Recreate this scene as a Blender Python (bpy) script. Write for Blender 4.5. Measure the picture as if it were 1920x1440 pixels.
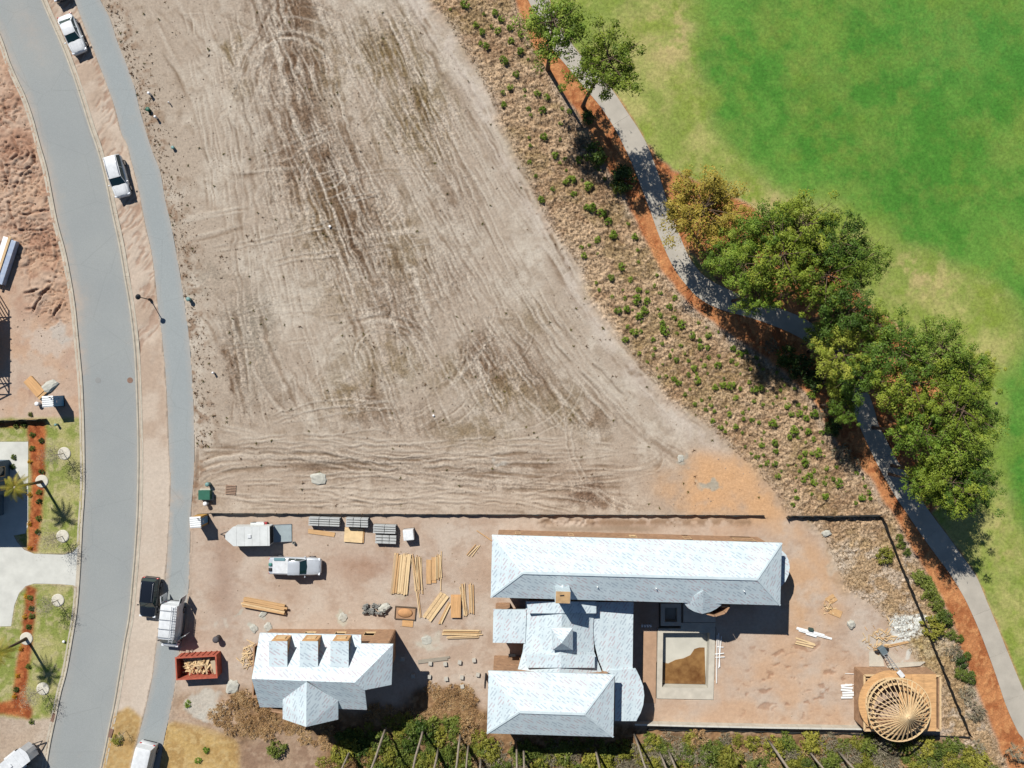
import bpy, bmesh, math, random
import numpy as np
from mathutils import Vector, Matrix, Euler

# ------------------------------------------------------------------ scene
for o in list(bpy.data.objects):
    bpy.data.objects.remove(o, do_unlink=True)
SC = bpy.context.scene
COL = SC.collection
H = 90.0            # camera height in metres
F = 1530.0          # focal length in photo pixels (1920 wide)

# ------------------------------------------------------------------ camera
cam = bpy.data.cameras.new('camera')
cam.sensor_width = 36.0
cam.lens = 36.0 * F / 1920.0
cam.clip_end = 3000
camo = bpy.data.objects.new('camera', cam)
camo.location = (0, 0, H)
COL.objects.link(camo)
SC.camera = camo

# ------------------------------------------------------------------ world and sun
SUNV = Vector((-0.476, 0.80, 1.0)).normalized()
ELEV = math.asin(SUNV.z)
AZ = math.atan2(SUNV.x, SUNV.y)          # clockwise from +Y
W = bpy.data.worlds.new('World')
SC.world = W
W.use_nodes = True
wn = W.node_tree.nodes
wl = W.node_tree.links
sky = wn.new('ShaderNodeTexSky')
sky.sky_type = 'NISHITA'
sky.sun_disc = False
sky.sun_elevation = ELEV
sky.sun_rotation = AZ
sky.altitude = 0
sky.air_density = 1.0
sky.dust_density = 0.0
sky.ozone_density = 4.0
bg = wn['Background']
bg.inputs[1].default_value = 0.05
wl.new(sky.outputs[0], bg.inputs[0])
sd = bpy.data.lights.new('sun', 'SUN')
sd.energy = 5.0
sd.angle = math.radians(0.5)
sd.color = (1.0, 0.955, 0.89)
so = bpy.data.objects.new('sun', sd)
so.rotation_euler = SUNV.to_track_quat('Z', 'Y').to_euler()
so.location = SUNV * 150
COL.objects.link(so)
SC.view_settings.view_transform = 'Standard'
SC.view_settings.look = 'None'
SC.view_settings.exposure = 0.55
SC.view_settings.gamma = 1.0
SC.view_settings.use_curve_mapping = False
SC.render.engine = 'CYCLES'

# ------------------------------------------------------------------ helpers
rnd = random.Random(7)
RNG = np.random.RandomState(11)
KALB = np.array([0.575, 0.58, 0.565])     # photo colour -> albedo

def lin(c):
    c = np.asarray(c, float) / 255.0
    return np.where(c <= 0.04045, c / 12.92, ((c + 0.055) / 1.055) ** 2.4)

def C(r, g, b):
    return lin((r, g, b)) * KALB

def C4(r, g, b):
    a = C(r, g, b)
    return (float(a[0]), float(a[1]), float(a[2]), 1.0)

def P(px, py, z=0.0):
    k = (H - z) / F
    return Vector(((px - 960) * k, (720 - py) * k, z))

def tag(o, label=None, cat=None, group=None, kind=None):
    if label: o['label'] = label
    if cat: o['category'] = cat
    if group: o['group'] = group
    if kind: o['kind'] = kind
    return o

ORG = {}
def thing(name, label, cat, loc=(0, 0, 0), rz=0.0, group=None):
    o = bpy.data.objects.new(name, None)
    o.empty_display_size = 0.3
    o.location = loc
    o.rotation_euler = (0, 0, rz)
    COL.objects.link(o)
    ORG[o.name] = Vector(loc)
    return tag(o, label, cat, group)

class MB:
    """collects faces, builds ONE mesh object"""
    def __init__(s):
        s.v = []; s.f = []; s.uv = {}
    def add(s, vs, fs):
        b = len(s.v)
        s.v += [tuple(v) for v in vs]
        s.f += [tuple(i + b for i in f) for f in fs]
        return s
    def poly(s, pts, uv=None):
        if uv is not None: s.uv[len(s.f)] = uv
        return s.add(pts, [tuple(range(len(pts)))])
    def box(s, c, d, rz=0.0, tilt=None):
        m = Matrix.Rotation(rz, 3, 'Z')
        if tilt is not None: m = tilt
        c = Vector(c)
        vs = [c + m @ Vector((x * d[0] / 2, y * d[1] / 2, z * d[2] / 2)) for z in (-1, 1) for y in (-1, 1) for x in (-1, 1)]
        return s.add(vs, [(0, 2, 3, 1), (4, 5, 7, 6), (0, 1, 5, 4), (2, 6, 7, 3), (0, 4, 6, 2), (1, 3, 7, 5)])
    def bevbox(s, c, d, b=0.03, rz=0.0):
        bm = bmesh.new()
        bmesh.ops.create_cube(bm, size=1)
        for v in bm.verts: v.co = Vector((v.co.x * d[0], v.co.y * d[1], v.co.z * d[2]))
        bmesh.ops.bevel(bm, geom=bm.edges[:], offset=b, segments=2, affect='EDGES', profile=0.6)
        return s.frombm(bm, Matrix.Translation(c) @ Matrix.Rotation(rz, 4, 'Z'))
    def frombm(s, bm, mat=None):
        bm.verts.index_update()
        vs = [(mat @ v.co) if mat else v.co.copy() for v in bm.verts]
        fs = [[v.index for v in f.verts] for f in bm.faces]
        bm.free()
        return s.add(vs, fs)
    def bar(s, a, b, w, h, up=(0, 0, 1)):
        a = Vector(a); b = Vector(b)
        d = (b - a)
        L = d.length
        if L < 1e-6: return s
        x = d / L
        y = Vector(up).cross(x)
        if y.length < 1e-4: y = Vector((0, 1, 0)).cross(x)
        y.normalize(); z = x.cross(y)
        m = Matrix((x, y, z)).transposed()
        return s.box((a + b) / 2, (L, w, h), tilt=m)
    def tube(s, pts, rs, n=8, cap=True):
        pts = [Vector(p) for p in pts]
        if not hasattr(rs, '__len__'): rs = [rs] * len(pts)
        b = len(s.v)
        ref = None
        for i, p in enumerate(pts):
            d = (pts[min(i + 1, len(pts) - 1)] - pts[max(i - 1, 0)]).normalized()
            if ref is None:
                ref = Vector((1, 0, 0)) if abs(d.x) < 0.8 else Vector((0, 1, 0))
            y = d.cross(ref).normalized(); x = y.cross(d).normalized(); ref = x
            for k in range(n):
                a = 2 * math.pi * k / n
                s.v.append(tuple(p + (x * math.cos(a) + y * math.sin(a)) * rs[i]))
        for i in range(len(pts) - 1):
            for k in range(n):
                k2 = (k + 1) % n
                s.f.append((b + i * n + k, b + i * n + k2, b + (i + 1) * n + k2, b + (i + 1) * n + k))
        if cap:
            s.f.append(tuple(b + k for k in range(n))[::-1])
            s.f.append(tuple(b + (len(pts) - 1) * n + k for k in range(n)))
        return s
    def prism(s, poly, z0, z1):
        n = len(poly)
        ar = sum(poly[i][0] * poly[(i + 1) % n][1] - poly[(i + 1) % n][0] * poly[i][1] for i in range(n))
        if ar < 0: poly = list(poly)[::-1]
        vs = [(p[0], p[1], z0) for p in poly] + [(p[0], p[1], z1) for p in poly]
        fs = [tuple(range(n))[::-1], tuple(range(n, 2 * n))]
        fs += [(i, (i + 1) % n, n + (i + 1) % n, n + i) for i in range(n)]
        return s.add(vs, fs)
    def lathe(s, c, prof, n=16):
        b = len(s.v)
        for (r, z) in prof:
            for k in range(n):
                a = 2 * math.pi * k / n
                s.v.append((c[0] + r * math.cos(a), c[1] + r * math.sin(a), c[2] + z))
        for i in range(len(prof) - 1):
            for k in range(n):
                k2 = (k + 1) % n
                s.f.append((b + i * n + k, b + i * n + k2, b + (i + 1) * n + k2, b + (i + 1) * n + k))
        s.f.append(tuple(b + k for k in range(n))[::-1])
        s.f.append(tuple(b + (len(prof) - 1) * n + k for k in range(n)))
        return s
    def mesh(s, name, mat, smooth=False, off=None):
        me = bpy.data.meshes.new(name)
        v = s.v
        if off is not None and off.length > 0:
            v = [(a[0] - off[0], a[1] - off[1], a[2] - off[2]) for a in v]
        me.from_pydata(v, [], s.f)
        if s.uv:
            ul = me.uv_layers.new(name='UVMap')
            for fi, uvs in s.uv.items():
                p = me.polygons[fi]
                for k, li in enumerate(p.loop_indices):
                    ul.data[li].uv = uvs[k]
        if mat is not None:
            for m in (mat if isinstance(mat, (list, tuple)) else [mat]): me.materials.append(m)
        if smooth:
            me.polygons.foreach_set('use_smooth', [True] * len(me.polygons))
        me.update()
        return me
    def build(s, name, mat, parent=None, smooth=False, world=True):
        """world=True: vertices are world coordinates, shifted to the parent's origin"""
        off = None
        if parent is not None and world:
            off = ORG.get(parent.name, Vector((0, 0, 0)))
        me = s.mesh(name, mat, smooth, off)
        o = bpy.data.objects.new(name, me)
        COL.objects.link(o)
        if parent is not None:
            o.parent = parent
            ORG[o.name] = ORG.get(parent.name, Vector((0, 0, 0))) if world else Vector((0, 0, 0))
        return o

def put(name, me, parent=None, loc=(0, 0, 0), rz=0.0, sc=1.0):
    o = bpy.data.objects.new(name, me)
    o.location = loc; o.rotation_euler = (0, 0, rz)
    o.scale = sc if hasattr(sc, '__len__') else (sc, sc, sc)
    COL.objects.link(o)
    if parent is not None: o.parent = parent
    return o

def copy_tree(o, parent=None):
    c = o.copy()
    COL.objects.link(c)
    c.parent = parent
    for ch in list(o.children): copy_tree(ch, c)
    return c

# ------------------------------------------------------------------ materials
MATS = {}
def nodes_of(m):
    return m.node_tree.nodes, m.node_tree.links

def mat(name, col, rough=0.7, metal=0.0, spec=0.35, var=0.0, vscale=3.0, bump=0.0, bscale=20.0, col2=None, detail=4.0, wave=None, trans=None, coat=0.0):
    """procedural principled material: colour noise, fine relief"""
    if name in MATS: return MATS[name]
    m = bpy.data.materials.new(name)
    m.use_nodes = True
    n, l = nodes_of(m)
    b = n['Principled BSDF']
    b.inputs['Roughness'].default_value = rough
    b.inputs['Metallic'].default_value = metal
    b.inputs['Specular IOR Level'].default_value = spec
    if coat: b.inputs['Coat Weight'].default_value = coat
    b.inputs['Base Color'].default_value = col
    tc = n.new('ShaderNodeTexCoord')
    src = tc.outputs['Object']
    if wave:                       # stretched grain (sx,sy,sz)
        mp = n.new('ShaderNodeMapping'); mp.inputs['Scale'].default_value = wave
        l.new(src, mp.inputs[0]); src = mp.outputs[0]
    if var > 0 or col2:
        nz = n.new('ShaderNodeTexNoise'); nz.inputs['Scale'].default_value = vscale; nz.inputs['Detail'].default_value = detail
        nz.inputs['Roughness'].default_value = 0.62
        l.new(src, nz.inputs['Vector'])
        rmp = n.new('ShaderNodeValToRGB')
        rmp.color_ramp.elements[0].position = 0.3; rmp.color_ramp.elements[1].position = 0.7
        c2 = col2 if col2 else tuple(max(0, c * (1 - var)) for c in col[:3]) + (1,)
        c1 = col if col2 else tuple(min(1, c * (1 + var * 0.5)) for c in col[:3]) + (1,)
        rmp.color_ramp.elements[0].color = c2; rmp.color_ramp.elements[1].color = c1
        l.new(nz.outputs[0], rmp.inputs[0]); l.new(rmp.outputs[0], b.inputs['Base Color'])
    if bump > 0:
        nb = n.new('ShaderNodeTexNoise'); nb.inputs['Scale'].default_value = bscale; nb.inputs['Detail'].default_value = 3
        l.new(src, nb.inputs['Vector'])
        bp = n.new('ShaderNodeBump'); bp.inputs['Strength'].default_value = 0.6; bp.inputs['Distance'].default_value = bump
        l.new(nb.outputs[0], bp.inputs['Height']); l.new(bp.outputs[0], b.inputs['Normal'])
    MATS[name] = m
    return m

def leafmat(name, c1, c2, c3, scale=0.9, transl=0.25, rough=0.6):
    """foliage: colour varies per clump and per object; a little light passes through"""
    if name in MATS: return MATS[name]
    m = bpy.data.materials.new(name); m.use_nodes = True
    n, l = nodes_of(m)
    b = n['Principled BSDF']; out = n['Material Output']
    tc = n.new('ShaderNodeTexCoord'); oi = n.new('ShaderNodeObjectInfo')
    nz = n.new('ShaderNodeTexNoise'); nz.inputs['Scale'].default_value = scale; nz.inputs['Detail'].default_value = 5; nz.inputs['Roughness'].default_value = 0.75
    l.new(tc.outputs['Object'], nz.inputs['Vector'])
    ad = n.new('ShaderNodeMath'); ad.operation = 'MULTIPLY_ADD'; ad.inputs[1].default_value = 0.22; ad.inputs[2].default_value = -0.11
    l.new(oi.outputs['Random'], ad.inputs[0])
    a2 = n.new('ShaderNodeMath'); a2.operation = 'ADD'
    l.new(nz.outputs[0], a2.inputs[0]); l.new(ad.outputs[0], a2.inputs[1])
    r = n.new('ShaderNodeValToRGB')
    r.color_ramp.elements[0].position = 0.3; r.color_ramp.elements[0].color = c1
    r.color_ramp.elements[1].position = 0.72; r.color_ramp.elements[1].color = c3
    e = r.color_ramp.elements.new(0.5); e.color = c2
    l.new(a2.outputs[0], r.inputs[0]); l.new(r.outputs[0], b.inputs['Base Color'])
    b.inputs['Roughness'].default_value = rough
    b.inputs['Specular IOR Level'].default_value = 0.25
    if transl > 0:
        t = n.new('ShaderNodeBsdfTranslucent'); l.new(r.outputs[0], t.inputs[0])
        mx = n.new('ShaderNodeMixShader'); mx.inputs[0].default_value = transl
        l.new(b.outputs[0], mx.inputs[1]); l.new(t.outputs[0], mx.inputs[2]); l.new(mx.outputs[0], out.inputs['Surface'])
    MATS[name] = m
    return m
# ================================================================== GROUND
STEP = 2.0
gx = np.arange(-60, 1981, STEP).astype(np.float32); gy = np.arange(-60, 1501, STEP).astype(np.float32)
NX, NY = len(gx), len(gy)
X, Y = np.meshgrid(gx, gy)

LAT = {}
def vn(x, y, seed):
    """smooth value noise 0..1"""
    if seed not in LAT: LAT[seed] = np.random.RandomState(seed).rand(256, 256).astype(np.float32)
    r = LAT[seed]
    xi = np.floor(x).astype(np.int32); yi = np.floor(y).astype(np.int32)
    fx = x - xi; fy = y - yi
    fx = fx * fx * (3 - 2 * fx); fy = fy * fy * (3 - 2 * fy)
    a = r[yi & 255, xi & 255]; b = r[yi & 255, (xi + 1) & 255]
    c = r[(yi + 1) & 255, xi & 255]; d = r[(yi + 1) & 255, (xi + 1) & 255]
    return (a * (1 - fx) + b * fx) * (1 - fy) + (c * (1 - fx) + d * fx) * fy

def fbm(x, y, seed, oct=4, rough=0.55):
    s = 0; a = 1; t = 0
    for i in range(oct):
        s = s + a * vn(x * 2 ** i + 17.3 * i, y * 2 ** i + 9.1 * i, seed + i); t += a; a *= rough
    return s / t

def sst(a, b, v):
    t = np.clip((v - a) / (b - a), 0, 1)
    return t * t * (3 - 2 * t)

def win(pts, pad):
    xs = [p[0] for p in pts]; ys = [p[1] for p in pts]
    i0 = max(0, int((min(ys) - pad + 60) / STEP)); i1 = min(NY, int((max(ys) + pad + 60) / STEP) + 2)
    j0 = max(0, int((min(xs) - pad + 60) / STEP)); j1 = min(NX, int((max(xs) + pad + 60) / STEP) + 2)
    return (slice(i0, max(i1, i0 + 2)), slice(j0, max(j1, j0 + 2)))

def inside(x, y, poly):
    m = np.zeros(x.shape, bool)
    n = len(poly)
    ra, rb = y.min(axis=1), y.max(axis=1)
    for i in range(n):
        x0, y0 = poly[i]; x1, y1 = poly[(i + 1) % n]
        if y0 == y1: continue
        lo, hi = min(y0, y1), max(y0, y1)
        rows = np.nonzero((rb >= lo) & (ra <= hi))[0]
        if len(rows) == 0: continue
        r = slice(rows[0], rows[-1] + 1)
        yy = y[r]
        m[r] ^= ((y0 > yy) != (y1 > yy)) & (x[r] < (x1 - x0) * (yy - y0) / (y1 - y0) + x0)
    return m

def blur(a, r):
    """box blur twice, r cells"""
    if r < 1: return a
    for _ in range(2):
        for ax in (0, 1):
            p = np.pad(a, [(r + 1, r) if k == ax else (0, 0) for k in (0, 1)], mode='edge')
            c = np.cumsum(p, axis=ax)
            n = 2 * r + 1
            a = (np.take(c, range(n, c.shape[ax]), axis=ax) - np.take(c, range(0, c.shape[ax] - n), axis=ax)) / n
    return a

NB1 = fbm(X / 22, Y / 22, 101, 3) - 0.5
NB2 = fbm(X / 22, Y / 22, 151, 3) - 0.5
def pmask(poly, soft=1, wob=0.0):
    w = win(poly, soft * 12 + wob + 10)
    out = np.zeros(X.shape, np.float32)
    m = inside(X[w] + NB1[w] * wob, Y[w] + NB2[w] * wob, poly).astype(np.float32)
    out[w] = blur(m, soft)
    return out

def pline(pts, x=None, y=None):
    """signed distance and running length for every grid point"""
    x = X if x is None else x; y = Y if y is None else y
    best = np.full(x.shape, 1e9); sg = np.zeros(x.shape); tt = np.zeros(x.shape)
    acc = 0
    for (x0, y0), (x1, y1) in zip(pts[:-1], pts[1:]):
        dx, dy = x1 - x0, y1 - y0
        L = math.hypot(dx, dy)
        t = np.clip(((x - x0) * dx + (y - y0) * dy) / (L * L), 0, 1)
        d = np.hypot(x - x0 - t * dx, y - y0 - t * dy)
        s = np.sign((x - x0) * dy - (y - y0) * dx)
        u = d < best
        best = np.where(u, d, best); sg = np.where(u, s, sg); tt = np.where(u, acc + t * L, tt)
        acc += L
    return best * sg, tt, acc

def smooth_line(pts, n=6):
    """Catmull-Rom"""
    out = []
    p = [pts[0]] + list(pts) + [pts[-1]]
    for i in range(1, len(p) - 2):
        for k in range(n):
            t = k / n
            q = []
            for a in (0, 1):
                p0, p1, p2, p3 = p[i - 1][a], p[i][a], p[i + 1][a], p[i + 2][a]
                q.append(0.5 * (2 * p1 + (p2 - p0) * t + (2 * p0 - 5 * p1 + 4 * p2 - p3) * t * t + (3 * p1 - p0 - 3 * p2 + p3) * t ** 3))
            out.append(tuple(q))
    out.append(tuple(pts[-1]))
    return out

# ---------------------------------------------------------------- outlines (photo pixels on the ground)
ROAD_R = [(40,-130),(60,-60),(82,0),(100,42),(122,92),(140,140),(155,185),(172,240),(185,277),(200,332),(215,405),(227,460),(237,520),(244,560),(251,610),(256,660),(259,720),(262,820),(262,895),(260,970),(255,1045),(252,1080),(245,1155),(236,1205),(226,1267),(217,1320),(207,1367),(192,1440),(160,1570)]
ROAD_L = [(-90,-130),(-45,-30),(0,72),(15,115),(30,150),(45,182),(60,225),(72,270),(85,315),(94,360),(105,417),(120,472),(130,522),(138,572),(143,622),(149,685),(152,720),(155,795),(156,845),(156,920),(152,982),(149,1045),(147,1080),(142,1142),(132,1205),(122,1260),(112,1297),(102,1345),(92,1392),(84,1440),(62,1570)]
WALK_L = [(80,-130),(112,-60),(140,0),(150,27),(175,92),(197,150),(215,200),(228,250),(238,270),(246,300),(256,337),(261,360),(272,417),(284,472),(291,522),(296,572),(302,617),(307,660),(312,720),(316,807),(318,870),(320,920),(317,982),(312,1070),(309,1095),(302,1150),(295,1200),(285,1275),(270,1342),(260,1380),(247,1440),(225,1570)]
WALK_R = [(120,-130),(160,-60),(188,0),(205,32),(220,77),(237,120),(252,162),(262,205),(275,250),(287,287),(300,320),(310,375),(320,417),(330,470),(337,510),(341,535),(348,580),(356,647),(361,720),(364,795),(364,882),(358,960),(356,1032),(355,1080),(353,1110),(344,1180),(335,1230),(327,1292),(317,1345),(308,1385),(299,1440),(275,1570)]
CART_L = [(940,-130),(965,-50),(990,0),(1012,45),(1035,90),(1065,127),(1105,175),(1127,202),(1152,240),(1170,275),(1185,307),(1200,345),(1219,395),(1237,445),(1262,500),(1287,535),(1312,560),(1350,580),(1420,600),(1490,628),(1540,662),(1575,715),(1600,770),(1615,807),(1630,840),(1647,875),(1675,925),(1700,962),(1727,1002),(1752,1037),(1780,1075),(1800,1107),(1815,1135),(1840,1192),(1865,1260),(1887,1325),(1910,1375),(1925,1400),(1990,1570)]
CART_R = [(985,-130),(1010,-50),(1030,0),(1050,45),(1074,85),(1102,118),(1145,165),(1177,212),(1197,242),(1215,275),(1227,307),(1241,345),(1252,382),(1270,430),(1292,482),(1320,517),(1360,540),(1412,562),(1475,583),(1520,605),(1578,650),(1612,700),(1635,755),(1647,795),(1662,825),(1680,860),(1707,900),(1730,940),(1752,972),(1777,1005),(1802,1040),(1830,1080),(1852,1132),(1872,1180),(1895,1237),(1915,1285),(1940,1340),(1980,1400),(2040,1570)]
MULCH_L = [(930,-130),(945,-60),(965,0),(985,50),(1002,95),(1025,132),(1055,175),(1080,205),(1102,245),(1122,290),(1145,325),(1165,352),(1185,400),(1203,440),(1225,482),(1250,520),(1275,550),(1300,577),(1345,610),(1400,645),(1450,682),(1500,725),(1535,765),(1565,822),(1592,862),(1632,895),(1657,940),(1680,975),(1700,1012),(1725,1052),(1742,1080),(1770,1132),(1790,1180),(1802,1217),(1822,1270),(1848,1330),(1865,1380),(1890,1440),(1940,1570)]
MULCH_R = [(1216,270),(1240,300),(1262,318),(1300,338),(1345,352),(1420,395),(1480,450),(1560,500),(1620,560),(1680,610),(1740,680),(1780,760),(1795,850),(1780,930),(1745,965),(1700,930),(1640,800),(1560,680),(1400,580),(1260,440)]
BANK_L = [(740,-130),(780,-60),(815,0),(850,60),(880,112),(922,190),(955,255),(985,330),(1012,385),(1042,440),(1085,500),(1118,560),(1160,622),(1200,690),(1255,745),(1310,782),(1350,822),(1415,880),(1455,925),(1475,965),(1530,985),(1560,1040),(1585,1100),(1640,1140),(1690,1200),(1740,1270),(1760,1310),(1765,1385),(1840,1570)]
road_poly = smooth_line(ROAD_L, 4) + smooth_line(ROAD_R, 4)[::-1]
walk_poly = smooth_line(WALK_L, 4) + smooth_line(WALK_R, 4)[::-1]
cart_poly = smooth_line(CART_L, 4) + smooth_line(CART_R, 4)[::-1]
mulch_poly = smooth_line(MULCH_L, 3) + smooth_line(CART_R, 4)[::-1]
bank_poly = smooth_line(BANK_L, 3) + smooth_line(MULCH_L, 3)[::-1]
golf_poly = smooth_line(CART_R, 4) + [(2200,1570),(2200,-130)]
yard_poly = [(355,968),(1480,968),(1540,1000),(1600,1100),(1700,1180),(1790,1380),(1190,1362),(905,1345),(640,1330),(450,1330),(330,1300),(345,1200),(356,1080)]
DRIVE = [(-130,829),(53,828),(53,985),(48,1000),(26,1004),(32,1016),(46,1031),(64,1038),(118,1040),(136,1036),(149,1022),(147,1100),(136,1097),(112,1095),(64,1094),(48,1099),(36,1112),(27,1135),(21,1174),(-130,1176)]
lawnA = [(-130,785),(150,783),(155,900),(148,1030),(118,1040),(60,1038),(26,1004),(-130,1004)]
lawnB = [(21,1174),(27,1135),(36,1112),(60,1094),(136,1097),(140,1120),(132,1200),(112,1290),(100,1345),(60,1350),(-130,1330),(-130,1176)]
bedA = [(52,785),(88,790),(84,860),(82,930),(76,985),(70,1035),(52,1033),(55,985),(60,900),(54,829),(52,800)]
bedB = [(48,1096),(68,1104),(64,1180),(56,1240),(48,1300),(62,1330),(58,1350),(20,1342),(-130,1335),(-130,1312),(22,1315),(30,1260),(42,1180)]
bedC = [(-130,790),(52,790),(52,801),(-130,801)]
tanA = [(310,1358),(330,1352),(400,1365),(440,1382),(452,1400),(455,1570),(285,1570),(300,1430)]
tanB = [(217,1335),(240,1325),(268,1345),(258,1382),(245,1440),(215,1570),(165,1570),(192,1440),(207,1370)]

# ---------------------------------------------------------------- soil colours
def mixc(a, b, m):
    return a * (1 - m[..., None]) + b * m[..., None]

f1 = fbm(X / 160, Y / 160, 3, 4); f2 = fbm(X / 45, Y / 45, 21, 4); f3 = fbm(X / 14, Y / 14, 41, 3); f4 = fbm(X / 6, Y / 6, 61, 2)
wx = X + NB1 * 40; wy = Y + NB2 * 40
SAND1, SAND2, SAND3 = C(207, 195, 181), C(187, 171, 155), C(154, 134, 114)
BROWN, OLIVE, GREYB = C(122, 98, 78), C(128, 108, 74), C(140, 130, 116)
ORANGE, PINK = C(216, 172, 130), C(202, 182, 166)
col = np.broadcast_to(SAND2.astype(np.float32), X.shape + (3,)).copy()
col = mixc(col, SAND1, sst(0.42, 0.68, f2 * 0.6 + f1 * 0.4))
col = mixc(col, SAND3, 0.55 * sst(0.50, 0.75, f3 * 0.6 + f2 * 0.4))
hgt = (f3 - 0.5) * 0.05 + (f4 - 0.5) * 0.03

def arc(cx, cy, r, a0, a1, n=24, sq=1.0):
    return [(cx + r * math.cos(math.radians(a0 + (a1 - a0) * i / n)), cy + sq * r * math.sin(math.radians(a0 + (a1 - a0) * i / n))) for i in range(n + 1)]

# grass / soil blotches: (cx, cy, rx, ry, angle, strength, colour)
blobs = [(540,20,75,80,0,.9,BROWN),(548,120,70,60,0,.8,BROWN),(560,215,75,110,5,.65,BROWN),(620,330,95,120,-12,.75,BROWN),(560,320,60,90,0,.6,BROWN),
 (440,95,20,40,10,.7,OLIVE),(450,165,22,30,10,.5,OLIVE),(735,110,85,60,20,.75,OLIVE),(745,50,40,40,0,.5,OLIVE),(700,90,30,60,0,.5,OLIVE),(790,190,60,50,30,.7,OLIVE),(765,240,70,70,30,.75,OLIVE),(820,260,50,60,40,.6,OLIVE),(850,360,45,70,-20,.5,BROWN),
 (610,430,60,80,-10,.65,OLIVE),(690,470,80,90,-18,.7,BROWN),(660,400,70,60,0,.55,BROWN),(760,470,60,90,-20,.45,OLIVE),(620,140,30,90,-8,.4,OLIVE),(840,520,60,60,-25,.45,BROWN),(400,520,40,30,0,.3,GREYB),
 (470,600,45,70,0,.55,GREYB),(443,690,22,85,-8,.85,BROWN),(490,680,30,60,0,.4,GREYB),(730,570,50,60,-10,.6,BROWN),(770,610,50,50,-20,.55,BROWN),(690,660,60,60,0,.35,OLIVE),(745,690,60,40,0,.55,OLIVE),(640,745,60,40,0,.6,OLIVE),(700,760,60,35,0,.5,BROWN),(850,700,50,40,0,.5,OLIVE),(920,690,45,60,-20,.9,BROWN),(950,740,60,40,-30,.65,OLIVE),(895,650,30,40,0,.5,BROWN),(1000,700,40,80,-35,.5,BROWN),(1060,770,70,40,30,.55,OLIVE),(1110,790,40,30,0,.55,BROWN),(880,810,90,30,5,.5,OLIVE),(760,790,100,30,0,.4,BROWN),(520,740,60,50,0,.25,BROWN),(1000,600,60,40,0,.35,OLIVE),(640,560,50,40,0,.4,OLIVE),
 (600,870,130,22,5,.35,BROWN),(800,880,200,24,6,.4,BROWN),(1000,870,120,18,2,.35,BROWN),(1095,925,45,26,0,.95,C(118,95,78)),(1140,945,40,12,0,.6,C(130,105,85)),(950,905,100,10,2,.3,BROWN)]
bfield = np.zeros(X.shape)
strk = vn((X - 0.22 * Y) / 4.0, Y / 70 + X / 300, 71) * 0.6 + vn((X - 0.30 * Y) / 7.5, Y / 90, 73) * 0.4
for (cx, cy, rx, ry, an, st, cc) in blobs:
    a = math.radians(an); ca, sa = math.cos(a), math.sin(a)
    w = win([(cx, cy)], max(rx, ry) * 2.2 + 25)
    u = ((wx[w] - cx) * ca + (wy[w] - cy) * sa) / rx; v = (-(wx[w] - cx) * sa + (wy[w] - cy) * ca) / ry
    g = np.exp(-(u * u + v * v) * 1.1)
    mod = sst(0.30, 0.62, 0.36 * f3[w] + 0.24 * f2[w] + 0.4 * strk[w] + 0.12 * (g - 0.5))
    col[w] = mixc(col[w], cc, np.clip(st * g * mod * 1.3, 0, 0.95))
    bfield[w] += st * g
hgt += np.clip(bfield, 0, 1.2) * (f4 - 0.5) * 0.10

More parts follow.
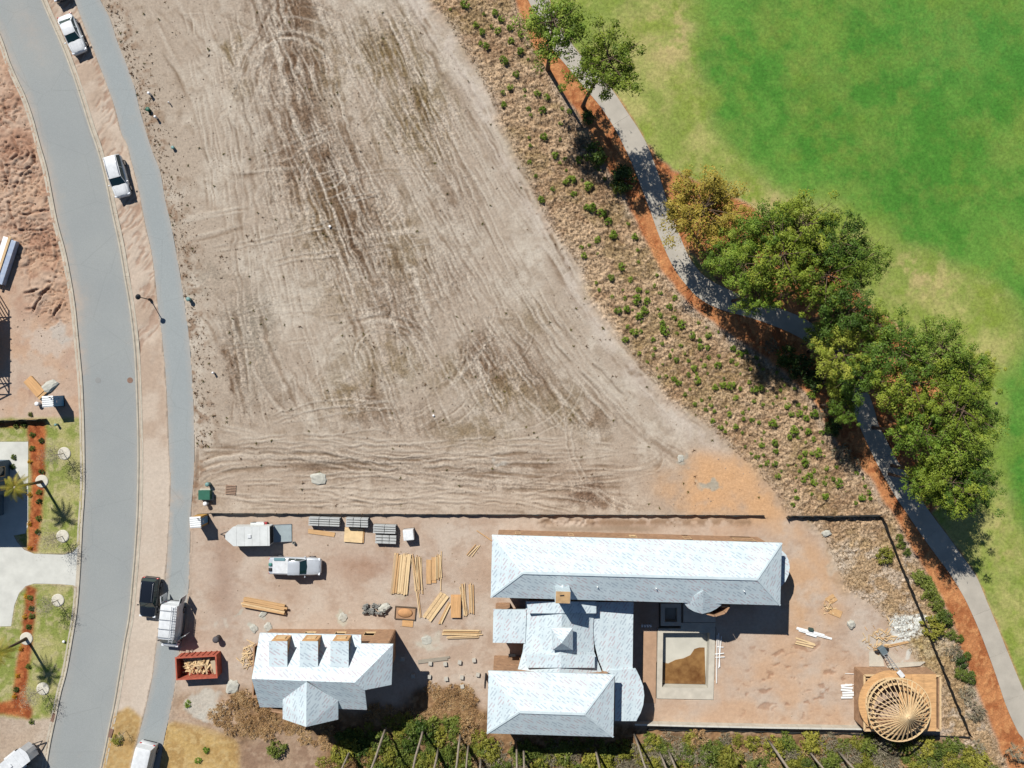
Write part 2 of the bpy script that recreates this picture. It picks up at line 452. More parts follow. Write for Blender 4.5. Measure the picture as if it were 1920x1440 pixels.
# wheel ruts: (line, half width, rut pitch px, colour amount, relief, seed)
tracks = [
 ([(735,-60),(760,0),(880,185),(1000,385),(1085,535),(1190,680),(1330,805)],34,3.2,.55,.045,1),
 ([(690,0),(830,280),(930,480),(1040,620),(1150,760)],26,3.4,.35,.035,2),
 ([(640,0),(760,330),(880,520),(960,640),(1060,780)],40,3.6,.35,.035,3),
 ([(480,-20),(540,200),(610,400),(680,560),(700,640)],60,3.6,.45,.04,4),
 ([(560,-20),(600,180),(690,420),(740,540)],46,3.4,.5,.04,5),
 ([(270,0),(330,120),(372,230),(390,320),(398,400)],14,3.0,.45,.03,6),
 ([(300,0),(400,120),(470,260),(480,400)],40,4.2,.35,.03,7),
 ([(520,0),(470,120),(440,240),(455,420),(470,560)],42,3.6,.35,.03,8),
 (arc(545,150,86,180,352),14,3.4,.7,.05,9),
 (arc(545,190,150,215,330),12,4.0,.35,.03,10),
 ([(355,80),(420,85),(480,120),(520,180)],9,3.2,.4,.03,11),
 ([(330,30),(400,30),(470,60),(520,100)],9,3.2,.3,.03,12),
 ([(560,330),(520,320),(470,330),(490,300),(640,240)],26,3.6,.4,.03,13),
 ([(330,415),(400,402),(470,390)],9,4.0,.4,.03,14),
 ([(330,455),(400,440),(480,418)],9,4.0,.4,.03,15),
 ([(430,330),(560,318),(640,305),(680,280)],9,4.0,.45,.04,16),
 ([(560,340),(620,325),(690,300)],8,4.0,.45,.04,17),
 ([(620,460),(740,437),(830,420),(880,410)],7,4.0,.4,.03,18),
 (arc(720,665,58,150,385,28,.85),16,3.2,.55,.045,19),
 (arc(715,680,105,160,360,28,.8),16,3.4,.35,.035,20),
 ([(690,620),(705,680),(700,740),(715,770)],18,3.4,.5,.04,21),
 ([(930,560),(910,640),(840,720),(760,790)],14,3.6,.45,.04,22),
 ([(1000,600),(980,660),(900,720),(800,800),(700,830)],11,3.6,.4,.03,23),
 ([(380,560),(420,620),(450,700),(460,800)],34,3.4,.45,.04,24),
 ([(500,560),(530,660),(580,760),(640,830)],40,3.8,.35,.03,25),
 ([(362,840),(420,848),(560,862),(760,868),(960,852),(1110,846)],20,3.6,.55,.045,26),
 ([(360,870),(440,850),(560,852),(760,885),(960,895),(1180,905)],18,3.4,.5,.045,27),
 ([(362,900),(420,878),(560,872),(760,870),(980,872),(1250,880)],16,3.2,.5,.045,28),
 ([(400,800),(520,830),(640,860),(800,905),(1000,940),(1150,945)],14,3.6,.4,.04,29),
 ([(364,918),(430,890),(560,880),(700,905),(860,940),(1000,955)],14,3.6,.4,.04,30),
 ([(640,930),(700,905),(740,890),(860,920),(1000,925),(1200,930)],10,3.2,.4,.03,31),
 ([(1010,560),(1090,700),(1180,790),(1260,850),(1300,880)],34,3.4,.4,.04,32),
 ([(960,600),(1030,720),(1110,810)],26,3.4,.4,.04,33),
 ([(1180,780),(1230,830),(1240,870),(1200,890),(1120,900)],16,3.4,.5,.045,34),
 ([(1280,800),(1250,850),(1200,880),(1050,895)],12,3.4,.4,.035,35),
 ([(1260,880),(1330,875),(1420,900),(1465,940)],18,4.0,.25,.02,36),
 ([(372,830),(372,890),(368,930)],8,3.4,.4,.04,37),
 ([(420,560),(480,700),(560,800),(700,840)],12,3.4,.4,.03,38),
 ([(880,110),(960,270),(1040,450),(1110,560)],22,4.2,.5,.05,39),
 ([(385,1010),(410,1080),(420,1150),(400,1220)],30,4.0,.2,.01,40),
]
for (pts, hw, pitch, amt, rel, sd_) in tracks:
    ln = smooth_line(pts, 4) if len(pts) < 12 else pts
    q = win(ln, hw + 12)
    d, t, L = pline(ln, X[q], Y[q])
    d = d + NB1[q] * 9 * (hw / 30)
    w = sst(hw, hw * 0.55, np.abs(d)) * sst(0, 30, t + 1) * sst(0, 30, L - t + 1)
    ru = vn(d / pitch + 40, t / 130 + 3, 300 + sd_) * 0.6 + vn(d / (pitch * 2.1) + 11, t / 60, 340 + sd_) * 0.4
    gate = sst(0.30, 0.6, vn(d / (hw * 0.7) + 5, t / 55 + 2, 380 + sd_))
    w = w * (0.35 + 0.65 * gate)
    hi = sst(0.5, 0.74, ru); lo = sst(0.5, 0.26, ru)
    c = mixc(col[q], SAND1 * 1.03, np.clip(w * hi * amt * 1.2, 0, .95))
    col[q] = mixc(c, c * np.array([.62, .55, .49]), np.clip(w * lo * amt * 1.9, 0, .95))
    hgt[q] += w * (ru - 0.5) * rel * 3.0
# single sharp ruts
for pts in ([(735,-60),(762,0),(880,185),(1003,385),(1085,535),(1190,680)],[(748,-60),(776,0),(892,180),(1012,380),(1094,528),(1200,675)],[(300,90),(352,180),(385,290),(398,330)],[(360,60),(440,250),(455,330)],[(966,530),(1010,600),(1090,700),(1170,780)],[(1000,540),(1060,620),(1130,700),(1230,800)],
    [(640,0),(700,170),(790,330),(860,430)],[(672,0),(735,170),(820,320)],[(520,150),(560,260),(620,400),(660,540)],[(590,130),(640,280),(690,420)],[(430,120),(470,240),(480,330)],[(420,560),(440,650),(455,760)],[(434,560),(456,650),(470,760)],[(370,850),(560,850),(760,862),(980,850)],[(368,880),(480,858),(700,880),(900,905),(1100,912)],[(366,905),(450,880),(640,868),(860,880),(1060,898)],[(500,845),(700,895),(900,915),(1150,925)],[(900,600),(930,680),(1000,770),(1080,830)]):
    ln = smooth_line(pts, 4); q = win(ln, 16)
    d, t, L = pline(ln, X[q], Y[q])
    d = d + NB1[q] * 8 + 3 * (vn(t / 25, t * 0, 79) - .5)
    w = np.exp(-(d / 2.0) ** 2) * sst(.3, .6, vn(t / 40 + pts[0][0], t * 0, 77)) * sst(0, 40, t) * sst(0, 40, L - t)
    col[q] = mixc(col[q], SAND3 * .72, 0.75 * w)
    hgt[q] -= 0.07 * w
    w2 = np.exp(-((d - 5) / 2.0) ** 2) * sst(0, 40, t) * sst(0, 40, L - t)
    col[q] = mixc(col[q], SAND1, 0.5 * w2); hgt[q] += .02 * w2
# many fine paired wheel tracks that follow the way machines worked the lot
LC = [(300,0),(350,200),(395,400),(430,600),(480,830)]
RC = [(770,0),(885,190),(1010,400),(1150,620),(1340,815)]
tr_ = random.Random(99)
lines = []
for k in range(64):
    s0 = tr_.uniform(.04, .98); s1 = min(1, max(0, s0 + tr_.gauss(0, .10)))
    pts = []
    for j in range(5):
        s_ = s0 + (s1 - s0) * j / 4
        pts.append((LC[j][0] + (RC[j][0] - LC[j][0]) * s_, LC[j][1] + (RC[j][1] - LC[j][1]) * s_))
    a, b = sorted((tr_.randint(0, 4), tr_.randint(0, 4)))
    if b - a < 2: a, b = max(0, a - 1), min(4, b + 1)
    if b - a < 2: b = min(4, a + 2); a = b - 2
    lines.append((pts[a:b + 1], tr_.choice((9, 12, 22, 26)), tr_.uniform(.3, .75)))
for k in range(28):
    y0 = tr_.uniform(832, 955); x0 = tr_.uniform(362, 700); x1 = x0 + tr_.uniform(250, 700)
    lines.append(([(x0, y0), ((x0 * 2 + x1) / 3, y0 + tr_.gauss(0, 10)), ((x0 + 2 * x1) / 3, y0 + tr_.gauss(6, 14)), (x1, y0 + tr_.gauss(10, 20))], tr_.choice((8, 12, 24)), tr_.uniform(.35, .8)))
for k in range(22):
    cx, cy = tr_.choice(((720, 670), (545, 160), (640, 330), (950, 690), (1210, 850), (600, 720), (480, 250))); cx += tr_.gauss(0, 30); cy += tr_.gauss(0, 26)
    r = tr_.uniform(40, 170); a0 = tr_.uniform(0, 360)
    lines.append((arc(cx, cy, r, a0, a0 + tr_.uniform(50, 150), 9, .85), tr_.choice((7, 10, 18)), tr_.uniform(.3, .7)))
for k in range(12):
    y0 = tr_.uniform(300, 800); x0 = tr_.uniform(380, 640)
    lines.append(([(x0, y0), (x0 + 120, y0 - tr_.uniform(5, 40)), (x0 + 260, y0 - tr_.uniform(10, 60))], tr_.choice((9, 14)), tr_.uniform(.3, .6)))
for n_, (pts, gap, amt) in enumerate(lines):
    ln = smooth_line(pts, 3) if len(pts) < 9 else pts
    q = win(ln, gap + 12)
    d, t, L = pline(ln, X[q], Y[q])
    d = d + NB1[q] * 7
    end = sst(0, 45, t) * sst(0, 45, L - t) * sst(.25, .55, vn(t / 38 + n_ * 3.7, t * 0 + n_, 77))
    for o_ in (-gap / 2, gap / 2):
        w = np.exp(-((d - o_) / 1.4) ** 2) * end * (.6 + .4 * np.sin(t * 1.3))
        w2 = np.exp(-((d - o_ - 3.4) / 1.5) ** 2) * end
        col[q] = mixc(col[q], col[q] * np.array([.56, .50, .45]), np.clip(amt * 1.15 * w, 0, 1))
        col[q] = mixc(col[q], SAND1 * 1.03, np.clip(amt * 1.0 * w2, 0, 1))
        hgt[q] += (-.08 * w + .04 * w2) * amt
# pale strip beside the bank
d, t, L = pline(smooth_line([(735,-130),(790,0),(870,120),(960,290),(1060,470),(1140,610),(1240,740),(1350,840)]))
pale = sst(48, 8, np.abs(d + NB2 * 20)) * sst(.35, .6, f3 * .5 + f2 * .5)
col = mixc(col, C(216, 203, 192), 0.65 * pale)
# left rim of the lot: darker specks
q = win(WALK_R, 60)
d, t, L = pline(WALK_R, X[q], Y[q])
rim = np.where(np.abs(d) < 60, sst(60, 12, np.abs(d)), 0)
col[q] = mixc(col[q], C(150, 122, 100), rim * 0.75 * sst(.52, .68, f4[q] * .5 + f3[q] * .5) * (Y[q] < 960))
# warm tint toward the lower lot
col = col * (1 + sst(760, 960, Y)[..., None] * np.array([.0, -.05, -.08]))
# orange fill sand
om = pmask([(1215,905),(1290,860),(1350,850),(1410,872),(1450,922),(1475,968),(1560,1040),(1590,1130),(1560,1180),(1470,1180),(1465,1010),(1435,985),(1270,965)], 7, 60)
om2 = pmask([(1300,860),(1345,845),(1405,870),(1450,925),(1470,966),(1300,966),(1280,910)], 5, 40)

# ---------------------------------------------------------------- yard
ym = pmask(yard_poly, 4, 20)
yc = mixc(np.broadcast_to(PINK, X.shape + (3,)).copy(), C(192, 168, 150), sst(.4, .7, f2))
yc = mixc(yc, C(208, 192, 178), .7 * sst(.5, .7, fbm(X / 60, Y / 40, 501, 4)))
yc = mixc(yc, C(172, 144, 124), .45 * sst(.50, .75, fbm(X / 26, Y / 20, 511, 5, .7)))
yc = mixc(yc, C(158, 126, 108), .55 * np.exp(-(((X - 420) / 22) ** 2 + ((Y - 1090) / 90) ** 2)))
yc = mixc(yc, C(168, 128, 104), .5 * np.exp(-(((X - 690) / 90) ** 2 + ((Y - 1060) / 26) ** 2)))
yo = pmask([(1215,1325),(1330,1300),(1440,1170),(1600,1230),(1620,1362),(1200,1362)], 12, 80)
yc = mixc(yc, C(214, 176, 144), yo * .75 * sst(.3, .6, f2 * .6 + f1 * .4))
rip = sst(.60, .72, fbm(X / 16 + NB2 * 2, Y / 9 + NB1 * 2, 521, 3)) * pmask([(1400,1210),(1600,1190),(1610,1350),(1380,1350)], 8, 60)
yc = mixc(yc, C(160, 118, 92), rip * .6)
col = mixc(col, yc, ym)
hgt = hgt * (1 - .3 * ym) - rip * .06
col = mixc(col, ORANGE, om * .65 * sst(.2, .6, f2 * .8 + f3 * .2))
col = mixc(col, C(224, 176, 130), om2 * .66 * sst(.1, .45, f2 * .7 + f3 * .3))
# trench line beside the long roof
tm = np.exp(-((Y - 979 - 4 * NB1) / 8) ** 2) * sst(1000, 1020, X) * sst(1480, 1420, X)
col = mixc(col, C(150, 122, 98), tm * .8 * sst(.35, .55, f3)); hgt += tm * (f4 - .5) * .5 * sst(1130, 1100, X)
tm2 = np.exp(-((Y - 992) / 6) ** 2) * sst(1000, 1050, X) * sst(1260, 1200, X)
col = mixc(col, C(150, 132, 112), tm2 * .6)
# ---------------------------------------------------------------- left building plot, verge
lp = [(-130,-130)] + [p for p in ROAD_L if p[1] < 800] + [(-130,790)]
lm = pmask(lp, 2)
lc = mixc(np.broadcast_to(C(200, 172, 152), X.shape + (3,)).copy(), C(182, 144, 122), sst(.4, .65, f2))
lc = mixc(lc, C(206, 182, 164), .8 * sst(.45, .7, fbm(X / 60, Y / 60, 601, 3)) * sst(520, 640, Y))
lc = mixc(lc, C(206, 172, 146), .6 * sst(.5, .7, fbm(X / 35, Y / 35, 611, 3)))
ridg = 1 - np.abs(2 * fbm(X / 24 + NB2 * 3, Y / 13 + NB1 * 3, 621, 4, .65) - 1)
rough = pmask([(-130,60),(20,130),(70,270),(130,500),(135,600),(90,610),(60,560),(30,480),(-130,480)], 5, 20)
lc = mixc(lc, C(140, 100, 80), rough * sst(.86, .97, ridg) * .6)
col = mixc(col, lc, lm)
hgt = hgt * (1 - lm * .3) - lm * rough * sst(.84, .99, ridg) * .20 + lm * rough * ((f3 - .5) * .18 + (f4 - .5) * .16)
for pts, dep in ([(2,300),(12,340),(15,380),(27,420),(29,436)],.25),([(27,436),(60,432),(100,430)],.25),([(28,398),(62,400),(96,394)],.2),([(102,440),(104,480),(105,512)],.2),([(60,590),(78,552),(100,532),(82,530)],.4),([(98,600),(110,575),(120,560)],.3),([(40,553),(60,545),(78,540)],.3),([(42,578),(70,580)],.25),([(20,250),(36,285),(20,300),(0,305)],.35),([(5,180),(10,215),(38,238)],.2),([(60,275),(62,300),(40,330),(25,360)],.3),([(48,280),(54,290),(38,310)],.3),([(45,100),(0,110)],.1):
    q = win(pts, 25)
    d, t, L = pline(smooth_line(pts, 4), X[q], Y[q]); d = d + NB1[q] * 9
    fade = sst(0, 10, t) * sst(0, 10, L - t)
    w = np.exp(-(d / 1.9) ** 2) * fade * sst(.2, .5, vn(t / 9, t * 0, 78))
    hgt[q] -= .7 * dep * w; hgt[q] += (dep * .5 * np.exp(-((d - 4.5) / 2.4) ** 2) + dep * .35 * np.exp(-((d + 4.5) / 2.4) ** 2)) * fade * (.4 + .6 * vn(t / 6 + d / 5, t * 0 + d / 4, 82))
    col[q] = mixc(col[q], C(150, 108, 88), w * .6)
# verge between kerb and walk
vg = [p for p in smooth_line(ROAD_R)] + smooth_line(WALK_L)[::-1]
vm = pmask(vg, 1)
vc = mixc(np.broadcast_to(C(208, 190, 174), X.shape + (3,)).copy(), C(194, 172, 154), sst(.42, .68, f2))
vc = mixc(vc, C(216, 202, 188), sst(800, 900, Y) * .6)
sk = ((X + Y * .75) / 4 + NB1 * 4)
vs = vn(sk, (X * .75 - Y) / 22 + NB2 * 3, 631) * sst(.35, .6, fbm(X / 50, Y / 50, 641, 2)) * sst(740, 640, Y)
vc = mixc(vc, C(168, 134, 114), .6 * sst(.40, .70, vs))
col = mixc(col, vc, vm); hgt = hgt * (1 - vm * .4) - vm * .10 * vs
# lawns, beds
def lay(poly, c1, c2, c3, seed, soft=1, wob=6, rel=.0, sc=10):
    global col, hgt
    q = win(poly, soft * 12 + wob + 10)
    m = pmask(poly, soft, wob)[q]
    a = fbm(X[q] / 30, Y[q] / 30, seed, 4); b = fbm(X[q] / sc, Y[q] / sc, seed + 9, 3)
    c = mixc(np.broadcast_to(c1, m.shape + (3,)).copy(), c2, sst(.38, .64, a)); c = mixc(c, c3, .75 * sst(.45, .7, b))
    col[q] = mixc(col[q], c, m); hgt[q] = hgt[q] * (1 - m) + m * ((b - .5) * rel + vn(X[q] / 3.1, Y[q] / 3.1, seed + 5) * rel * .6)
for q in (lawnA, lawnB):
    lay(q, C(176, 172, 112), C(142, 152, 78), C(190, 180, 136), 701, 1, 4, .05, 8)
lay(bedA, C(178, 100, 58), C(150, 80, 46), C(196, 124, 76), 711, 1, 6, .07, 6)
lay(bedB, C(178, 100, 58), C(150, 80, 46), C(196, 124, 76), 721, 1, 6, .07, 6)
lay(bedC, C(160, 90, 60), C(130, 74, 46), C(180, 110, 70), 725, 1, 2, .05, 6)
lay(tanA, C(200, 168, 112), C(182, 148, 96), C(208, 180, 130), 731, 1, 3, .06, 6)
lay(tanB, C(192, 158, 106), C(172, 140, 92), C(200, 172, 124), 741, 1, 5, .06, 6)
# dry scrub ground round the small house and along the bottom
lay([(395,1345),(400,1310),(450,1290),(480,1300),(700,1340),(800,1290),(880,1290),(912,1330),(1200,1362),(1830,1380),(1900,1500),(1960,1570),(455,1570),(455,1400),(430,1378)], C(150, 116, 84), C(120, 92, 66), C(176, 142, 108), 751, 3, 30, .18, 7)
lay([(455,1385),(560,1350),(600,1400),(640,1570),(455,1570)], C(172, 146, 124), C(156, 128, 108), C(186, 160, 138), 761, 5, 30, .05, 9)
lay([(330,1300),(400,1300),(470,1290),(455,1380),(420,1370),(330,1350)], C(188, 160, 138), C(170, 142, 118), C(200, 176, 154), 766, 5, 30, .05, 9)

# ---------------------------------------------------------------- rough bank
bm_ = np.clip(pmask(bank_poly, 9, 60) * 1.5 - .25 + (f3 - .5) * .5 * (pmask(bank_poly, 9, 60) > .02), 0, 1)
a = fbm(X / 70, Y / 70, 801, 4); b = fbm(X / 8 + NB1 * 1.5, Y / 6.5 + NB2 * 1.5, 811, 3, .6)
rdg = 1 - np.abs(2 * fbm(X / 10 + NB2 * 2, Y / 8 + NB1 * 2, 831, 3, .6) - 1)
bc = mixc(np.broadcast_to(C(198, 170, 140), X.shape + (3,)).copy(), C(178, 148, 118), sst(.35, .65, a))
bc = mixc(bc, C(148, 116, 88), .55 * sst(.5, .7, fbm(X / 24, Y / 24, 841, 3)))
bc = mixc(bc, C(152, 130, 88), .55 * sst(.5, .66, fbm(X / 50, Y / 50, 851, 3)))
bc = mixc(bc, C(204, 176, 146), .6 * sst(.5, .7, b))
lowb = sst(985, 1040, Y)
bc = mixc(bc, C(186, 158, 122), .5 * lowb)
bc = mixc(bc, C(210, 196, 182), .55 * lowb * sst(.5, .64, fbm(X / 20, Y / 20, 861, 3)))
col = mixc(col, bc, bm_)
br = bm_ * (1 - .35 * lowb)
hgt = hgt * (1 - bm_) + br * (sst(.55, .98, rdg) * -.16 + (b - .5) * .30 + (f4 - .5) * .10 + .06)
# bare pale ground near the south-east corner
col = mixc(col, C(176, 158, 104), .6 * bm_ * np.exp(-(((X - 1730) / 40) ** 2 + ((Y - 1210) / 40) ** 2)))

# cement washout and chalky spills
for (cx, cy, rx, ry, st, cc) in [(1690,1175,26,30,1,C(226,226,220)),(1725,1165,26,12,1,C(226,226,220)),(1680,1190,22,14,.9,C(222,222,218)),(1640,1205,36,20,.6,C(204,196,186)),(1700,1228,10,9,.8,C(220,220,215)),(1662,1228,36,10,.5,C(210,200,186)),(805,1203,22,18,.8,C(206,200,186)),(820,1192,16,12,.5,C(206,200,186)),(1277,860,13,11,.8,C(176,170,158)),(1338,906,22,11,.9,C(178,172,158)),(1320,912,18,8,.5,C(190,180,164)),(940,872,16,9,.6,C(190,186,178)),(385,1318,30,26,.8,C(205,200,190)),(405,1335,24,14,.6,C(205,200,190)),(476,1178,9,9,.9,C(200,198,186)),(503,1176,9,8,.7,C(200,198,186)),(493,1150,9,6,.9,C(200,198,186)),(452,1149,9,5,.6,C(200,198,186)),(644,1158,10,11,.8,C(202,198,182)),(415,1165,8,14,.5,C(205,198,186)),(1575,1055,22,30,.6,C(206,190,172)),(1370,1000,40,20,.3,C(206,170,140)),(760,1115,14,10,.4,C(200,190,170)),(860,1150,10,16,.6,C(206,206,200)),(50,700,60,30,.5,C(206,190,176)),(90,640,40,28,.55,C(208,196,186)),(110,620,20,16,.4,C(190,190,186))]:
    q = win([(cx, cy)], max(rx, ry) * 2.5 + 25)
    g = np.exp(-(((wx[q] - cx) / rx) ** 2 + ((wy[q] - cy) / ry) ** 2))
    col[q] = mixc(col[q], cc, np.clip(st * sst(.25, .6, g + (f3[q] - .5) * .5 * (g > .02)), 0, 1))

# ---------------------------------------------------------------- pine straw, turf
mm = np.clip(pmask(mulch_poly, 1, 8) + pmask(MULCH_R, 1, 10) * pmask(golf_poly, 1), 0, 1)
b = fbm(X / 5, Y / 7, 901, 2)
mc = mixc(np.broadcast_to(C(198, 134, 88), X.shape + (3,)).copy(), C(172, 106, 66), sst(.4, .66, fbm(X / 26, Y / 26, 911, 4)))
mc = mixc(mc, C(218, 156, 104), .7 * sst(.5, .75, b))
gm = pmask(golf_poly, 1, 3) * (1 - pmask(MULCH_R, 1, 14))
wx2 = X + (fbm(X / 90, Y / 90, 921, 4) - .5) * 90; wy2 = Y + (fbm(X / 90, Y / 90, 931, 4) - .5) * 90
fair = blur(inside(wx2, wy2, [(1280,-200),(1290,30),(1308,90),(1335,170),(1375,250),(1440,320),(1570,395),(1700,450),(1800,490),(1890,540),(1920,640),(1880,720),(1865,850),(1885,960),(1940,1010),(2000,1200),(2200,1300),(2200,-200)]).astype(float), 8)
an = fbm(X / 60, Y / 60, 941, 5, .7)
sx = fbm((X * .82 - Y * .57) / 14, (X * .57 + Y * .82) / 150, 951, 3)
ROUGH1, ROUGH2 = C(140, 156, 76), C(178, 174, 108)
FAIR1, FAIR2 = C(76, 134, 48), C(104, 150, 62)
gc = mixc(np.broadcast_to(ROUGH1, X.shape + (3,)).copy(), ROUGH2, sst(.32, .72, an))
gc = mixc(gc, C(132, 152, 58), .8 * sst(.40, .75, fbm(X / 50, Y / 50, 961, 5, .7)))
dm = sst(.42, .70, fbm(X / 26, Y / 26, 971, 5, .7)) * np.clip(np.exp(-(((X - 1265) / 60) ** 2 + ((Y - 70) / 70) ** 2)) + np.exp(-(((X - 1420) / 60) ** 2 + ((Y - 370) / 30) ** 2)) + np.exp(-(((X - 1730) / 70) ** 2 + ((Y - 510) / 50) ** 2)) + .8 * np.exp(-(((X - 1885) / 26) ** 2 + ((Y - 1000) / 60) ** 2)) + .5 * np.exp(-(((X - 1500) / 60) ** 2 + ((Y - 400) / 30) ** 2)), 0, 1)
gc = mixc(gc, C(200, 178, 128), .8 * dm)
fc = mixc(np.broadcast_to(FAIR1, X.shape + (3,)).copy(), FAIR2, sst(.36, .66, fbm(X / 90, Y / 90, 981, 6, .7) * .88 + sx * .12))
fc = mixc(fc, C(136, 156, 68), .45 * sst(.45, .78, fbm(X / 60, Y / 60, 991, 5, .7)))
fc = mixc(fc, C(76, 140, 58), .6 * np.exp(-(((X - 1820) / 160) ** 2 + ((Y - 80) / 100) ** 2)))
gc = mixc(gc, fc, np.clip(fair * (.62 + .6 * sst(.25, .7, an * .9 + sx * .1)), 0, 1))
gc = gc * (1 + .10 * (vn((X * .55 - Y * .83) / 4.5, (X * .83 + Y * .55) / 220, 995) - .5) + .10 * (vn((X * .90 - Y * .44) / 6, (X * .44 + Y * .9) / 260, 996) - .5) + .20 * (f4 - .5) + .12 * (f3 - .5))[..., None]
col = mixc(col, gc, gm); col = mixc(col, mc, mm)
hgt = hgt * (1 - np.clip(mm + gm, 0, 1)) + mm * ((b - .5) * .10 + .02) + gm * (f4 - .5) * .02

# ---------------------------------------------------------------- press the soil under the hard surfaces
for poly, wob, dep in ((road_poly, 0, -.10), (walk_poly, 5, -.06), (cart_poly, 2, -.06), (DRIVE, 0, -.06)):
    m = inside(X + NB1 * wob, Y + NB2 * wob, poly)
    near = blur(m.astype(float), 2)
    lip = sst(0, .4, near) * (1 - m)
    hgt = np.where(m, dep, hgt * (1 - lip) + lip * .045)
POOL = [(1233,1178),(1341,1178),(1337,1311),(1231,1309)]
SPA = [(1238,1128),(1278,1128),(1278,1180),(1238,1180)]
hgt = np.where(inside(X, Y, POOL) | inside(X, Y, SPA), -2.2, hgt)
flatm = blur((inside(X, Y, [(905,985),(1475,1000),(1475,1180),(1350,1320),(1215,1370),(900,1370)]) | inside(X, Y, [(470,1175),(760,1175),(760,1300),(700,1360),(470,1340)])).astype(float), 2)
hgt = np.where(hgt > -1, hgt * (1 - flatm * .7), hgt)

# ---------------------------------------------------------------- meshes: one raster, split into the pieces of the setting
def soilmat(name, rough, nscale, namt, bump, bscale):
    m = bpy.data.materials.new(name); m.use_nodes = True
    n, l = nodes_of(m); b = n['Principled BSDF']
    b.inputs['Roughness'].default_value = rough; b.inputs['Specular IOR Level'].default_value = 0.12
    at = n.new('ShaderNodeAttribute'); at.attribute_name = 'soil'
    tc = n.new('ShaderNodeTexCoord')
    nz = n.new('ShaderNodeTexNoise'); nz.inputs['Scale'].default_value = nscale; nz.inputs['Detail'].default_value = 5; nz.inputs['Roughness'].default_value = .75
    l.new(tc.outputs['Object'], nz.inputs['Vector'])
    nf = n.new('ShaderNodeTexNoise'); nf.inputs['Scale'].default_value = nscale * 1.0; nf.inputs['Detail'].default_value = 3; nf.inputs['Roughness'].default_value = .9
    l.new(tc.outputs['Object'], nf.inputs['Vector'])
    mf = n.new('ShaderNodeMapRange'); mf.inputs[1].default_value = .40; mf.inputs[2].default_value = .60; mf.inputs[3].default_value = -1; mf.inputs[4].default_value = 1; mf.clamp = False
    l.new(nf.outputs[0], mf.inputs[0])
    mg = n.new('ShaderNodeMath'); mg.operation = 'MULTIPLY'; l.new(mf.outputs[0], mg.inputs[0]); l.new(at.outputs['Alpha'], mg.inputs[1])
    mh = n.new('ShaderNodeMath'); mh.operation = 'MULTIPLY'; mh.inputs[1].default_value = .45; l.new(mg.outputs[0], mh.inputs[0])
    mr0 = n.new('ShaderNodeMapRange'); mr0.inputs[1].default_value = .3; mr0.inputs[2].default_value = .7; mr0.inputs[3].default_value = 1 - namt; mr0.inputs[4].default_value = 1 + namt
    l.new(nz.outputs[0], mr0.inputs[0])
    mr = n.new('ShaderNodeMath'); mr.operation = 'ADD'; l.new(mr0.outputs[0], mr.inputs[0]); l.new(mh.outputs[0], mr.inputs[1])
    mx = n.new('ShaderNodeVectorMath'); mx.operation = 'SCALE'
    l.new(at.outputs['Color'], mx.inputs[0]); l.new(mr.outputs[0], mx.inputs['Scale']); l.new(mx.outputs[0], b.inputs['Base Color'])
    nb = n.new('ShaderNodeTexNoise'); nb.inputs['Scale'].default_value = bscale; nb.inputs['Detail'].default_value = 4; nb.inputs['Roughness'].default_value = .7
    l.new(tc.outputs['Object'], nb.inputs['Vector'])
    bp = n.new('ShaderNodeBump'); bp.inputs['Strength'].default_value = .7; bp.inputs['Distance'].default_value = bump
    l.new(nb.outputs[0], bp.inputs['Height']); l.new(bp.outputs[0], b.inputs['Normal'])
    return m
reg = np.zeros((NY - 1, NX - 1), int)
CX, CY = np.meshgrid((gx[:-1] + gx[1:]) / 2, (gy[:-1] + gy[1:]) / 2)
reg[inside(CX, CY, yard_poly)] = 1
reg[inside(CX, CY, bank_poly)] = 2
reg[inside(CX, CY, mulch_poly)] = 3
reg[inside(CX, CY, golf_poly)] = 4
reg[inside(CX, CY, golf_poly) & inside(CX, CY, MULCH_R)] = 3
reg[inside(CX, CY, lp)] = 5
reg[inside(CX, CY, vg)] = 6
for q in (lawnA, lawnB): reg[inside(CX, CY, q)] = 7
VX = (X - 960) / 17.0; VY = (720 - Y) / 17.0
allv = np.stack([VX, VY, hgt], -1).reshape(-1, 3)
grain = np.clip(.12 + .62 * np.clip(bfield, 0, 1) * (1 - ym) * (1 - bm_) - .05 * pale, .06, 1) * (1 - .6 * np.clip(ym + vm + lm, 0, 1))
grain = np.where(bm_ > .5, .6, grain); grain = grain * (1 - gm) + gm * .16
allc = np.concatenate([np.clip(col, 0.005, .95), grain[..., None]], -1).reshape(-1, 4)
idx = np.arange(NX * NY).reshape(NY, NX)
specs = [('sandy_lot', soilmat('sandy_soil', .95, 3.6, .10, .06, 9)), ('building_yard', soilmat('yard_dirt', .95, 3.0, .08, .03, 9)), ('planted_bank', soilmat('bank_soil', .95, 4.0, .34, .22, 5.0)),
         ('pine_straw_bed', soilmat('pine_straw', .9, 6, .30, .06, 12)), ('golf_turf', soilmat('turf', .85, 3.2, .18, .03, 10)), ('dirt_plot', soilmat('plot_dirt', .95, 3.0, .10, .05, 8)), ('dirt_verge', soilmat('verge_dirt', .95, 3.0, .08, .03, 9)), ('lawn', soilmat('lawn_grass', .85, 6, .28, .05, 14))]
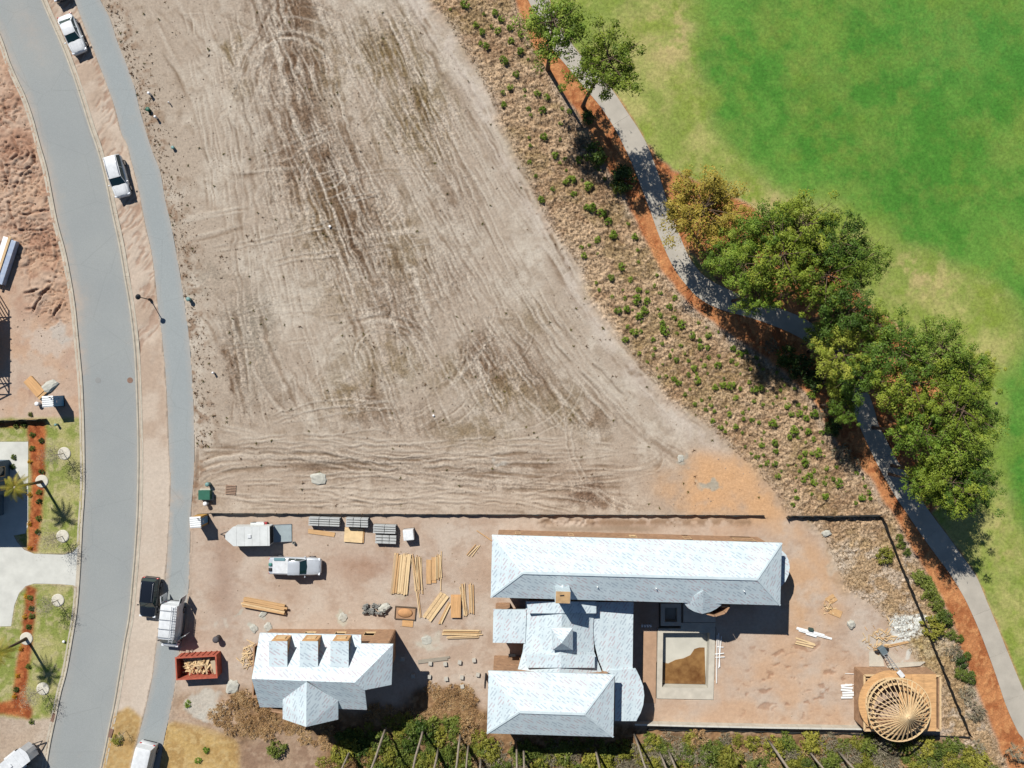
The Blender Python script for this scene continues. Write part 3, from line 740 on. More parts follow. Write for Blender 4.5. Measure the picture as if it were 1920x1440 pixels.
for r, (nm, mt) in enumerate(specs):
    ys, xs = np.nonzero(reg == r)
    q = np.stack([idx[ys + 1, xs], idx[ys + 1, xs + 1], idx[ys, xs + 1], idx[ys, xs]], -1)
    used, inv = np.unique(q, return_inverse=True)
    q = inv.reshape(-1, 4)
    me = bpy.data.meshes.new(nm)
    me.vertices.add(len(used)); me.vertices.foreach_set('co', allv[used].ravel())
    me.loops.add(q.size); me.loops.foreach_set('vertex_index', q.ravel().astype(np.int32))
    me.polygons.add(len(q)); me.polygons.foreach_set('loop_start', np.arange(0, q.size, 4, dtype=np.int32))
    me.update(calc_edges=True)
    me.polygons.foreach_set('use_smooth', np.ones(len(q), bool))
    ca = me.color_attributes.new('soil', 'FLOAT_COLOR', 'POINT')
    ca.data.foreach_set('color', allc[used].ravel())
    me.materials.append(mt)
    o = bpy.data.objects.new(nm, me); COL.objects.link(o); tag(o, kind='structure')

# wide land beyond, a little lower
mt = mat('outer_land', C4(150, 140, 100), .95, var=.5, vscale=.03, col2=C4(110, 130, 70), detail=8)
m_ = MB()
ex0, ex1, ey0, ey1 = (gx[0] - 960) / 17, (gx[-1] - 960) / 17, (720 - gy[-1]) / 17, (720 - gy[0]) / 17
for q in ([(-900, -900), (ex0, -900), (ex0, 900), (-900, 900)], [(ex1, -900), (900, -900), (900, 900), (ex1, 900)], [(ex0, -900), (ex1, -900), (ex1, ey0), (ex0, ey0)], [(ex0, ey1), (ex1, ey1), (ex1, 900), (ex0, 900)]):
    m_.poly([(x, y, -.04) for x, y in q])
o = m_.build('ground', mt); tag(o, kind='structure')

# ================================================================== HARD SURFACES
def strip(name, poly, z, mt, thick=None):
    b = bmesh.new()
    vs = [b.verts.new(P(x, y, 0) + Vector((0, 0, z))) for x, y in poly]
    f = b.faces.new(vs)
    if f.normal.z < 0: f.normal_flip()
    b.normal_update()
    if b.faces[:][0].normal.z < 0: bmesh.ops.reverse_faces(b, faces=b.faces[:])
    bmesh.ops.triangulate(b, faces=b.faces[:])
    m_ = MB().frombm(b)
    o = m_.build(name, mt); tag(o, kind='structure')
    return o

def resample(pts, step):
    out = [pts[0]]; acc = 0
    for a, b in zip(pts[:-1], pts[1:]):
        L = math.hypot(b[0] - a[0], b[1] - a[1])
        while acc + L >= step:
            t = (step - acc) / L
            a = (a[0] + (b[0] - a[0]) * t, a[1] + (b[1] - a[1]) * t); out.append(a)
            L = math.hypot(b[0] - a[0], b[1] - a[1]); acc = 0
        acc += L
    return out

def asphalt(name, base, dark, lightc, dust):
    m = bpy.data.materials.new(name); m.use_nodes = True
    n, l = nodes_of(m); b = n['Principled BSDF']; b.inputs['Roughness'].default_value = .85; b.inputs['Specular IOR Level'].default_value = .2
    tc = n.new('ShaderNodeTexCoord')
    def nz(s, d=5, r=.6):
        a = n.new('ShaderNodeTexNoise'); a.inputs['Scale'].default_value = s; a.inputs['Detail'].default_value = d; a.inputs['Roughness'].default_value = r
        l.new(tc.outputs['Object'], a.inputs['Vector']); return a
    def ramp(src, p0, p1, c0, c1):
        r = n.new('ShaderNodeValToRGB'); r.color_ramp.elements[0].position = p0; r.color_ramp.elements[1].position = p1
        r.color_ramp.elements[0].color = c0; r.color_ramp.elements[1].color = c1; l.new(src, r.inputs[0]); return r
    r1 = ramp(nz(.12, 6, .55).outputs[0], .3, .7, dark, base)
    r2 = ramp(nz(.35, 6, .7).outputs[0], .62, .80, (0, 0, 0, 1), (.45, .45, .45, 1))
    mx = n.new('ShaderNodeMixRGB'); mx.inputs[2].default_value = dust; l.new(r2.outputs[0], mx.inputs[0]); l.new(r1.outputs[0], mx.inputs[1])
    r3 = ramp(nz(14, 3, .8).outputs[0], .3, .7, (.84, .84, .84, 1), (1.12, 1.12, 1.12, 1))
    m2 = n.new('ShaderNodeMixRGB'); m2.blend_type = 'MULTIPLY'; m2.inputs[0].default_value = 1; l.new(mx.outputs[0], m2.inputs[1]); l.new(r3.outputs[0], m2.inputs[2])
    vo = n.new('ShaderNodeTexVoronoi'); vo.inputs['Scale'].default_value = 1.1; l.new(tc.outputs['Object'], vo.inputs['Vector'])
    r4 = ramp(vo.outputs['Distance'], .03, .07, (.72, .70, .68, 1), (1, 1, 1, 1))
    m3 = n.new('ShaderNodeMixRGB'); m3.blend_type = 'MULTIPLY'; m3.inputs[0].default_value = .5; l.new(m2.outputs[0], m3.inputs[1]); l.new(r4.outputs[0], m3.inputs[2])
    at = n.new('ShaderNodeAttribute'); at.attribute_name = 'dust'
    dn = n.new('ShaderNodeMapRange'); dn.inputs[1].default_value = .25; dn.inputs[2].default_value = .7; l.new(nz(.9, 7, .7).outputs[0], dn.inputs[0])
    dm_ = n.new('ShaderNodeMath'); dm_.operation = 'MULTIPLY'; l.new(at.outputs['Fac'], dm_.inputs[0]); l.new(dn.outputs[0], dm_.inputs[1])
    m4 = n.new('ShaderNodeMixRGB'); m4.inputs[2].default_value = C4(208, 184, 164); l.new(dm_.outputs[0], m4.inputs[0]); l.new(m3.outputs[0], m4.inputs[1])
    # hairline cracks and worn wheel lanes
    vc_ = n.new('ShaderNodeTexVoronoi'); vc_.feature = 'DISTANCE_TO_EDGE'; vc_.inputs['Scale'].default_value = .16; l.new(tc.outputs['Object'], vc_.inputs['Vector'])
    r5 = ramp(vc_.outputs['Distance'], .0, .006, (.80, .80, .80, 1), (1, 1, 1, 1))
    m5 = n.new('ShaderNodeMixRGB'); m5.blend_type = 'MULTIPLY'; m5.inputs[0].default_value = .6; l.new(m4.outputs[0], m5.inputs[1]); l.new(r5.outputs[0], m5.inputs[2])
    l.new(m5.outputs[0], b.inputs['Base Color'])
    bp = n.new('ShaderNodeBump'); bp.inputs['Distance'].default_value = .008; l.new(nz(60, 2).outputs[0], bp.inputs['Height']); l.new(bp.outputs[0], b.inputs['Normal'])
    return m
road_m = asphalt('road_asphalt', C4(170, 174, 174), C4(160, 165, 167), None, C4(186, 178, 168))
walk_m = asphalt('walk_asphalt', C4(171, 177, 179), C4(162, 169, 172), None, C4(184, 178, 170))
def road_strip(name, L_, R_, z, mt, dustf, ncol=11):
    la, ra = resample(smooth_line(L_, 8), 6.0), smooth_line(R_, 24)
    RA = np.array(ra); vs = []; cs = []; j0 = 0
    for p in la:
        dd = np.hypot(RA[:, 0] - p[0], (RA[:, 1] - p[1]) * 1.0); dd[:j0] = 1e9; j0 = int(np.argmin(dd)); r_ = RA[j0]
        for k in range(ncol):
            f = k / (ncol - 1); x, y = p[0] + (r_[0] - p[0]) * f, p[1] + (r_[1] - p[1]) * f
            w = P(x, y); vs.append((w.x, w.y, z)); cs.append((dustf(f, x, y),) * 3 + (1.0,))
    fs = []
    for i in range(len(la) - 1):
        for k in range(ncol - 1): fs.append((i * ncol + k, (i + 1) * ncol + k, (i + 1) * ncol + k + 1, i * ncol + k + 1))
    me = bpy.data.meshes.new(name); me.from_pydata(vs, [], fs); me.materials.append(mt)
    ca = me.color_attributes.new('dust', 'FLOAT_COLOR', 'POINT'); ca.data.foreach_set('color', np.array(cs, np.float32).ravel())
    me.update(); o = bpy.data.objects.new(name, me); COL.objects.link(o); tag(o, kind='structure')
def road_dust(f, x, y):
    e = max(math.exp(-(f / .10) ** 2) * (1.0 if y < 700 else .35), .45 * math.exp(-((1 - f) / .07) ** 2))
    return min(1, e + .5 * math.exp(-((y - 560) / 40) ** 2) * math.exp(-(f / .25) ** 2) + .3 * math.exp(-((y - 60) / 60) ** 2) * math.exp(-((f - .55) / .2) ** 2))
def walk_dust(f, x, y):
    e = .5 * max(math.exp(-(f / .12) ** 2), math.exp(-((1 - f) / .12) ** 2))
    return min(1, e + .55 * math.exp(-((y - 935) / 14) ** 2) * math.exp(-((f - .4) / .3) ** 2) + .4 * math.exp(-((y - 1080) / 150) ** 2) * (f < .2))
road_strip('road', ROAD_L, ROAD_R, .02, road_m, road_dust)
road_strip('pavement', WALK_L, WALK_R, .03, walk_m, walk_dust, 9)
conc_m = mat('cart_path_concrete', C4(196, 188, 176), .85, var=.18, vscale=.5, bump=.006, bscale=30, detail=8)
drive_m = mat('driveway_concrete', C4(224, 224, 218), .8, var=.16, vscale=.6, bump=.006, bscale=40, detail=8)
strip('driveway', DRIVE, .03, drive_m)

# cart path: one slab after the other
cl, cr = smooth_line(CART_L, 10), smooth_line(CART_R, 10)
cart = bpy.data.objects.new('cart_path', None); COL.objects.link(cart); tag(cart, kind='structure')
crA = np.array(cr)
cl2 = resample(cl, 8.5)
rt = []
jlast = 0
for p in cl2:
    dd = np.hypot(crA[:, 0] - p[0], crA[:, 1] - p[1]); dd[:jlast] = 1e9
    j = int(np.argmin(dd)); jlast = j; rt.append(tuple(crA[j]))
SL = 10
for i in range(0, len(cl2) - 1, SL):
    a = cl2[i:i + SL + 1]; b = rt[i:i + SL + 1]
    if len(a) < 2: break
    pl = a + b[::-1]
    if all(q[1] < -60 or q[1] > 1500 for q in pl): continue
    # shrink a little for the joint
    def shr(k0, k1):
        return ((k0[0] * .985 + k1[0] * .015), (k0[1] * .985 + k1[1] * .015))
    a = [shr(a[0], a[1])] + a[1:-1] + [shr(a[-1], a[-2])]; b = [shr(b[0], b[1])] + b[1:-1] + [shr(b[-1], b[-2])]
    pts = []
    for q in a + b[::-1]:
        w = P(q[0], q[1]);
        if not pts or (pts[-1] - w).length > 1e-3: pts.append(w)
    MB().prism([(p.x, p.y) for p in pts], -.05, .035 + rnd.uniform(0, .006)).build('slab', conc_m, cart)

# kerbs: cast in lengths
kerb_m = mat('kerb_concrete', C4(206, 196, 180), .85, var=.22, vscale=1.2, bump=.006, bscale=30, detail=8)
gut_m = mat('gutter_concrete', C4(196, 190, 178), .85, var=.2, vscale=1.0, detail=8)
def kerb(line, side, name):
    root = bpy.data.objects.new(name, None); COL.objects.link(root); tag(root, kind='structure')
    ln = smooth_line(line, 8)
    ln = [p for p in resample(ln, 10.0) if -60 < p[1] < 1500]
    N = 12
    for i in range(0, len(ln) - 1, N):
        seg = ln[i:i + N + 1]
        if len(seg) < 2: break
        pr = []
        for k, p in enumerate(seg):
            q0 = seg[max(k - 1, 0)]; q1 = seg[min(k + 1, len(seg) - 1)]
            d = Vector((q1[0] - q0[0], -(q1[1] - q0[1]), 0)).normalized()
            nrm = Vector((d.y, -d.x, 0)) * side
            w = P(p[0], p[1])
            if k == 0: w = w + d * .012
            if k == len(seg) - 1: w = w - d * .012
            pr.append((w, nrm))
        m_ = MB()
        sec = [(-.36, -.06), (-.36, .028), (.0, .035), (.08, .12), (.16, .135), (.22, .12), (.22, -.06)]
        ns = len(sec)
        vs = [tuple(w + nrm * o_ + Vector((0, 0, z))) for w, nrm in pr for o_, z in sec]
        fs = []
        for k in range(len(pr) - 1):
            for j in range(ns - 1):
                fs.append((k * ns + j, k * ns + j + 1, (k + 1) * ns + j + 1, (k + 1) * ns + j))
        fs.append(tuple(range(ns))); fs.append(tuple((len(pr) - 1) * ns + j for j in range(ns))[::-1])
        m_.add(vs, fs).build('kerb_stone', kerb_m, root)
kerb(ROAD_R, 1, 'kerb')
kerb(ROAD_L, -1, 'kerb')
# ================================================================== BUILDINGS
def wrapmat():
    """white roof underlayment: lapped sheets with printed slanted dashes"""
    m = bpy.data.materials.new('roof_underlayment'); m.use_nodes = True
    n, l = nodes_of(m); b = n['Principled BSDF']
    b.inputs['Roughness'].default_value = .55; b.inputs['Specular IOR Level'].default_value = .3
    uv = n.new('ShaderNodeUVMap')
    def mapping(rot, sc, loc=(0, 0, 0)):
        a = n.new('ShaderNodeMapping'); a.inputs['Rotation'].default_value = (0, 0, rot); a.inputs['Scale'].default_value = sc; a.inputs['Location'].default_value = loc
        l.new(uv.outputs[0], a.inputs[0]); return a
    def brick(mp, bw, rh, mortar):
        t = n.new('ShaderNodeTexBrick'); t.offset = .37; t.offset_frequency = 2
        t.inputs['Scale'].default_value = 1; t.inputs['Mortar Size'].default_value = mortar; t.inputs['Mortar Smooth'].default_value = .3
        t.inputs['Brick Width'].default_value = bw; t.inputs['Row Height'].default_value = rh
        l.new(mp.outputs[0], t.inputs['Vector']); return t
    b1 = brick(mapping(math.radians(34), (1, 1, 1)), 1.0, .30, .105)
    b2 = brick(mapping(math.radians(8), (1, 1, 1)), 1.55, .95, .17)
    gate = n.new('ShaderNodeMath'); gate.operation = 'SUBTRACT'; gate.inputs[0].default_value = 1; l.new(b2.outputs['Fac'], gate.inputs[1])
    inv = n.new('ShaderNodeMath'); inv.operation = 'SUBTRACT'; inv.inputs[0].default_value = 1; l.new(b1.outputs['Fac'], inv.inputs[1])
    mul = n.new('ShaderNodeMath'); mul.operation = 'MULTIPLY'; l.new(inv.outputs[0], mul.inputs[0]); l.new(gate.outputs[0], mul.inputs[1])
    m08 = n.new('ShaderNodeMath'); m08.operation = 'MULTIPLY'; m08.inputs[1].default_value = .45; l.new(mul.outputs[0], m08.inputs[0])
    n2 = n.new('ShaderNodeTexNoise'); n2.inputs['Scale'].default_value = .45; l.new(uv.outputs[0], n2.inputs['Vector'])
    dash = n.new('ShaderNodeValToRGB'); dash.color_ramp.elements[0].position = .45; dash.color_ramp.elements[1].position = .55
    dash.color_ramp.elements[0].color = (.14, .17, .23, 1); dash.color_ramp.elements[1].color = (.30, .14, .16, 1); l.new(n2.outputs[0], dash.inputs[0])
    n3 = n.new('ShaderNodeTexNoise'); n3.inputs['Scale'].default_value = .8; n3.inputs['Detail'].default_value = 4; l.new(uv.outputs[0], n3.inputs['Vector'])
    base = n.new('ShaderNodeValToRGB'); base.color_ramp.elements[0].color = (.385, .455, .485, 1); base.color_ramp.elements[1].color = (.445, .515, .54, 1); base.color_ramp.elements[0].position = .3; base.color_ramp.elements[1].position = .65
    l.new(n3.outputs[0], base.inputs[0])
    sh = brick(mapping(0, (1, 1, 1)), 9.0, 1.15, .012)
    lap = n.new('ShaderNodeMixRGB'); lap.blend_type = 'MULTIPLY'; lap.inputs[2].default_value = (.80, .84, .87, 1)
    l.new(sh.outputs['Fac'], lap.inputs[0]); l.new(base.outputs[0], lap.inputs[1])
    mx = n.new('ShaderNodeMixRGB'); l.new(m08.outputs[0], mx.inputs[0]); l.new(lap.outputs[0], mx.inputs[1]); l.new(dash.outputs[0], mx.inputs[2])
    l.new(mx.outputs[0], b.inputs['Base Color'])
    bp = n.new('ShaderNodeBump'); bp.inputs['Distance'].default_value = .02; bp.inputs['Strength'].default_value = .5; l.new(n3.outputs[0], bp.inputs['Height']); l.new(bp.outputs[0], b.inputs['Normal'])
    return m
WRAP = wrapmat()
PLY = mat('plywood_sheathing', C4(232, 182, 128), .8, var=.3, vscale=1.2, wave=(1, 4, 4), bump=.004, bscale=12)
OSB = mat('wall_sheathing', C4(190, 150, 118), .85, var=.3, vscale=2.0, bump=.004, bscale=14)
STUD = mat('sawn_lumber', C4(240, 206, 160), .8, var=.25, vscale=2.5, wave=(6, 1, 1))
LUM2 = mat('sawn_lumber_pale', C4(252, 220, 172), .8, var=.22, vscale=2.0)
LUM3 = mat('sawn_lumber_amber', C4(226, 182, 132), .8, var=.25, vscale=2.0)
DARK = mat('dark_interior', (.012, .012, .014, 1), .9)  # near-black colour; on openings it paints the shade inside
GLASS = mat('dark_window_glass', (.012, .02, .024, 1), .06, spec=.6)
CONC = mat('site_concrete', C4(216, 208, 194), .85, var=.2, vscale=1.0, bump=.006, bscale=25, detail=8)
BLOCKG = mat('grey_block', C4(178, 178, 174), .9, var=.25, vscale=4, bump=.01, bscale=30)

def roof(name, faces, parent, thick=.2, mt=None):
    """faces: lists of 3-D points (top side). Adds underside and fascia so that the roof is a solid deck"""
    mb = MB(); key = {}; V = []; FF = []
    def vid(p):
        k = (round(p[0], 3), round(p[1], 3), round(p[2], 3))
        if k not in key: key[k] = len(V); V.append(Vector(p))
        return key[k]
    for f in faces:
        ids = [vid(p) for p in f]
        a, b, c = V[ids[0]], V[ids[1]], V[ids[2]]
        nrm = (b - a).cross(c - a)
        if nrm.z < 0: ids = ids[::-1]
        FF.append(ids)
    cnt = {}
    for f in FF:
        for i in range(len(f)):
            e = (f[i], f[(i + 1) % len(f)]); cnt[tuple(sorted(e))] = cnt.get(tuple(sorted(e)), 0) + 1
    for f in FF:
        pts = [V[i] for i in f]
        nrm = (pts[1] - pts[0]).cross(pts[2] - pts[0]).normalized()
        u = Vector((0, 0, 1)).cross(nrm)
        if u.length < .05: u = Vector((1, 0, 0))
        u.normalize(); v = nrm.cross(u)
        mb.poly(pts, [(p.dot(u), p.dot(v)) for p in pts])
    nb = len(FF)
    for f in FF:
        pts = [V[i] - Vector((0, 0, thick)) for i in f][::-1]
        mb.poly(pts, [(0, 0)] * len(pts))
    for f in FF:
        for i in range(len(f)):
            a, b = f[i], f[(i + 1) % len(f)]
            if cnt[tuple(sorted((a, b)))] == 1:
                d = Vector((0, 0, thick))
                q = [V[a] - d, V[b] - d, V[b], V[a]]
                mb.poly(q, [(0, 0), (.1, 0), (.1, .1), (0, .1)])
    return mb.build(name, mt or WRAP, parent)

def inset(poly, d):
    n = len(poly); P2 = [Vector((p[0], p[1])) for p in poly]
    ar = sum(P2[i].x * P2[(i + 1) % n].y - P2[(i + 1) % n].x * P2[i].y for i in range(n))
    s = 1 if ar > 0 else -1
    out = []
    for i in range(n):
        a, b, c = P2[i - 1], P2[i], P2[(i + 1) % n]
        d1 = (b - a).normalized(); d2 = (c - b).normalized()
        n1 = Vector((-d1.y, d1.x)) * s; n2 = Vector((-d2.y, d2.x)) * s
        k = (n1 + n2); k = k / max(.2, k.dot(n1))
        out.append(b + k * d)
    return out

def walls(parent, poly, z0, z1, mt, th=.15, openings=()):
    """one wall per edge; openings: (edge, from, to, z0, z1) cut through, with a lumber frame as part"""
    n = len(poly)
    P2 = [Vector((p[0], p[1])) for p in poly]
    ar = sum(P2[i].x * P2[(i + 1) % n].y - P2[(i + 1) % n].x * P2[i].y for i in range(n))
    if ar < 0: P2 = P2[::-1]; flip = True
    else: flip = False
    zz = z1 if hasattr(z1, '__len__') else [z1] * n
    for i in range(n):
        a, b = P2[i], P2[(i + 1) % n]
        e = (n - 2 - i) % n if flip else i
        L = (b - a).length
        if L < .05: continue
        d = (b - a) / L; nn = Vector((d.y, -d.x))
        ops = sorted([o for o in openings if o[0] == e], key=lambda o: o[1])
        m = MB()
        def panel(s0, s1, za, zb):
            if s1 - s0 < .01 or zb - za < .01: return
            p = a + d * ((s0 + s1) / 2) - nn * (th / 2)
            m.box((p.x, p.y, (za + zb) / 2), (s1 - s0, th, zb - za), math.atan2(d.y, d.x))
        x = th * .5
        for o in ops:
            panel(x, o[1], z0, zz[e]); panel(o[1], o[2], z0, o[3]); panel(o[1], o[2], o[4], zz[e]); x = o[2]
        panel(x, L - th * .5 + .02, z0, zz[e])
        w = m.build('wall', mt, parent)
        for o in ops:
            f = MB()
            for (s0, s1, za, zb) in ((o[1], o[1] + .06, o[3], o[4]), (o[2] - .06, o[2], o[3], o[4]), (o[1] + .06, o[2] - .06, o[4] - .06, o[4]), (o[1] + .06, o[2] - .06, o[3], o[3] + .06)):
                p = a + d * ((s0 + s1) / 2) + nn * .01 - nn * (th / 2)
                f.box((p.x, p.y, (za + zb) / 2), (s1 - s0 - .002, th + .02, zb - za - .002), math.atan2(d.y, d.x))
            f.build('window_frame', STUD, w)

# ---------------------------------------------------------------- main house
house = thing('house_under_construction', 'large new house with long white wrapped hip roofs beside the empty pool', 'house', P(1150, 1200))
EZ, RZ = 6.2, 7.75
a = [P(923, 1003, EZ), P(1466, 1018, EZ), P(1463, 1135, EZ), P(920, 1120, EZ)]
r0, r1 = P(981, 1074, RZ), P(1420, 1086, RZ)
roof('roof', [[a[0], a[1], r1, r0], [a[1], a[2], r1], [a[2], a[3], r0, r1], [a[3], a[0], r0]], house)
wp = inset(a, .55)
L0 = (wp[1] - wp[0]).length
def along(px):   # distance along the north wall for a photo column
    return max(.3, (P(px, 1008, EZ - .6).x - wp[0].x))
ops = []
for (x0, x1) in ((950, 992), (1013, 1025), (1074, 1087), (1286, 1297), (1304, 1314), (1358, 1369), (1408, 1420)):
    ops.append((0, along(x0), along(x1), 4.2, 5.6))
for (x0, x1) in ((950, 992), (1074, 1090), (1180, 1196), (1304, 1316), (1408, 1420)):
    ops.append((0, along(x0) + .05, along(x1) - .05, 1.0, 2.4))
walls(house, wp, 0, EZ - .22, OSB, openings=ops)
def ridge_cap(pts, par, w=.26):
    for p, q in zip(pts[:-1], pts[1:]):
        MB().bar(Vector(p) + Vector((0, 0, .015)), Vector(q) + Vector((0, 0, .015)), w, .035).build('ridge_cap', CAPM, par)
CAPM = mat('ridge_wrap', (.42, .49, .515, 1), .55, var=.12, vscale=1.5)
ridge_cap([r0, r1], house); 
for q in (a[0], a[3]): ridge_cap([r0, q], house, .18)
for q in (a[1], a[2]): ridge_cap([r1, q], house, .18)
for (x, y, z) in ((1120, 1100, 7.05), (1230, 1103, 7.05), (1395, 1108, 7.05)):
    p = P(x, y, z); MB().lathe((p.x, p.y, z - .5), [(.05, 0), (.05, .75), (.03, .76)], 8).build('vent_pipe', mat('white_pvc', (.62, .63, .62, 1), .4), house, True)
# second block
c = [P(916, 1258, EZ), P(1152, 1265, EZ), P(1150, 1382, EZ), P(913, 1375, EZ)]
q0, q1 = P(975, 1335, 7.75), P(1096, 1339, 7.75)
roof('roof', [[c[0], c[1], q1, q0], [c[1], c[2], q1], [c[2], c[3], q0, q1], [c[3], c[0], q0]], house)
walls(house, inset(c, .45), 0, EZ - .22, OSB, openings=[(3, 1.0, 2.2, 1, 2.4), (3, 3.5, 4.7, 1, 2.4), (3, 1.0, 2.2, 4, 5.2)])
ridge_cap([q0, q1], house)
for q in (c[0], c[3]): ridge_cap([q0, q], house, .18)
for q in (c[1], c[2]): ridge_cap([q1, q], house, .18)
# link block: low gable running north to south, raised strips at both ends
RI = [P(1053, 1127, 5.6), P(1053, 1175, 5.6), P(1051, 1225, 5.6), P(1049, 1262, 5.6)]
WE = [P(986, 1127, 4.15), P(986, 1175, 4.15), P(980, 1222, 4.15), P(969, 1262, 4.15)]
EE = [P(1116, 1127, 4.15), P(1112, 1175, 4.15), P(1114, 1222, 4.15), P(1129, 1262, 4.15)]
fs = []
for i in range(3):
    fs.append([WE[i], RI[i], RI[i + 1]]); fs.append([WE[i], RI[i + 1], WE[i + 1]])
    fs.append([RI[i], EE[i], EE[i + 1]]); fs.append([RI[i], EE[i + 1], RI[i + 1]])
roof('roof', fs, house, .15)
for (y0, y1, xw, xe) in ((1128, 1150, 987, 1118), (1229, 1252, 984, 1115)):
    zr, ze = 5.72, 5.0
    roof('roof', [[P(xw, y0, ze), P(1052, y0, zr), P(1052, y1, zr), P(xw + 4, y1, ze)], [P(1052, y0, zr), P(xe, y0, ze), P(xe, y1, ze), P(1052, y1, zr)]], house, .3)
walls(house, [P(992, 1122), P(1106, 1122), P(1108, 1225), P(988, 1225)], 0, 3.95, OSB)
# west porch roof, east terrace roof, round bay roof
roof('roof', [[P(925, 1143, 3.95), P(987, 1143, 4.3), P(985, 1206, 4.3), P(924, 1205, 3.95)]], house, .25)
walls(house, [P(936, 1140), P(986, 1140), P(986, 1185), P(936, 1185)], 0, 3.65, OSB, openings=[(3, .6, 2.0, 0.02, 2.4)])
ter = [(1117, 1129), (1188, 1129), (1187, 1170), (1186, 1259), (1131, 1259), (1122, 1237), (1115, 1208), (1112, 1178), (1114, 1150)]
roof('roof', [[P(x, y, 4.0 - (x - 1112) * .006) for x, y in ter]], house, .25)
walls(house, [P(1120, 1118), P(1180, 1118), P(1178, 1238), P(1130, 1238)], 0, 3.3, OSB)
bay = [(1131, 1258), (1192, 1254), (1199, 1268), (1206, 1286), (1208, 1304), (1206, 1322), (1201, 1337), (1193, 1352), (1153, 1352), (1153, 1266)]
roof('roof', [[P(x, y, 4.06 - (x - 1131) * .005) for x, y in bay]], house, .25)
walls(house, inset([P(x, y, 4) for x, y in [(1140, 1262), (1190, 1258), (1198, 1275), (1204, 1304), (1199, 1334), (1190, 1349), (1150, 1349)]], .35), 0, 3.6, OSB)
rb = [(1458, 1030), (1467, 1033), (1474, 1040), (1479, 1051), (1481, 1063), (1479, 1077), (1473, 1090), (1465, 1099), (1458, 1101)]
roof('roof', [[P(x, y, 3.7) for x, y in rb]], house, .25)
walls(house, inset([P(x, y, 3.7) for x, y in rb], .2), 0, 3.4, OSB)
# half-round bay on the south slope
cen = P(1319, 1107, 7.3)
arcp = [P(1281, 1129, 5.95), P(1290, 1140, 5.85), P(1302, 1147, 5.8), P(1317, 1151, 5.8), P(1333, 1147, 5.82), P(1344, 1141, 5.86), P(1353, 1134, 5.95)]
roof('roof', [[arcp[i], arcp[i + 1], cen] for i in range(6)], house, .2)
walls(house, [P(1290, 1110), P(1345, 1110), P(1336, 1124), P(1317, 1130), P(1300, 1125)], 0, 5.55, OSB)
# chimney chase with its cricket
ch = MB(); t = [P(1042, 1108, 9.2), P(1070, 1109, 9.2), P(1069, 1132, 9.2), P(1041, 1131, 9.2)]
ch.prism([(p.x, p.y) for p in t], 4.2, 9.2); cho = ch.build('chimney', CAPM, house)
cp = MB(); cp.prism([(p.x, p.y) for p in inset(t, .03)], 9.2, 9.24); cp.build('chimney_cap', mat('chimney_ply', C4(206, 170, 126), .85, var=.25, vscale=2), cho)
MB().bar(P(1050, 1117, 9.26), P(1058, 1116.5, 9.26), .12, .03).build('batten', DARK, cho)
ck = [P(1056, 1096, 7.65), P(1041, 1108, 7.15), P(1071, 1109, 7.15), P(1056, 1109, 7.85)]
roof('roof', [[ck[0], ck[1], ck[3]], [ck[0], ck[3], ck[2]]], house, .1)
# cupola
cz = 6.0
cu = [P(1033, 1177, cz), P(1074, 1177, cz), P(1074, 1219, cz), P(1036, 1219, cz)]
ap = P(1053, 1206, 7.25)
roof('cupola_roof', [[cu[0], cu[1], ap], [cu[1], cu[2], ap], [cu[2], cu[3], ap], [cu[3], cu[0], ap]], house, .12)
m_ = MB(); m_.prism([(p.x, p.y) for p in inset(cu, .3)], 4.6, 5.9); m_.build('cupola_wall', PLY, house)
# entrance walls beside the porch
def wall_bar(parent, pts, z, th, mt, name='wall'):
    m = MB()
    for (x0, y0), (x1, y1) in zip(pts[:-1], pts[1:]):
        p, q = P(x0, y0), P(x1, y1)
        m.bar(p + Vector((0, 0, z / 2)), q + Vector((0, 0, z / 2)), th, z)
    return m.build(name, mt, parent)
wall_bar(house, [(932, 1131), (956, 1131)], 2.6, .15, OSB)
wall_bar(house, [(931, 1131), (931, 1141)], 2.6, .15, OSB)
wall_bar(house, [(927, 1230), (978, 1231)], 2.8, .15, OSB)
m_ = MB(); m_.box(P(960, 1230, 1.9) + Vector((0, .09, 0)), (.75, .02, .9)); m_.build('painted_opening_shade', DARK, house)  # black panel on the solid wall, painting the shade within a window hole
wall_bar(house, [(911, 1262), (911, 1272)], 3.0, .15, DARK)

# ---------------------------------------------------------------- small house
sh = thing('garage_house', 'smaller new house with white wrapped roof, three dormers and a pointed south wing', 'house', P(600, 1230))
ez, rz = 6.5, 8.8
NWl, NEl = P(487, 1187, 5.7), P(677, 1191, 5.7)
SL_, SR_ = P(677, 1207, 6.45), P(737, 1208, 6.5)
RW, RE = P(472, 1273, rz), P(665, 1280, rz)
RM = P(577, 1277, rz)
SE_ = P(734, 1284, 6.5)
SW1, SE1 = P(487, 1326, 6.5), P(688, 1331, 6.5)
ML_ = P(605, 1197, 6.05)
roof('roof', [[NWl, NEl, SL_, RE, RM, RW], [SL_, SR_, RE], [SR_, SE_, RE], [RE, SE_, P(684, 1294, 8.15)],
              [RW, RM, P(530, 1313, 7.12), P(530, 1327, 6.5), SW1], [RM, RE, P(684, 1294, 8.15), SE1, P(634, 1329, 6.5), P(634, 1315, 7.12)]], sh)
roof('roof', [[P(575, 1279, rz + .03), P(574, 1363, rz + .03), P(530, 1348, 6.9), P(530, 1312, 7.2)], [P(575, 1279, rz + .03), P(634, 1314, 7.2), P(634, 1349, 6.9), P(574, 1363, rz + .03)]], sh)
base = [P(507, 1179), P(742, 1180), P(742, 1233), P(690, 1236), P(690, 1268), P(625, 1270), P(624, 1292), P(575, 1296), P(540, 1290), P(538, 1268), P(505, 1268)]
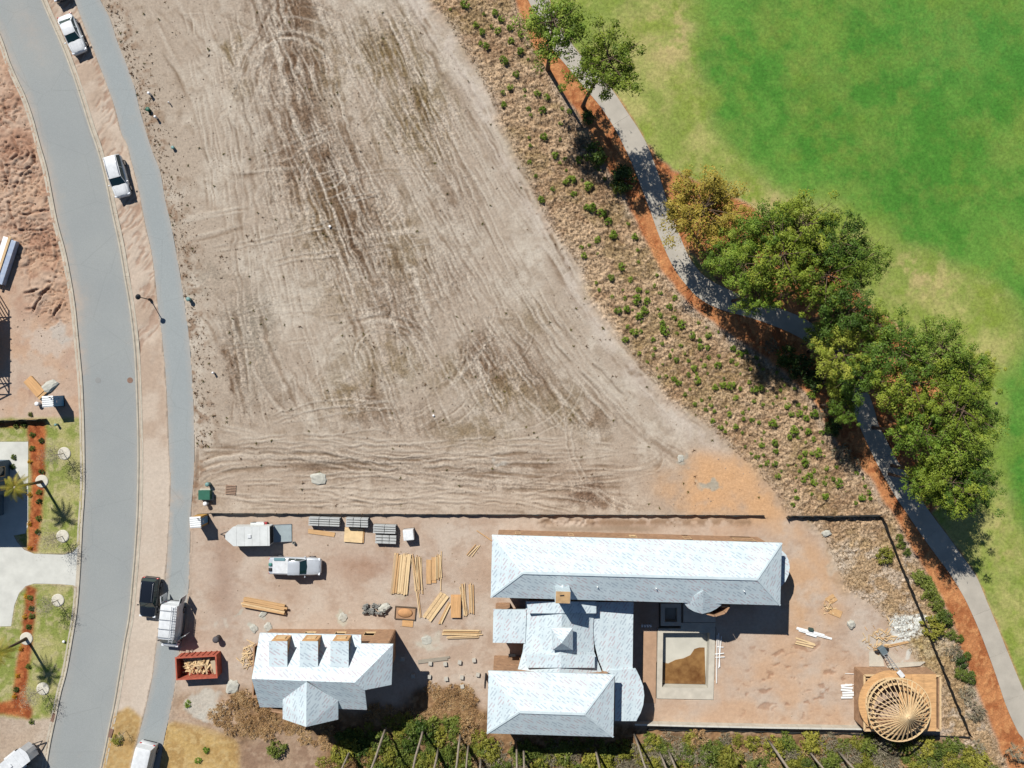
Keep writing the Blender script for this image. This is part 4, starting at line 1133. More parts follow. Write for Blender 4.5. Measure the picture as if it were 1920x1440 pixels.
zt = [5.35, 6.25, 6.2, 6.2, 6.2, 6.2, 6.5, 6.5, 6.2, 6.2, 6.0]
walls(sh, base, 0, zt, OSB, openings=[(0, 11.3, 12.4, 4.35, 5.1), (0, 2.0, 3.2, .9, 2.3), (0, 5.2, 6.4, .9, 2.3), (0, 8.5, 9.7, .9, 2.3), (1, .8, 1.8, 3.8, 5.2)])
# upper north wall piece over the cut-back eave
u0, u1 = P(676, 1180), P(740, 1180.5)
m_ = MB(); m_.bar(Vector((u0.x, u0.y - .05, 5.6)), Vector((u1.x, u1.y - .05, 5.6)), .12, 1.5); m_.build('wall', PLY, sh)
for i, x in enumerate((519, 575, 631)):
    dz = 7.95; w = 28
    f0, f1 = P(x, 1190, 5.75), P(x + w, 1190.5, 5.75)
    tp0, tp1 = Vector((f0.x, f0.y, dz)), Vector((f1.x, f1.y, dz))
    yb = P(x, 1251, dz).y
    b0, b1 = Vector((f0.x, yb, dz)), Vector((f1.x, yb, dz))
    ov = Vector((0, .02, 0))
    roof('dormer_roof', [[tp0 + ov + Vector((-.15, 0, .02)), tp1 + ov + Vector((.15, 0, .02)), b1 + Vector((.15, 0, .0)), b0 + Vector((-.15, 0, .0))]], sh, .1)
    d_ = MB(); d_.poly([f0, f1, tp1 - Vector((0, 0, .1)), tp0 - Vector((0, 0, .1))])
    d_.poly([f1, Vector((f1.x, yb, dz - .1)), tp1 - Vector((0, 0, .1))]); d_.poly([f0, tp0 - Vector((0, 0, .1)), Vector((f0.x, yb, dz - .1))])
    dw = d_.build('dormer_wall', PLY, sh)
    MB().box((f0 + f1) / 2 + Vector((0, .03, .95)), (.9, .05, .8)).build('window_frame', STUD, dw)

# ---------------------------------------------------------------- round roofed pavilion
pav = thing('pavilion_frame', 'open timber pavilion with a round fan of roof rafters by the fence corner', 'pavilion', P(1680, 1310))
wz = 2.7
pw = [P(1601, 1250), P(1738, 1251), P(1738, 1349), P(1601, 1349)]
walls(pav, pw, 0, wz, OSB, openings=[(0, 3.6, 4.3, .02, 2.2)])
tp = inset(pw, -.03)
m_ = MB()
for i in range(4):
    a_, b_ = tp[i], tp[(i + 1) % 4]
    m_.bar((a_.x, a_.y, wz + .05), (b_.x, b_.y, wz + .05), .2, .09)
m_.build('top_plate', STUD, pav)
# joists sticking out along the west wall
for k in range(15):
    y = pw[0].y - .3 - k * .36
    MB().box((pw[0].x + .42, y, wz + .17), (.62, .06, .2)).build('joist', STUD, pav)
for k in range(6):
    MB().box((pw[0].x + .9 + k * .4, pw[0].y - .5, wz + .17), (.06, .9, .2)).build('joist', STUD, pav)
# deck: east half in sheets
rc = P(1686, 1331, 5.0)
for i in range(3):
    for j in range(4):
        x0 = P(1686, 1264, 3.05).x + i * 1.32; y0 = P(1690, 1264, 3.05).y - j * 1.52
        MB().box((x0 + .65, y0 - .75, 3.05 + rnd.uniform(0, .006)), (1.30, 1.50, .03)).build('plywood_sheet', PLY, pav)
# round plywood collar and the drum ring of studs
def ring(name, c, r0, r1, z0, z1, mt, n=48, a0=0, a1=360):
    m = MB()
    for k in range(n):
        t0 = math.radians(a0 + (a1 - a0) * k / n); t1 = math.radians(a0 + (a1 - a0) * (k + 1) / n)
        p = [(c.x + r * math.cos(t), c.y + r * math.sin(t)) for r, t in ((r0, t0), (r1, t0), (r1, t1), (r0, t1))]
        vs = [(x, y, z0) for x, y in p] + [(x, y, z1) for x, y in p]
        m.add(vs, [(0, 3, 2, 1), (4, 5, 6, 7), (0, 1, 5, 4), (2, 3, 7, 6), (1, 2, 6, 5), (3, 0, 4, 7)])
    return m.build(name, mt, pav)
ring('plywood_collar', rc, 2.75, 3.45, 3.09, 3.13, PLY, 40, 70, 300)
ring('ring_plate', rc, 2.55, 2.75, 4.75, 4.84, STUD)
ring('ring_plate', rc, 2.55, 2.75, 3.10, 3.19, STUD)
for k in range(24):
    t_ = 2 * math.pi * k / 24
    MB().box((rc.x + 2.65 * math.cos(t_), rc.y + 2.65 * math.sin(t_), 3.97), (.1, .045, 1.55), t_).build('stud', STUD, pav)
apx = 7.05
for k in range(36):
    t_ = 2 * math.pi * (k + .5) / 36
    o_ = Vector((rc.x + 3.25 * math.cos(t_), rc.y + 3.25 * math.sin(t_), 4.95)); i_ = Vector((rc.x + .14 * math.cos(t_), rc.y + .14 * math.sin(t_), apx))
    MB().bar(o_, i_, .055, .15).build('rafter', STUD if k % 3 else LUM2, pav)
ring('rim_board', rc, 3.25, 3.32, 4.83, 5.06, LUM2)
m_ = MB(); m_.lathe((rc.x, rc.y, apx - .25), [(.16, 0), (.16, .36), (.1, .42)], 12); m_.build('king_post', STUD, pav)
MB().prism([(p.x, p.y) for p in [P(1629, 1249), P(1658, 1249), P(1652, 1222), P(1629, 1222)]], -.05, .08).build('entry_slab', CONC, pav)
MB().prism([(p.x, p.y) for p in [P(1661, 1252), P(1723, 1247), P(1733, 1240), P(1668, 1243)]], 0, .25).build('step', CONC, pav)

# ---------------------------------------------------------------- pool
pool = thing('swimming_pool', 'empty concrete swimming pool with brown water in its deep end', 'pool', P(1286, 1240))
po = [P(1233, 1178), P(1341, 1178), P(1337, 1311), P(1231, 1309)]
pi = [P(1243, 1186), P(1330, 1186), P(1327, 1290), P(1241, 1288)]
SHELL = mat('pool_plaster', C4(220, 216, 204), .8, var=.15, vscale=.5, detail=8, bump=.005, bscale=20)
m_ = MB()
for i in range(4):
    j = (i + 1) % 4
    o0, o1, i0, i1 = po[i], po[j], pi[i], pi[j]
    zc = .12
    m_.poly([Vector((o0.x, o0.y, zc)), Vector((i0.x, i0.y, zc)), Vector((i1.x, i1.y, zc)), Vector((o1.x, o1.y, zc))][::-1])
    m_.poly([Vector((o0.x, o0.y, -.4)), Vector((o1.x, o1.y, -.4)), Vector((o1.x, o1.y, zc)), Vector((o0.x, o0.y, zc))])
m_.build('coping', CONC, pool)
m_ = MB()
dep = [-.9, -.9, -1.15, -1.15]
for i in range(4):
    j = (i + 1) % 4
    m_.poly([Vector((pi[i].x, pi[i].y, .12)), Vector((pi[i].x, pi[i].y, dep[i])), Vector((pi[j].x, pi[j].y, dep[j])), Vector((pi[j].x, pi[j].y, .12))])
m_.poly([Vector((pi[i].x, pi[i].y, dep[i])) for i in range(4)])
m_.build('basin', SHELL, pool)
wm = mat('brown_pool_water', C4(184, 142, 90), .12, spec=.5, var=.5, vscale=.55, col2=C4(104, 66, 34), detail=10)
wp_ = []
for (x, y) in [(1242, 1247), (1256, 1250), (1270, 1243), (1285, 1240), (1298, 1234), (1306, 1222), (1316, 1219), (1325, 1212), (1326.5, 1289), (1241.5, 1287.5)]:
    p = P(x, y); wp_.append((p.x, p.y))
MB().prism(wp_, -1.3, -.98).build('water', wm, pool)
# spa beside it
spa = MB(); so_ = [P(1238, 1130), P(1276, 1130), P(1276, 1172), P(1238, 1172)]; si_ = inset(so_, .45)
for i in range(4):
    j = (i + 1) % 4
    spa.poly([Vector((so_[i].x, so_[i].y, .35)), Vector((si_[i].x, si_[i].y, .35)), Vector((si_[j].x, si_[j].y, .35)), Vector((so_[j].x, so_[j].y, .35))][::-1])
    spa.poly([Vector((so_[i].x, so_[i].y, -.5)), Vector((so_[j].x, so_[j].y, -.5)), Vector((so_[j].x, so_[j].y, .35)), Vector((so_[i].x, so_[i].y, .35))])
    spa.poly([Vector((si_[i].x, si_[i].y, .35)), Vector((si_[i].x, si_[i].y, -.6)), Vector((si_[j].x, si_[j].y, -.6)), Vector((si_[j].x, si_[j].y, .35))])
spa.poly([Vector((p.x, p.y, -.6)) for p in si_]); spa.build('spa_basin', CONC, pool)
tr = MB()
for k in range(3): tr.prism([(p.x, p.y) for p in [P(1276, 1166 + k * 4), P(1340, 1166 + k * 4), P(1340, 1170 + k * 4), P(1276, 1170 + k * 4)]], -.2, .34 - k * .08)
tr.build('step', CONC, pool)
MB().prism([(p.x, p.y) for p in [P(1280, 1131), P(1340, 1131), P(1340, 1165), P(1280, 1165)]], -.2, .36).build('terrace_slab', CONC, pool)
MB().prism([(p.x, p.y) for p in [P(1206, 1185), P(1231, 1185), P(1229, 1318), P(1204, 1318)]], -.1, .06).build('side_slab', mat('yard_slab', C4(196, 160, 132), .9, var=.2, vscale=1), pool)

# ---------------------------------------------------------------- retaining wall along the south side, porch slab
rw = thing('retaining_wall', 'long low pale block wall along the south edge of the yard', 'wall', P(1400, 1358))
pts = [P(1188, 1352), P(1300, 1355), P(1450, 1358), P(1640, 1361)]
for i in range(3):
    n_ = max(1, int((pts[i + 1] - pts[i]).length / 1.2))
    for k in range(n_):
        a_ = pts[i].lerp(pts[i + 1], k / n_); b_ = pts[i].lerp(pts[i + 1], (k + 1) / n_)
        b_ = a_.lerp(b_, .985)
        MB().bar(a_ + Vector((0, 0, .45)), b_ + Vector((0, 0, .45)), .12, .9).build('wall_panel', CONC, rw)
        MB().bar(a_ + Vector((0, 0, .93)), b_ + Vector((0, 0, .93)), .17, .05).build('coping', mat('pale_coping', C4(226, 222, 212), .85, var=.12, vscale=2), rw)

# ---------------------------------------------------------------- houses on the left margin
SLATE = mat('slate_blue_siding', C4(96, 120, 140), .7, var=.15, vscale=1.5, wave=(1, 1, 8))
lh = thing('slate_blue_house', 'slate blue house at the left edge beside the pale driveway', 'house', P(-60, 900))
hb = [P(19, 862), P(19, 925), P(8, 925), P(8, 965), P(-130, 965), P(-130, 862)]
lops = [(0, .5, 1.6, .9, 2.3), (0, 2.0, 3.1, .9, 2.3), (0, .5, 1.6, 3.2, 3.95)]
walls(lh, hb, 0, 4.1, SLATE, openings=lops)
for o in lops[:2]:
    MB().box((hb[0].x - .06, hb[0].y - (o[1] + o[2]) / 2, (o[3] + o[4]) / 2), (.03, o[2] - o[1] - .14, o[4] - o[3] - .14)).build('pane', GLASS, lh)
rfm = mat('dark_shingle_roof', C4(92, 100, 108), .9, var=.3, vscale=3)
ro = [(hb[0].x - .1, hb[0].y + .3), (hb[0].x - .1, hb[3].y - .3), (hb[4].x - .3, hb[3].y - .3), (hb[4].x - .3, hb[0].y + .3)]
rp = [Vector((x, y, 4.15)) for x, y in ro]; cx_ = Vector(((rp[0].x + rp[2].x) / 2, (rp[0].y + rp[2].y) / 2, 6.0))
roof('roof', [[rp[i], rp[(i + 1) % 4], cx_] for i in range(4)], lh, .2, rfm)

fh = thing('timber_frame_house', 'bare timber house frame at the left edge casting truss shadows on the dirt', 'house', P(-45, 640))
x1 = P(-6, 640).x; x0 = x1 - 6
y1_, y0_ = P(0, 545).y, P(0, 700).y
ny = 16
for k in range(ny):
    y = y0_ + (y1_ - y0_) * k / (ny - 1)
    MB().box((x1, y, 1.4), (.1, .07, 2.8)).build('stud', STUD, fh)
    MB().box((x0, y, 1.4), (.1, .07, 2.8)).build('stud', STUD, fh)
    if k % 2 == 0:
        xm = (x0 + x1) / 2
        MB().bar((x0 - .4, y, 2.85), (xm, y, 4.4), .05, .14).build('rafter', STUD, fh)
        MB().bar((x1 + .25, y, 2.85), (xm, y, 4.4), .05, .14).build('rafter', STUD, fh)
        MB().bar((x0, y, 2.95), (x1, y, 2.95), .05, .14).build('truss_chord', STUD, fh)
        MB().bar(((xm + x1) / 2, y, 2.95), ((xm + x1) / 2, y, 3.6), .05, .1).build('truss_web', STUD, fh)
MB().box(((x0 + x1) / 2, (y0_ + y1_) / 2, .1), (6.2, abs(y1_ - y0_) + .2, .2)).build('floor_slab', CONC, fh)
for xx in (x0, x1):
    MB().bar((xx, y0_ - .1, 2.83), (xx, y1_ + .1, 2.83), .14, .08).build('top_plate', STUD, fh)
MB().box(((x0 + x1) / 2 + .2, (y0_ + y1_) / 2 + .6, 2.99 + .12), (5.6, 6.2, .03)).build('unseen_shadow_deck', PLY, fh)  # out of view; added and sized for the solid shadow it casts
# ================================================================== VEHICLES
TYRE = mat('tyre_rubber', (.015, .015, .016, 1), .85)
RIM = mat('wheel_rim', (.35, .36, .38, 1), .35, metal=.8)
BLACKP = mat('black_plastic', (.02, .02, .022, 1), .6)
CARGLASS = mat('car_glass', (.008, .03, .032, 1), .05, spec=.7)
HLAMP = mat('headlamp_lens', (.6, .63, .66, 1), .1, spec=.7)
TLAMP = mat('tail_lamp_lens', (.35, .012, .012, 1), .2, spec=.6)
WHITEP = mat('white_car_paint', (.52, .54, .55, 1), .25, coat=.6, var=.14, vscale=2.5)
SILVP = mat('silver_car_paint', (.42, .45, .48, 1), .3, coat=.6, metal=.25, var=.08, vscale=2)
BLACKC = mat('black_car_paint', (.008, .010, .014, 1), .12, coat=1.0)
DARKC = mat('charcoal_car_paint', (.03, .034, .04, 1), .2, coat=.8)

def loft(stations, sec):
    """stations: (x, halfwidth, zbottom, ztop); sec(halfwidth,zb,zt) -> closed list of (y,z)"""
    m = MB(); rings = []
    for st in stations:
        pts = sec(*st[1:]); rings.append([(st[0], y, z) for y, z in pts])
    n = len(rings[0])
    vs = [p for r in rings for p in r]; fs = []
    for i in range(len(rings) - 1):
        for k in range(n):
            k2 = (k + 1) % n
            fs.append((i * n + k, (i + 1) * n + k, (i + 1) * n + k2, i * n + k2))
    fs.append(tuple(range(n))); fs.append(tuple((len(rings) - 1) * n + k for k in range(n))[::-1])
    return m.add(vs, fs)

def bodysec(w, zb, zt):
    h = zt - zb
    half = [(w * .86, zb), (w * .97, zb + .12 * h), (w, zb + .45 * h), (w * .985, zb + .75 * h), (w * .93, zb + .93 * h), (w * .80, zt), (w * .4, zt + .03)]
    return half + [(-y, z) for y, z in half[::-1]]

def vehicle(kind, name, label, cat, px, py, ang, paint, L, Wd=1.85, group=None, zc=1.0, rails=False):
    loc = P(px, py, zc); loc.z = .0
    t = thing(name, label, cat, loc, math.radians(ang), group)
    hw = Wd / 2
    K = dict(
        sedan=dict(st=[(-.5, .72, .45, .80), (-.485, .86, .32, .93), (-.43, .95, .26, 1.0), (-.3, 1, .24, 1.0), (-.1, 1, .22, .97), (.12, 1, .22, .97), (.26, .99, .24, .94), (.38, .95, .25, .87), (.455, .88, .27, .79), (.488, .76, .32, .70), (.5, .62, .38, .6)], base=(-.40, .22, .93), top=(-.24, .05, 1.43), bw=.90, tw=.70, side=True),
        suv=dict(st=[(-.5, .80, .50, .95), (-.488, .92, .36, 1.05), (-.43, .99, .30, 1.10), (-.1, 1, .28, 1.08), (.14, 1, .28, 1.08), (.26, .99, .28, 1.06), (.38, .96, .30, 1.0), (.455, .89, .32, .93), (.488, .78, .36, .84), (.5, .64, .42, .74)], base=(-.485, .225, 1.06), top=(-.44, .07, 1.68), bw=.93, tw=.74, side=True),
        pickup=dict(st=[(-.5, .90, .55, 1.0), (-.492, .95, .45, 1.05), (-.3, 1, .40, 1.08), (-.1, 1, .38, 1.10), (.12, 1, .38, 1.12), (.24, 1, .38, 1.12), (.36, .98, .40, 1.08), (.445, .93, .42, 1.02), (.485, .84, .46, .94), (.5, .7, .5, .84)], base=(-.115, .235, 1.10), top=(-.095, .115, 1.78), bw=.92, tw=.76, side=True),
        van=dict(st=[(-.5, .94, .40, 1.3), (-.492, .97, .32, 1.35), (-.2, 1, .30, 1.35), (.2, 1, .30, 1.35), (.3, 1, .30, 1.30), (.40, .96, .32, 1.16), (.46, .89, .34, 1.02), (.49, .78, .4, .9), (.5, .66, .45, .8)], base=(-.495, .38, 1.33), top=(-.475, .245, 2.25), bw=.985, tw=.86, side=False))[kind]
    st = [(a * L, b * hw, c, d) for a, b, c, d in K['st']]
    body = loft(st, bodysec).build('body', paint, t, True, False)
    b0, b1, bz = K['base']; t0, t1, tz = K['top']
    yb, yt = hw * K['bw'], hw * K['tw']
    B = [(b0 * L, -yb, bz), (b1 * L, -yb * .93, bz - .02), (b1 * L, yb * .93, bz - .02), (b0 * L, yb, bz)]
    T = [(t0 * L, -yt, tz), (t1 * L, -yt * .96, tz), (t1 * L, yt * .96, tz), (t0 * L, yt, tz)]
    # bulged windscreen base
    fwd = ((b1 + .022) * L, 0, bz - .03)
    hull_m = CARGLASS if K['side'] else paint
    g = MB()
    g.add(B + T, [(0, 1, 5, 4), (2, 3, 7, 6), (3, 0, 4, 7), (4, 5, 6, 7)])
    go = g.build('window_glass' if K['side'] else 'cargo_body', hull_m, t, False, False)
    ws = MB(); i = .06
    wb = [Vector(B[1]), Vector(fwd), Vector(B[2])]; wt = [Vector(T[1]), (Vector(T[1]) + Vector(T[2])) / 2 + Vector((.06, 0, .01)), Vector(T[2])]
    ws.add(wb + wt, [(0, 1, 4, 3), (1, 2, 5, 4)])
    ws.build('windscreen', CARGLASS, t, True, False)
    # roof panel with rounded rim
    rp = MB(); ov = .05
    xs = [t0 * L - ov, t0 * L + .12, (t0 + t1) / 2 * L, t1 * L - .12, t1 * L + ov]
    ws_ = [yt * .93, yt * 1.03, yt * 1.05, yt * 1.02, yt * .9]; zs = [tz, tz + .05, tz + .07, tz + .05, tz + .005]
    rv = []; rf = []
    cols = [-1, -.9, -.5, 0, .5, .9, 1]
    for xx, w, z in zip(xs, ws_, zs):
        for c in cols: rv.append((xx, w * c, z - (.05 if abs(c) == 1 else .012 * (abs(c) > .6))))
    nc = len(cols)
    for a_ in range(4):
        for c in range(nc - 1): rf.append((a_ * nc + c, (a_ + 1) * nc + c, (a_ + 1) * nc + c + 1, a_ * nc + c + 1))
    rp.add(rv, rf)
    ro_ = rp.build('roof', paint, t, True, False)
    # pillars
    if K['side']:
        pl = MB()
        for s_ in (-1, 1):
            pl.bar((b1 * L, s_ * yb * .93, bz - .02), (t1 * L, s_ * yt * .97, tz + .01), .07, .06)
            pl.bar((b0 * L, s_ * yb, bz), (t0 * L, s_ * yt, tz + .01), .10, .08)
            xm = (t0 * .45 + t1 * .55) * L
            pl.bar((xm, s_ * (yb * .975), bz), (xm, s_ * (yt * .995), tz), .07, .05)
            pl.bar((t0 * L, s_ * yt * 1.0, tz - .01), (t1 * L, s_ * yt * .97, tz - .01), .06, .06)
        pl.build('pillar', paint, t, False, False)
    # wheels
    for sx in (-.31, .31):
        for s_ in (-1, 1):
            r = .33 if kind in ('sedan',) else .38
            w_ = MB(); n = 18
            prof = [(.10, -.11), (r * .86, -.12), (r, -.08), (r, .08), (r * .86, .12), (.10, .11)]
            w_.lathe((0, 0, 0), [(a_, b_) for a_, b_ in prof], n)
            w_.v = [(v[0], v[2], v[1]) for v in w_.v]
            wv = [(v[0] + sx * L, v[1] + s_ * (hw - .10), v[2] + r) for v in w_.v]; w_.v = wv
            wo = w_.build('wheel', TYRE, t, True, False)
            q_ = MB(); q_.lathe((0, 0, 0), [(r * .62, -.015), (r * .62, .015), (.05, .03)], 14)
            q_.v = [(v[0] + sx * L, s_ * v[2] + s_ * (hw + .025), v[1] + r) for v in q_.v]
            q_.build('rim', RIM, wo, False, False)
    # lamps, mirrors, bumpers
    fw = K['st'][-3][1] * hw; fz = K['st'][-3][3]
    for s_ in (-1, 1):
        MB().bevbox((.462 * L, s_ * fw * .86, fz - .10), (.22, .30, .15), .04).build('headlight', HLAMP, t, True, False)
        MB().bevbox((-.492 * L, s_ * hw * .78, (K['st'][1][3]) - .14), (.10, .24, .26), .04).build('tail_light', TLAMP, t, True, False)
        MB().bevbox(((b1 - .035) * L, s_ * (hw + .10), bz + .06), (.12, .20, .13), .03).build('mirror', BLACKP if paint in (BLACKC, DARKC) or kind == 'van' else paint, t, True, False)
    MB().bevbox((.488 * L, 0, .46), (.10, fw * 1.5, .16), .03).build('bumper', BLACKP, t, True, False)
    MB().bevbox((-.497 * L, 0, .52), (.09, hw * 1.6, .16), .03).build('bumper', BLACKP, t, True, False)
    # panel gaps on bonnet and boot
    def ztop(x, fy):
        xs_ = [q[0] for q in st]; return float(np.interp(x, xs_, [q[3] for q in st])) + .03 * (1 - max(0, (fy - .4) / .4) if fy > .4 else 1)
    sm = MB()
    x0_, x1_ = (b1 + .03) * L, .465 * L
    if kind != 'van':
        for s_ in (-1, 1):
            sm.tube([(x, s_ * .70 * float(np.interp(x, [q[0] for q in st], [q[1] for q in st])), ztop(x, .70) - .004) for x in np.linspace(x0_, x1_, 6)], .011, 4)
        yy = .70 * float(np.interp(x1_, [q[0] for q in st], [q[1] for q in st]))
        sm.tube([(x1_, -yy, ztop(x1_, .7) - .004), (x1_ + .02, 0, ztop(x1_, .0) - .004), (x1_, yy, ztop(x1_, .7) - .004)], .011, 4)
        if kind == 'sedan': sm.tube([(b0 * L - .06, -.7 * hw, ztop(b0 * L, .7)), (b0 * L - .06, .7 * hw, ztop(b0 * L, .7))], .011, 4)
        sm.build('panel_gap', BLACKP, t, False, False)
    # bonnet seam, wiper cowl
    cw = MB(); cw.bar(((b1 + .012) * L, -yb * .8, bz - .015), ((b1 + .012) * L, yb * .8, bz - .015), .05, .03); cw.build('cowl', BLACKP, t, False, False)
    if rails:
        for s_ in (-1, 1):
            r_ = MB(); r_.tube([(t0 * L + .1, s_ * yt * .9, tz + .05), (t0 * L + .2, s_ * yt * .9, tz + .13), (t1 * L - .2, s_ * yt * .88, tz + .13), (t1 * L - .1, s_ * yt * .88, tz + .05)], .025, 6)
            r_.build('roof_rail', RIM, t, True, False)
    return t, K

vehicle('sedan', 'parked_car', 'white sedan parked on the verge, farthest up the road', 'car', 133, 62, -67.5, WHITEP, 4.35, 1.8)
vehicle('suv', 'parked_car', 'white four wheel drive parked on the verge below the white sedan', 'car', 219, 330, -75, WHITEP, 4.55, 1.85, rails=True)
vehicle('suv', 'parked_car', 'dark car cut off by the top edge of the picture', 'car', 100, -38, -67, DARKC, 4.5, 1.85)
vehicle('suv', 'parked_car', 'glossy black four wheel drive parked next to the white work van', 'car', 279, 1121, -96, BLACKC, 4.4, 1.9, rails=True)
tv, K = vehicle('van', 'work_van', 'white work van with roof ladder and open rear doors', 'van', 319, 1173, -95.5, WHITEP, 5.0, 2.0, zc=1.4)
# ladder rack, ladder, open doors of the work van
RACK = mat('rack_steel', (.30, .31, .32, 1), .5, metal=.6)
for xx in (-1.9, -.9, .1, 1.0):
    m_ = MB(); m_.tube([(xx, -.92, 2.25), (xx, -.92, 2.46), (xx, .92, 2.46), (xx, .92, 2.25)], .025, 6); m_.build('rack_bar', RACK, tv, False, False)
ld = MB()
for yy in (.42, .82): ld.bar((-2.4, yy, 2.53), (1.5, yy, 2.53), .05, .08)
for k in range(14): ld.bar((-2.3 + k * .28, .42, 2.53), (-2.3 + k * .28, .82, 2.53), .035, .035)
lad = ld.build('ladder', mat('ladder_aluminium', (.55, .57, .58, 1), .4, metal=.5), tv, False, False)
for s_, aa in ((-1, 28), (1, -28)):
    a_ = math.radians(180 + aa)
    p0 = Vector((-2.5, s_ * .96, 1.25)); p1 = p0 + Vector((math.cos(a_) * .85, s_ * .12, 0))
    d_ = MB(); d_.bar(p0, p1, .06, 1.7); dd_ = d_.build('rear_door', WHITEP, tv, False, False)
    MB().bar(p0.lerp(p1, .2) + Vector((0, 0, .5)), p0.lerp(p1, .8) + Vector((0, 0, .5)), .075, .5).build('pane', CARGLASS, dd_, False, False)
p0 = Vector((1.45, .98, 1.0)); p1 = p0 + Vector((-.62, .85, 0))
dd_ = MB().bar(p0, p1, .07, 1.1).build('front_door', WHITEP, tv, False, False)
MB().bar(p0.lerp(p1, .1) + Vector((0, 0, .85)), p0.lerp(p1, .85) + Vector((0, 0, .85)), .05, .55).build('pane', CARGLASS, dd_, False, False)
vehicle('van', 'delivery_van', 'white van cut off by the bottom edge on the side road', 'van', 264, 1440, -103, WHITEP, 5.0, 1.9, zc=1.6)
tp_, K = vehicle('pickup', 'pickup_truck', 'silver pickup truck parked in the dirt yard', 'pickup', 553, 1062, -1, SILVP, 5.7, 1.95)
# pickup bed: cover, toolbox, odds and ends
MB().bevbox((-1.45, -.05, 1.12), (1.9, 1.45, .06), .02).build('bed_cover', WHITEP, tp_, False, False)
MB().bevbox((-1.65, .78, 1.17), (1.2, .30, .10), .02).build('tool_box', mat('teal_box', C4(120, 160, 170), .5), tp_, False, False)
MB().bevbox((-2.65, .2, 1.12), (.36, .3, .25), .05).build('bucket', mat('teal_bucket', C4(80, 150, 140), .5), tp_, True, False)
MB().bevbox((-2.65, -.35, 1.1), (.36, .34, .22), .05).build('tool_bag', BLACKP, tp_, True, False)

# ---------------------------------------------------------------- trailers
TGREY = mat('trailer_skin', (.50, .52, .51, 1), .4, metal=.05, var=.15, vscale=.8)
def trailer(label, name, px0, py0, px1, py1, wid, ht, nose, mt, ramp=False, cut=False):
    z = ht
    a_, b_ = P(px0, py0, z), P(px1, py1, z)      # nose end, rear end along the middle of the roof
    d = b_ - a_; L = d.length; ang = math.atan2(d.y, d.x)
    t = thing(name, label, 'trailer', (a_.x, a_.y, 0), ang)
    w = wid / 2
    sh_ = [(nose, -w), (L, -w), (L, w), (nose, w), (0.05, w * .25), (0.05, -w * .25)]
    MB().prism(sh_, .45, ht - .04).build('body', mt, t, False, False)
    MB().prism([(p.x, p.y) for p in inset(sh_, -.03)], ht - .04, ht).build('roof', mt, t, False, False)
    r_ = MB()
    for k in range(5): r_.bar((nose + .3 + k * (L - nose - .5) / 4, -w * .98, ht + .012), (nose + .3 + k * (L - nose - .5) / 4, w * .98, ht + .012), .04, .02)
    r_.build('roof_rib', mt, t, False, False)
    MB().bevbox((L * .55, 0, ht + .06), (.36, .36, .10), .02).build('roof_vent', WHITEP, t, False, False)
    m_ = MB(); m_.bar((-1.0, 0, .5), (.4, .5, .5), .08, .1); m_.bar((-1.0, 0, .5), (.4, -.5, .5), .08, .1); m_.build('drawbar', BLACKP, t, False, False)
    for s_ in (-1, 1):
        for xx in (L * .55, L * .75):
            w_ = MB().lathe((0, 0, 0), [(.08, -.1), (.32, -.1), (.32, .1), (.08, .1)], 14); w_.v = [(v[0] + xx, v[2] + s_ * (w + .1), v[1] + .32) for v in w_.v]
            w_.build('wheel', TYRE, t, True, False)
        MB().box((L * .65, s_ * (w + .12), .72), (1.5, .22, .05)).build('mudguard', mt, t, False, False)
    if ramp:
        m_ = MB(); m_.bar((L + .02, 0, .42), (L + 1.9, 0, .08), w * 1.9, .06); ro = m_.build('ramp', mat('ramp_deck', C4(176, 190, 196), .7, var=.15, vscale=2), t, False, False)
        MB().box((L - .004, 0, 1.15), (.02, w * 1.8, 1.2)).build('painted_doorway_shade', DARK, t, False, False)  # black sheet on the solid body paints the dim trailer inside
        for s_ in (-1, 1): MB().bar((L + .02, s_ * w * .93, .47), (L + 1.9, s_ * w * .93, .13), .05, .06).build('ramp_rail', RACK, ro, False, False)
    return t
trailer('grey enclosed cargo trailer with its rear ramp lowered', 'cargo_trailer', 422, 1006, 505, 1005, 2.05, 1.95, .9, TGREY, True)
trailer('white box trailer at the bottom left corner', 'box_trailer', 50, 1412, -5, 1456, 1.75, 2.1, .25, WHITEP)

# ---------------------------------------------------------------- skip full of timber offcuts
REDM = mat('red_skip_paint', C4(198, 104, 82), .8, var=.3, vscale=2.5, bump=.004, bscale=18)
UNIT = MB().box((0, 0, 0), (1, 1, 1))
def unit(mt):
    k = 'unit_' + mt.name
    if k not in bpy.data.meshes: UNIT.mesh(k, mt)
    return bpy.data.meshes[k]
LUMS = [STUD, LUM2, LUM3, STUD, LUM2, mat('weathered_lumber', C4(206, 178, 144), .85, var=.3, vscale=2)]
def board(parent, name, c, L, w, h, ang, mt, tilt=0.0):
    o = put(name, unit(mt), parent, c, 0, (L, w, h)); o.rotation_euler = (0, tilt, ang); return o
sk = thing('rubbish_skip', 'red open skip half full of timber offcuts', 'skip', P(378, 1243), math.radians(3))
Ls, Ws, Hs = 4.35, 2.35, 1.45
for (c, d) in (((0, Ws / 2, Hs / 2), (Ls, .07, Hs)), ((0, -Ws / 2, Hs / 2), (Ls, .07, Hs)), ((Ls / 2, 0, Hs / 2), (.07, Ws - .08, Hs)), ((-Ls / 2, 0, Hs / 2), (.07, Ws - .08, Hs)), ):
    MB().box(c, d).build('side_panel', REDM, sk, False, False)
MB().box((0, 0, .1), (Ls - .08, Ws - .08, .1)).build('floor_plate', REDM, sk, False, False)
m_ = MB()
for s_ in (-1, 1):
    m_.box((0, s_ * Ws / 2, Hs + .04), (Ls + .16, .15, .09)); m_.box((s_ * Ls / 2, 0, Hs + .043), (.15, Ws, .09))
m_.build('rim', REDM, sk, False, False)
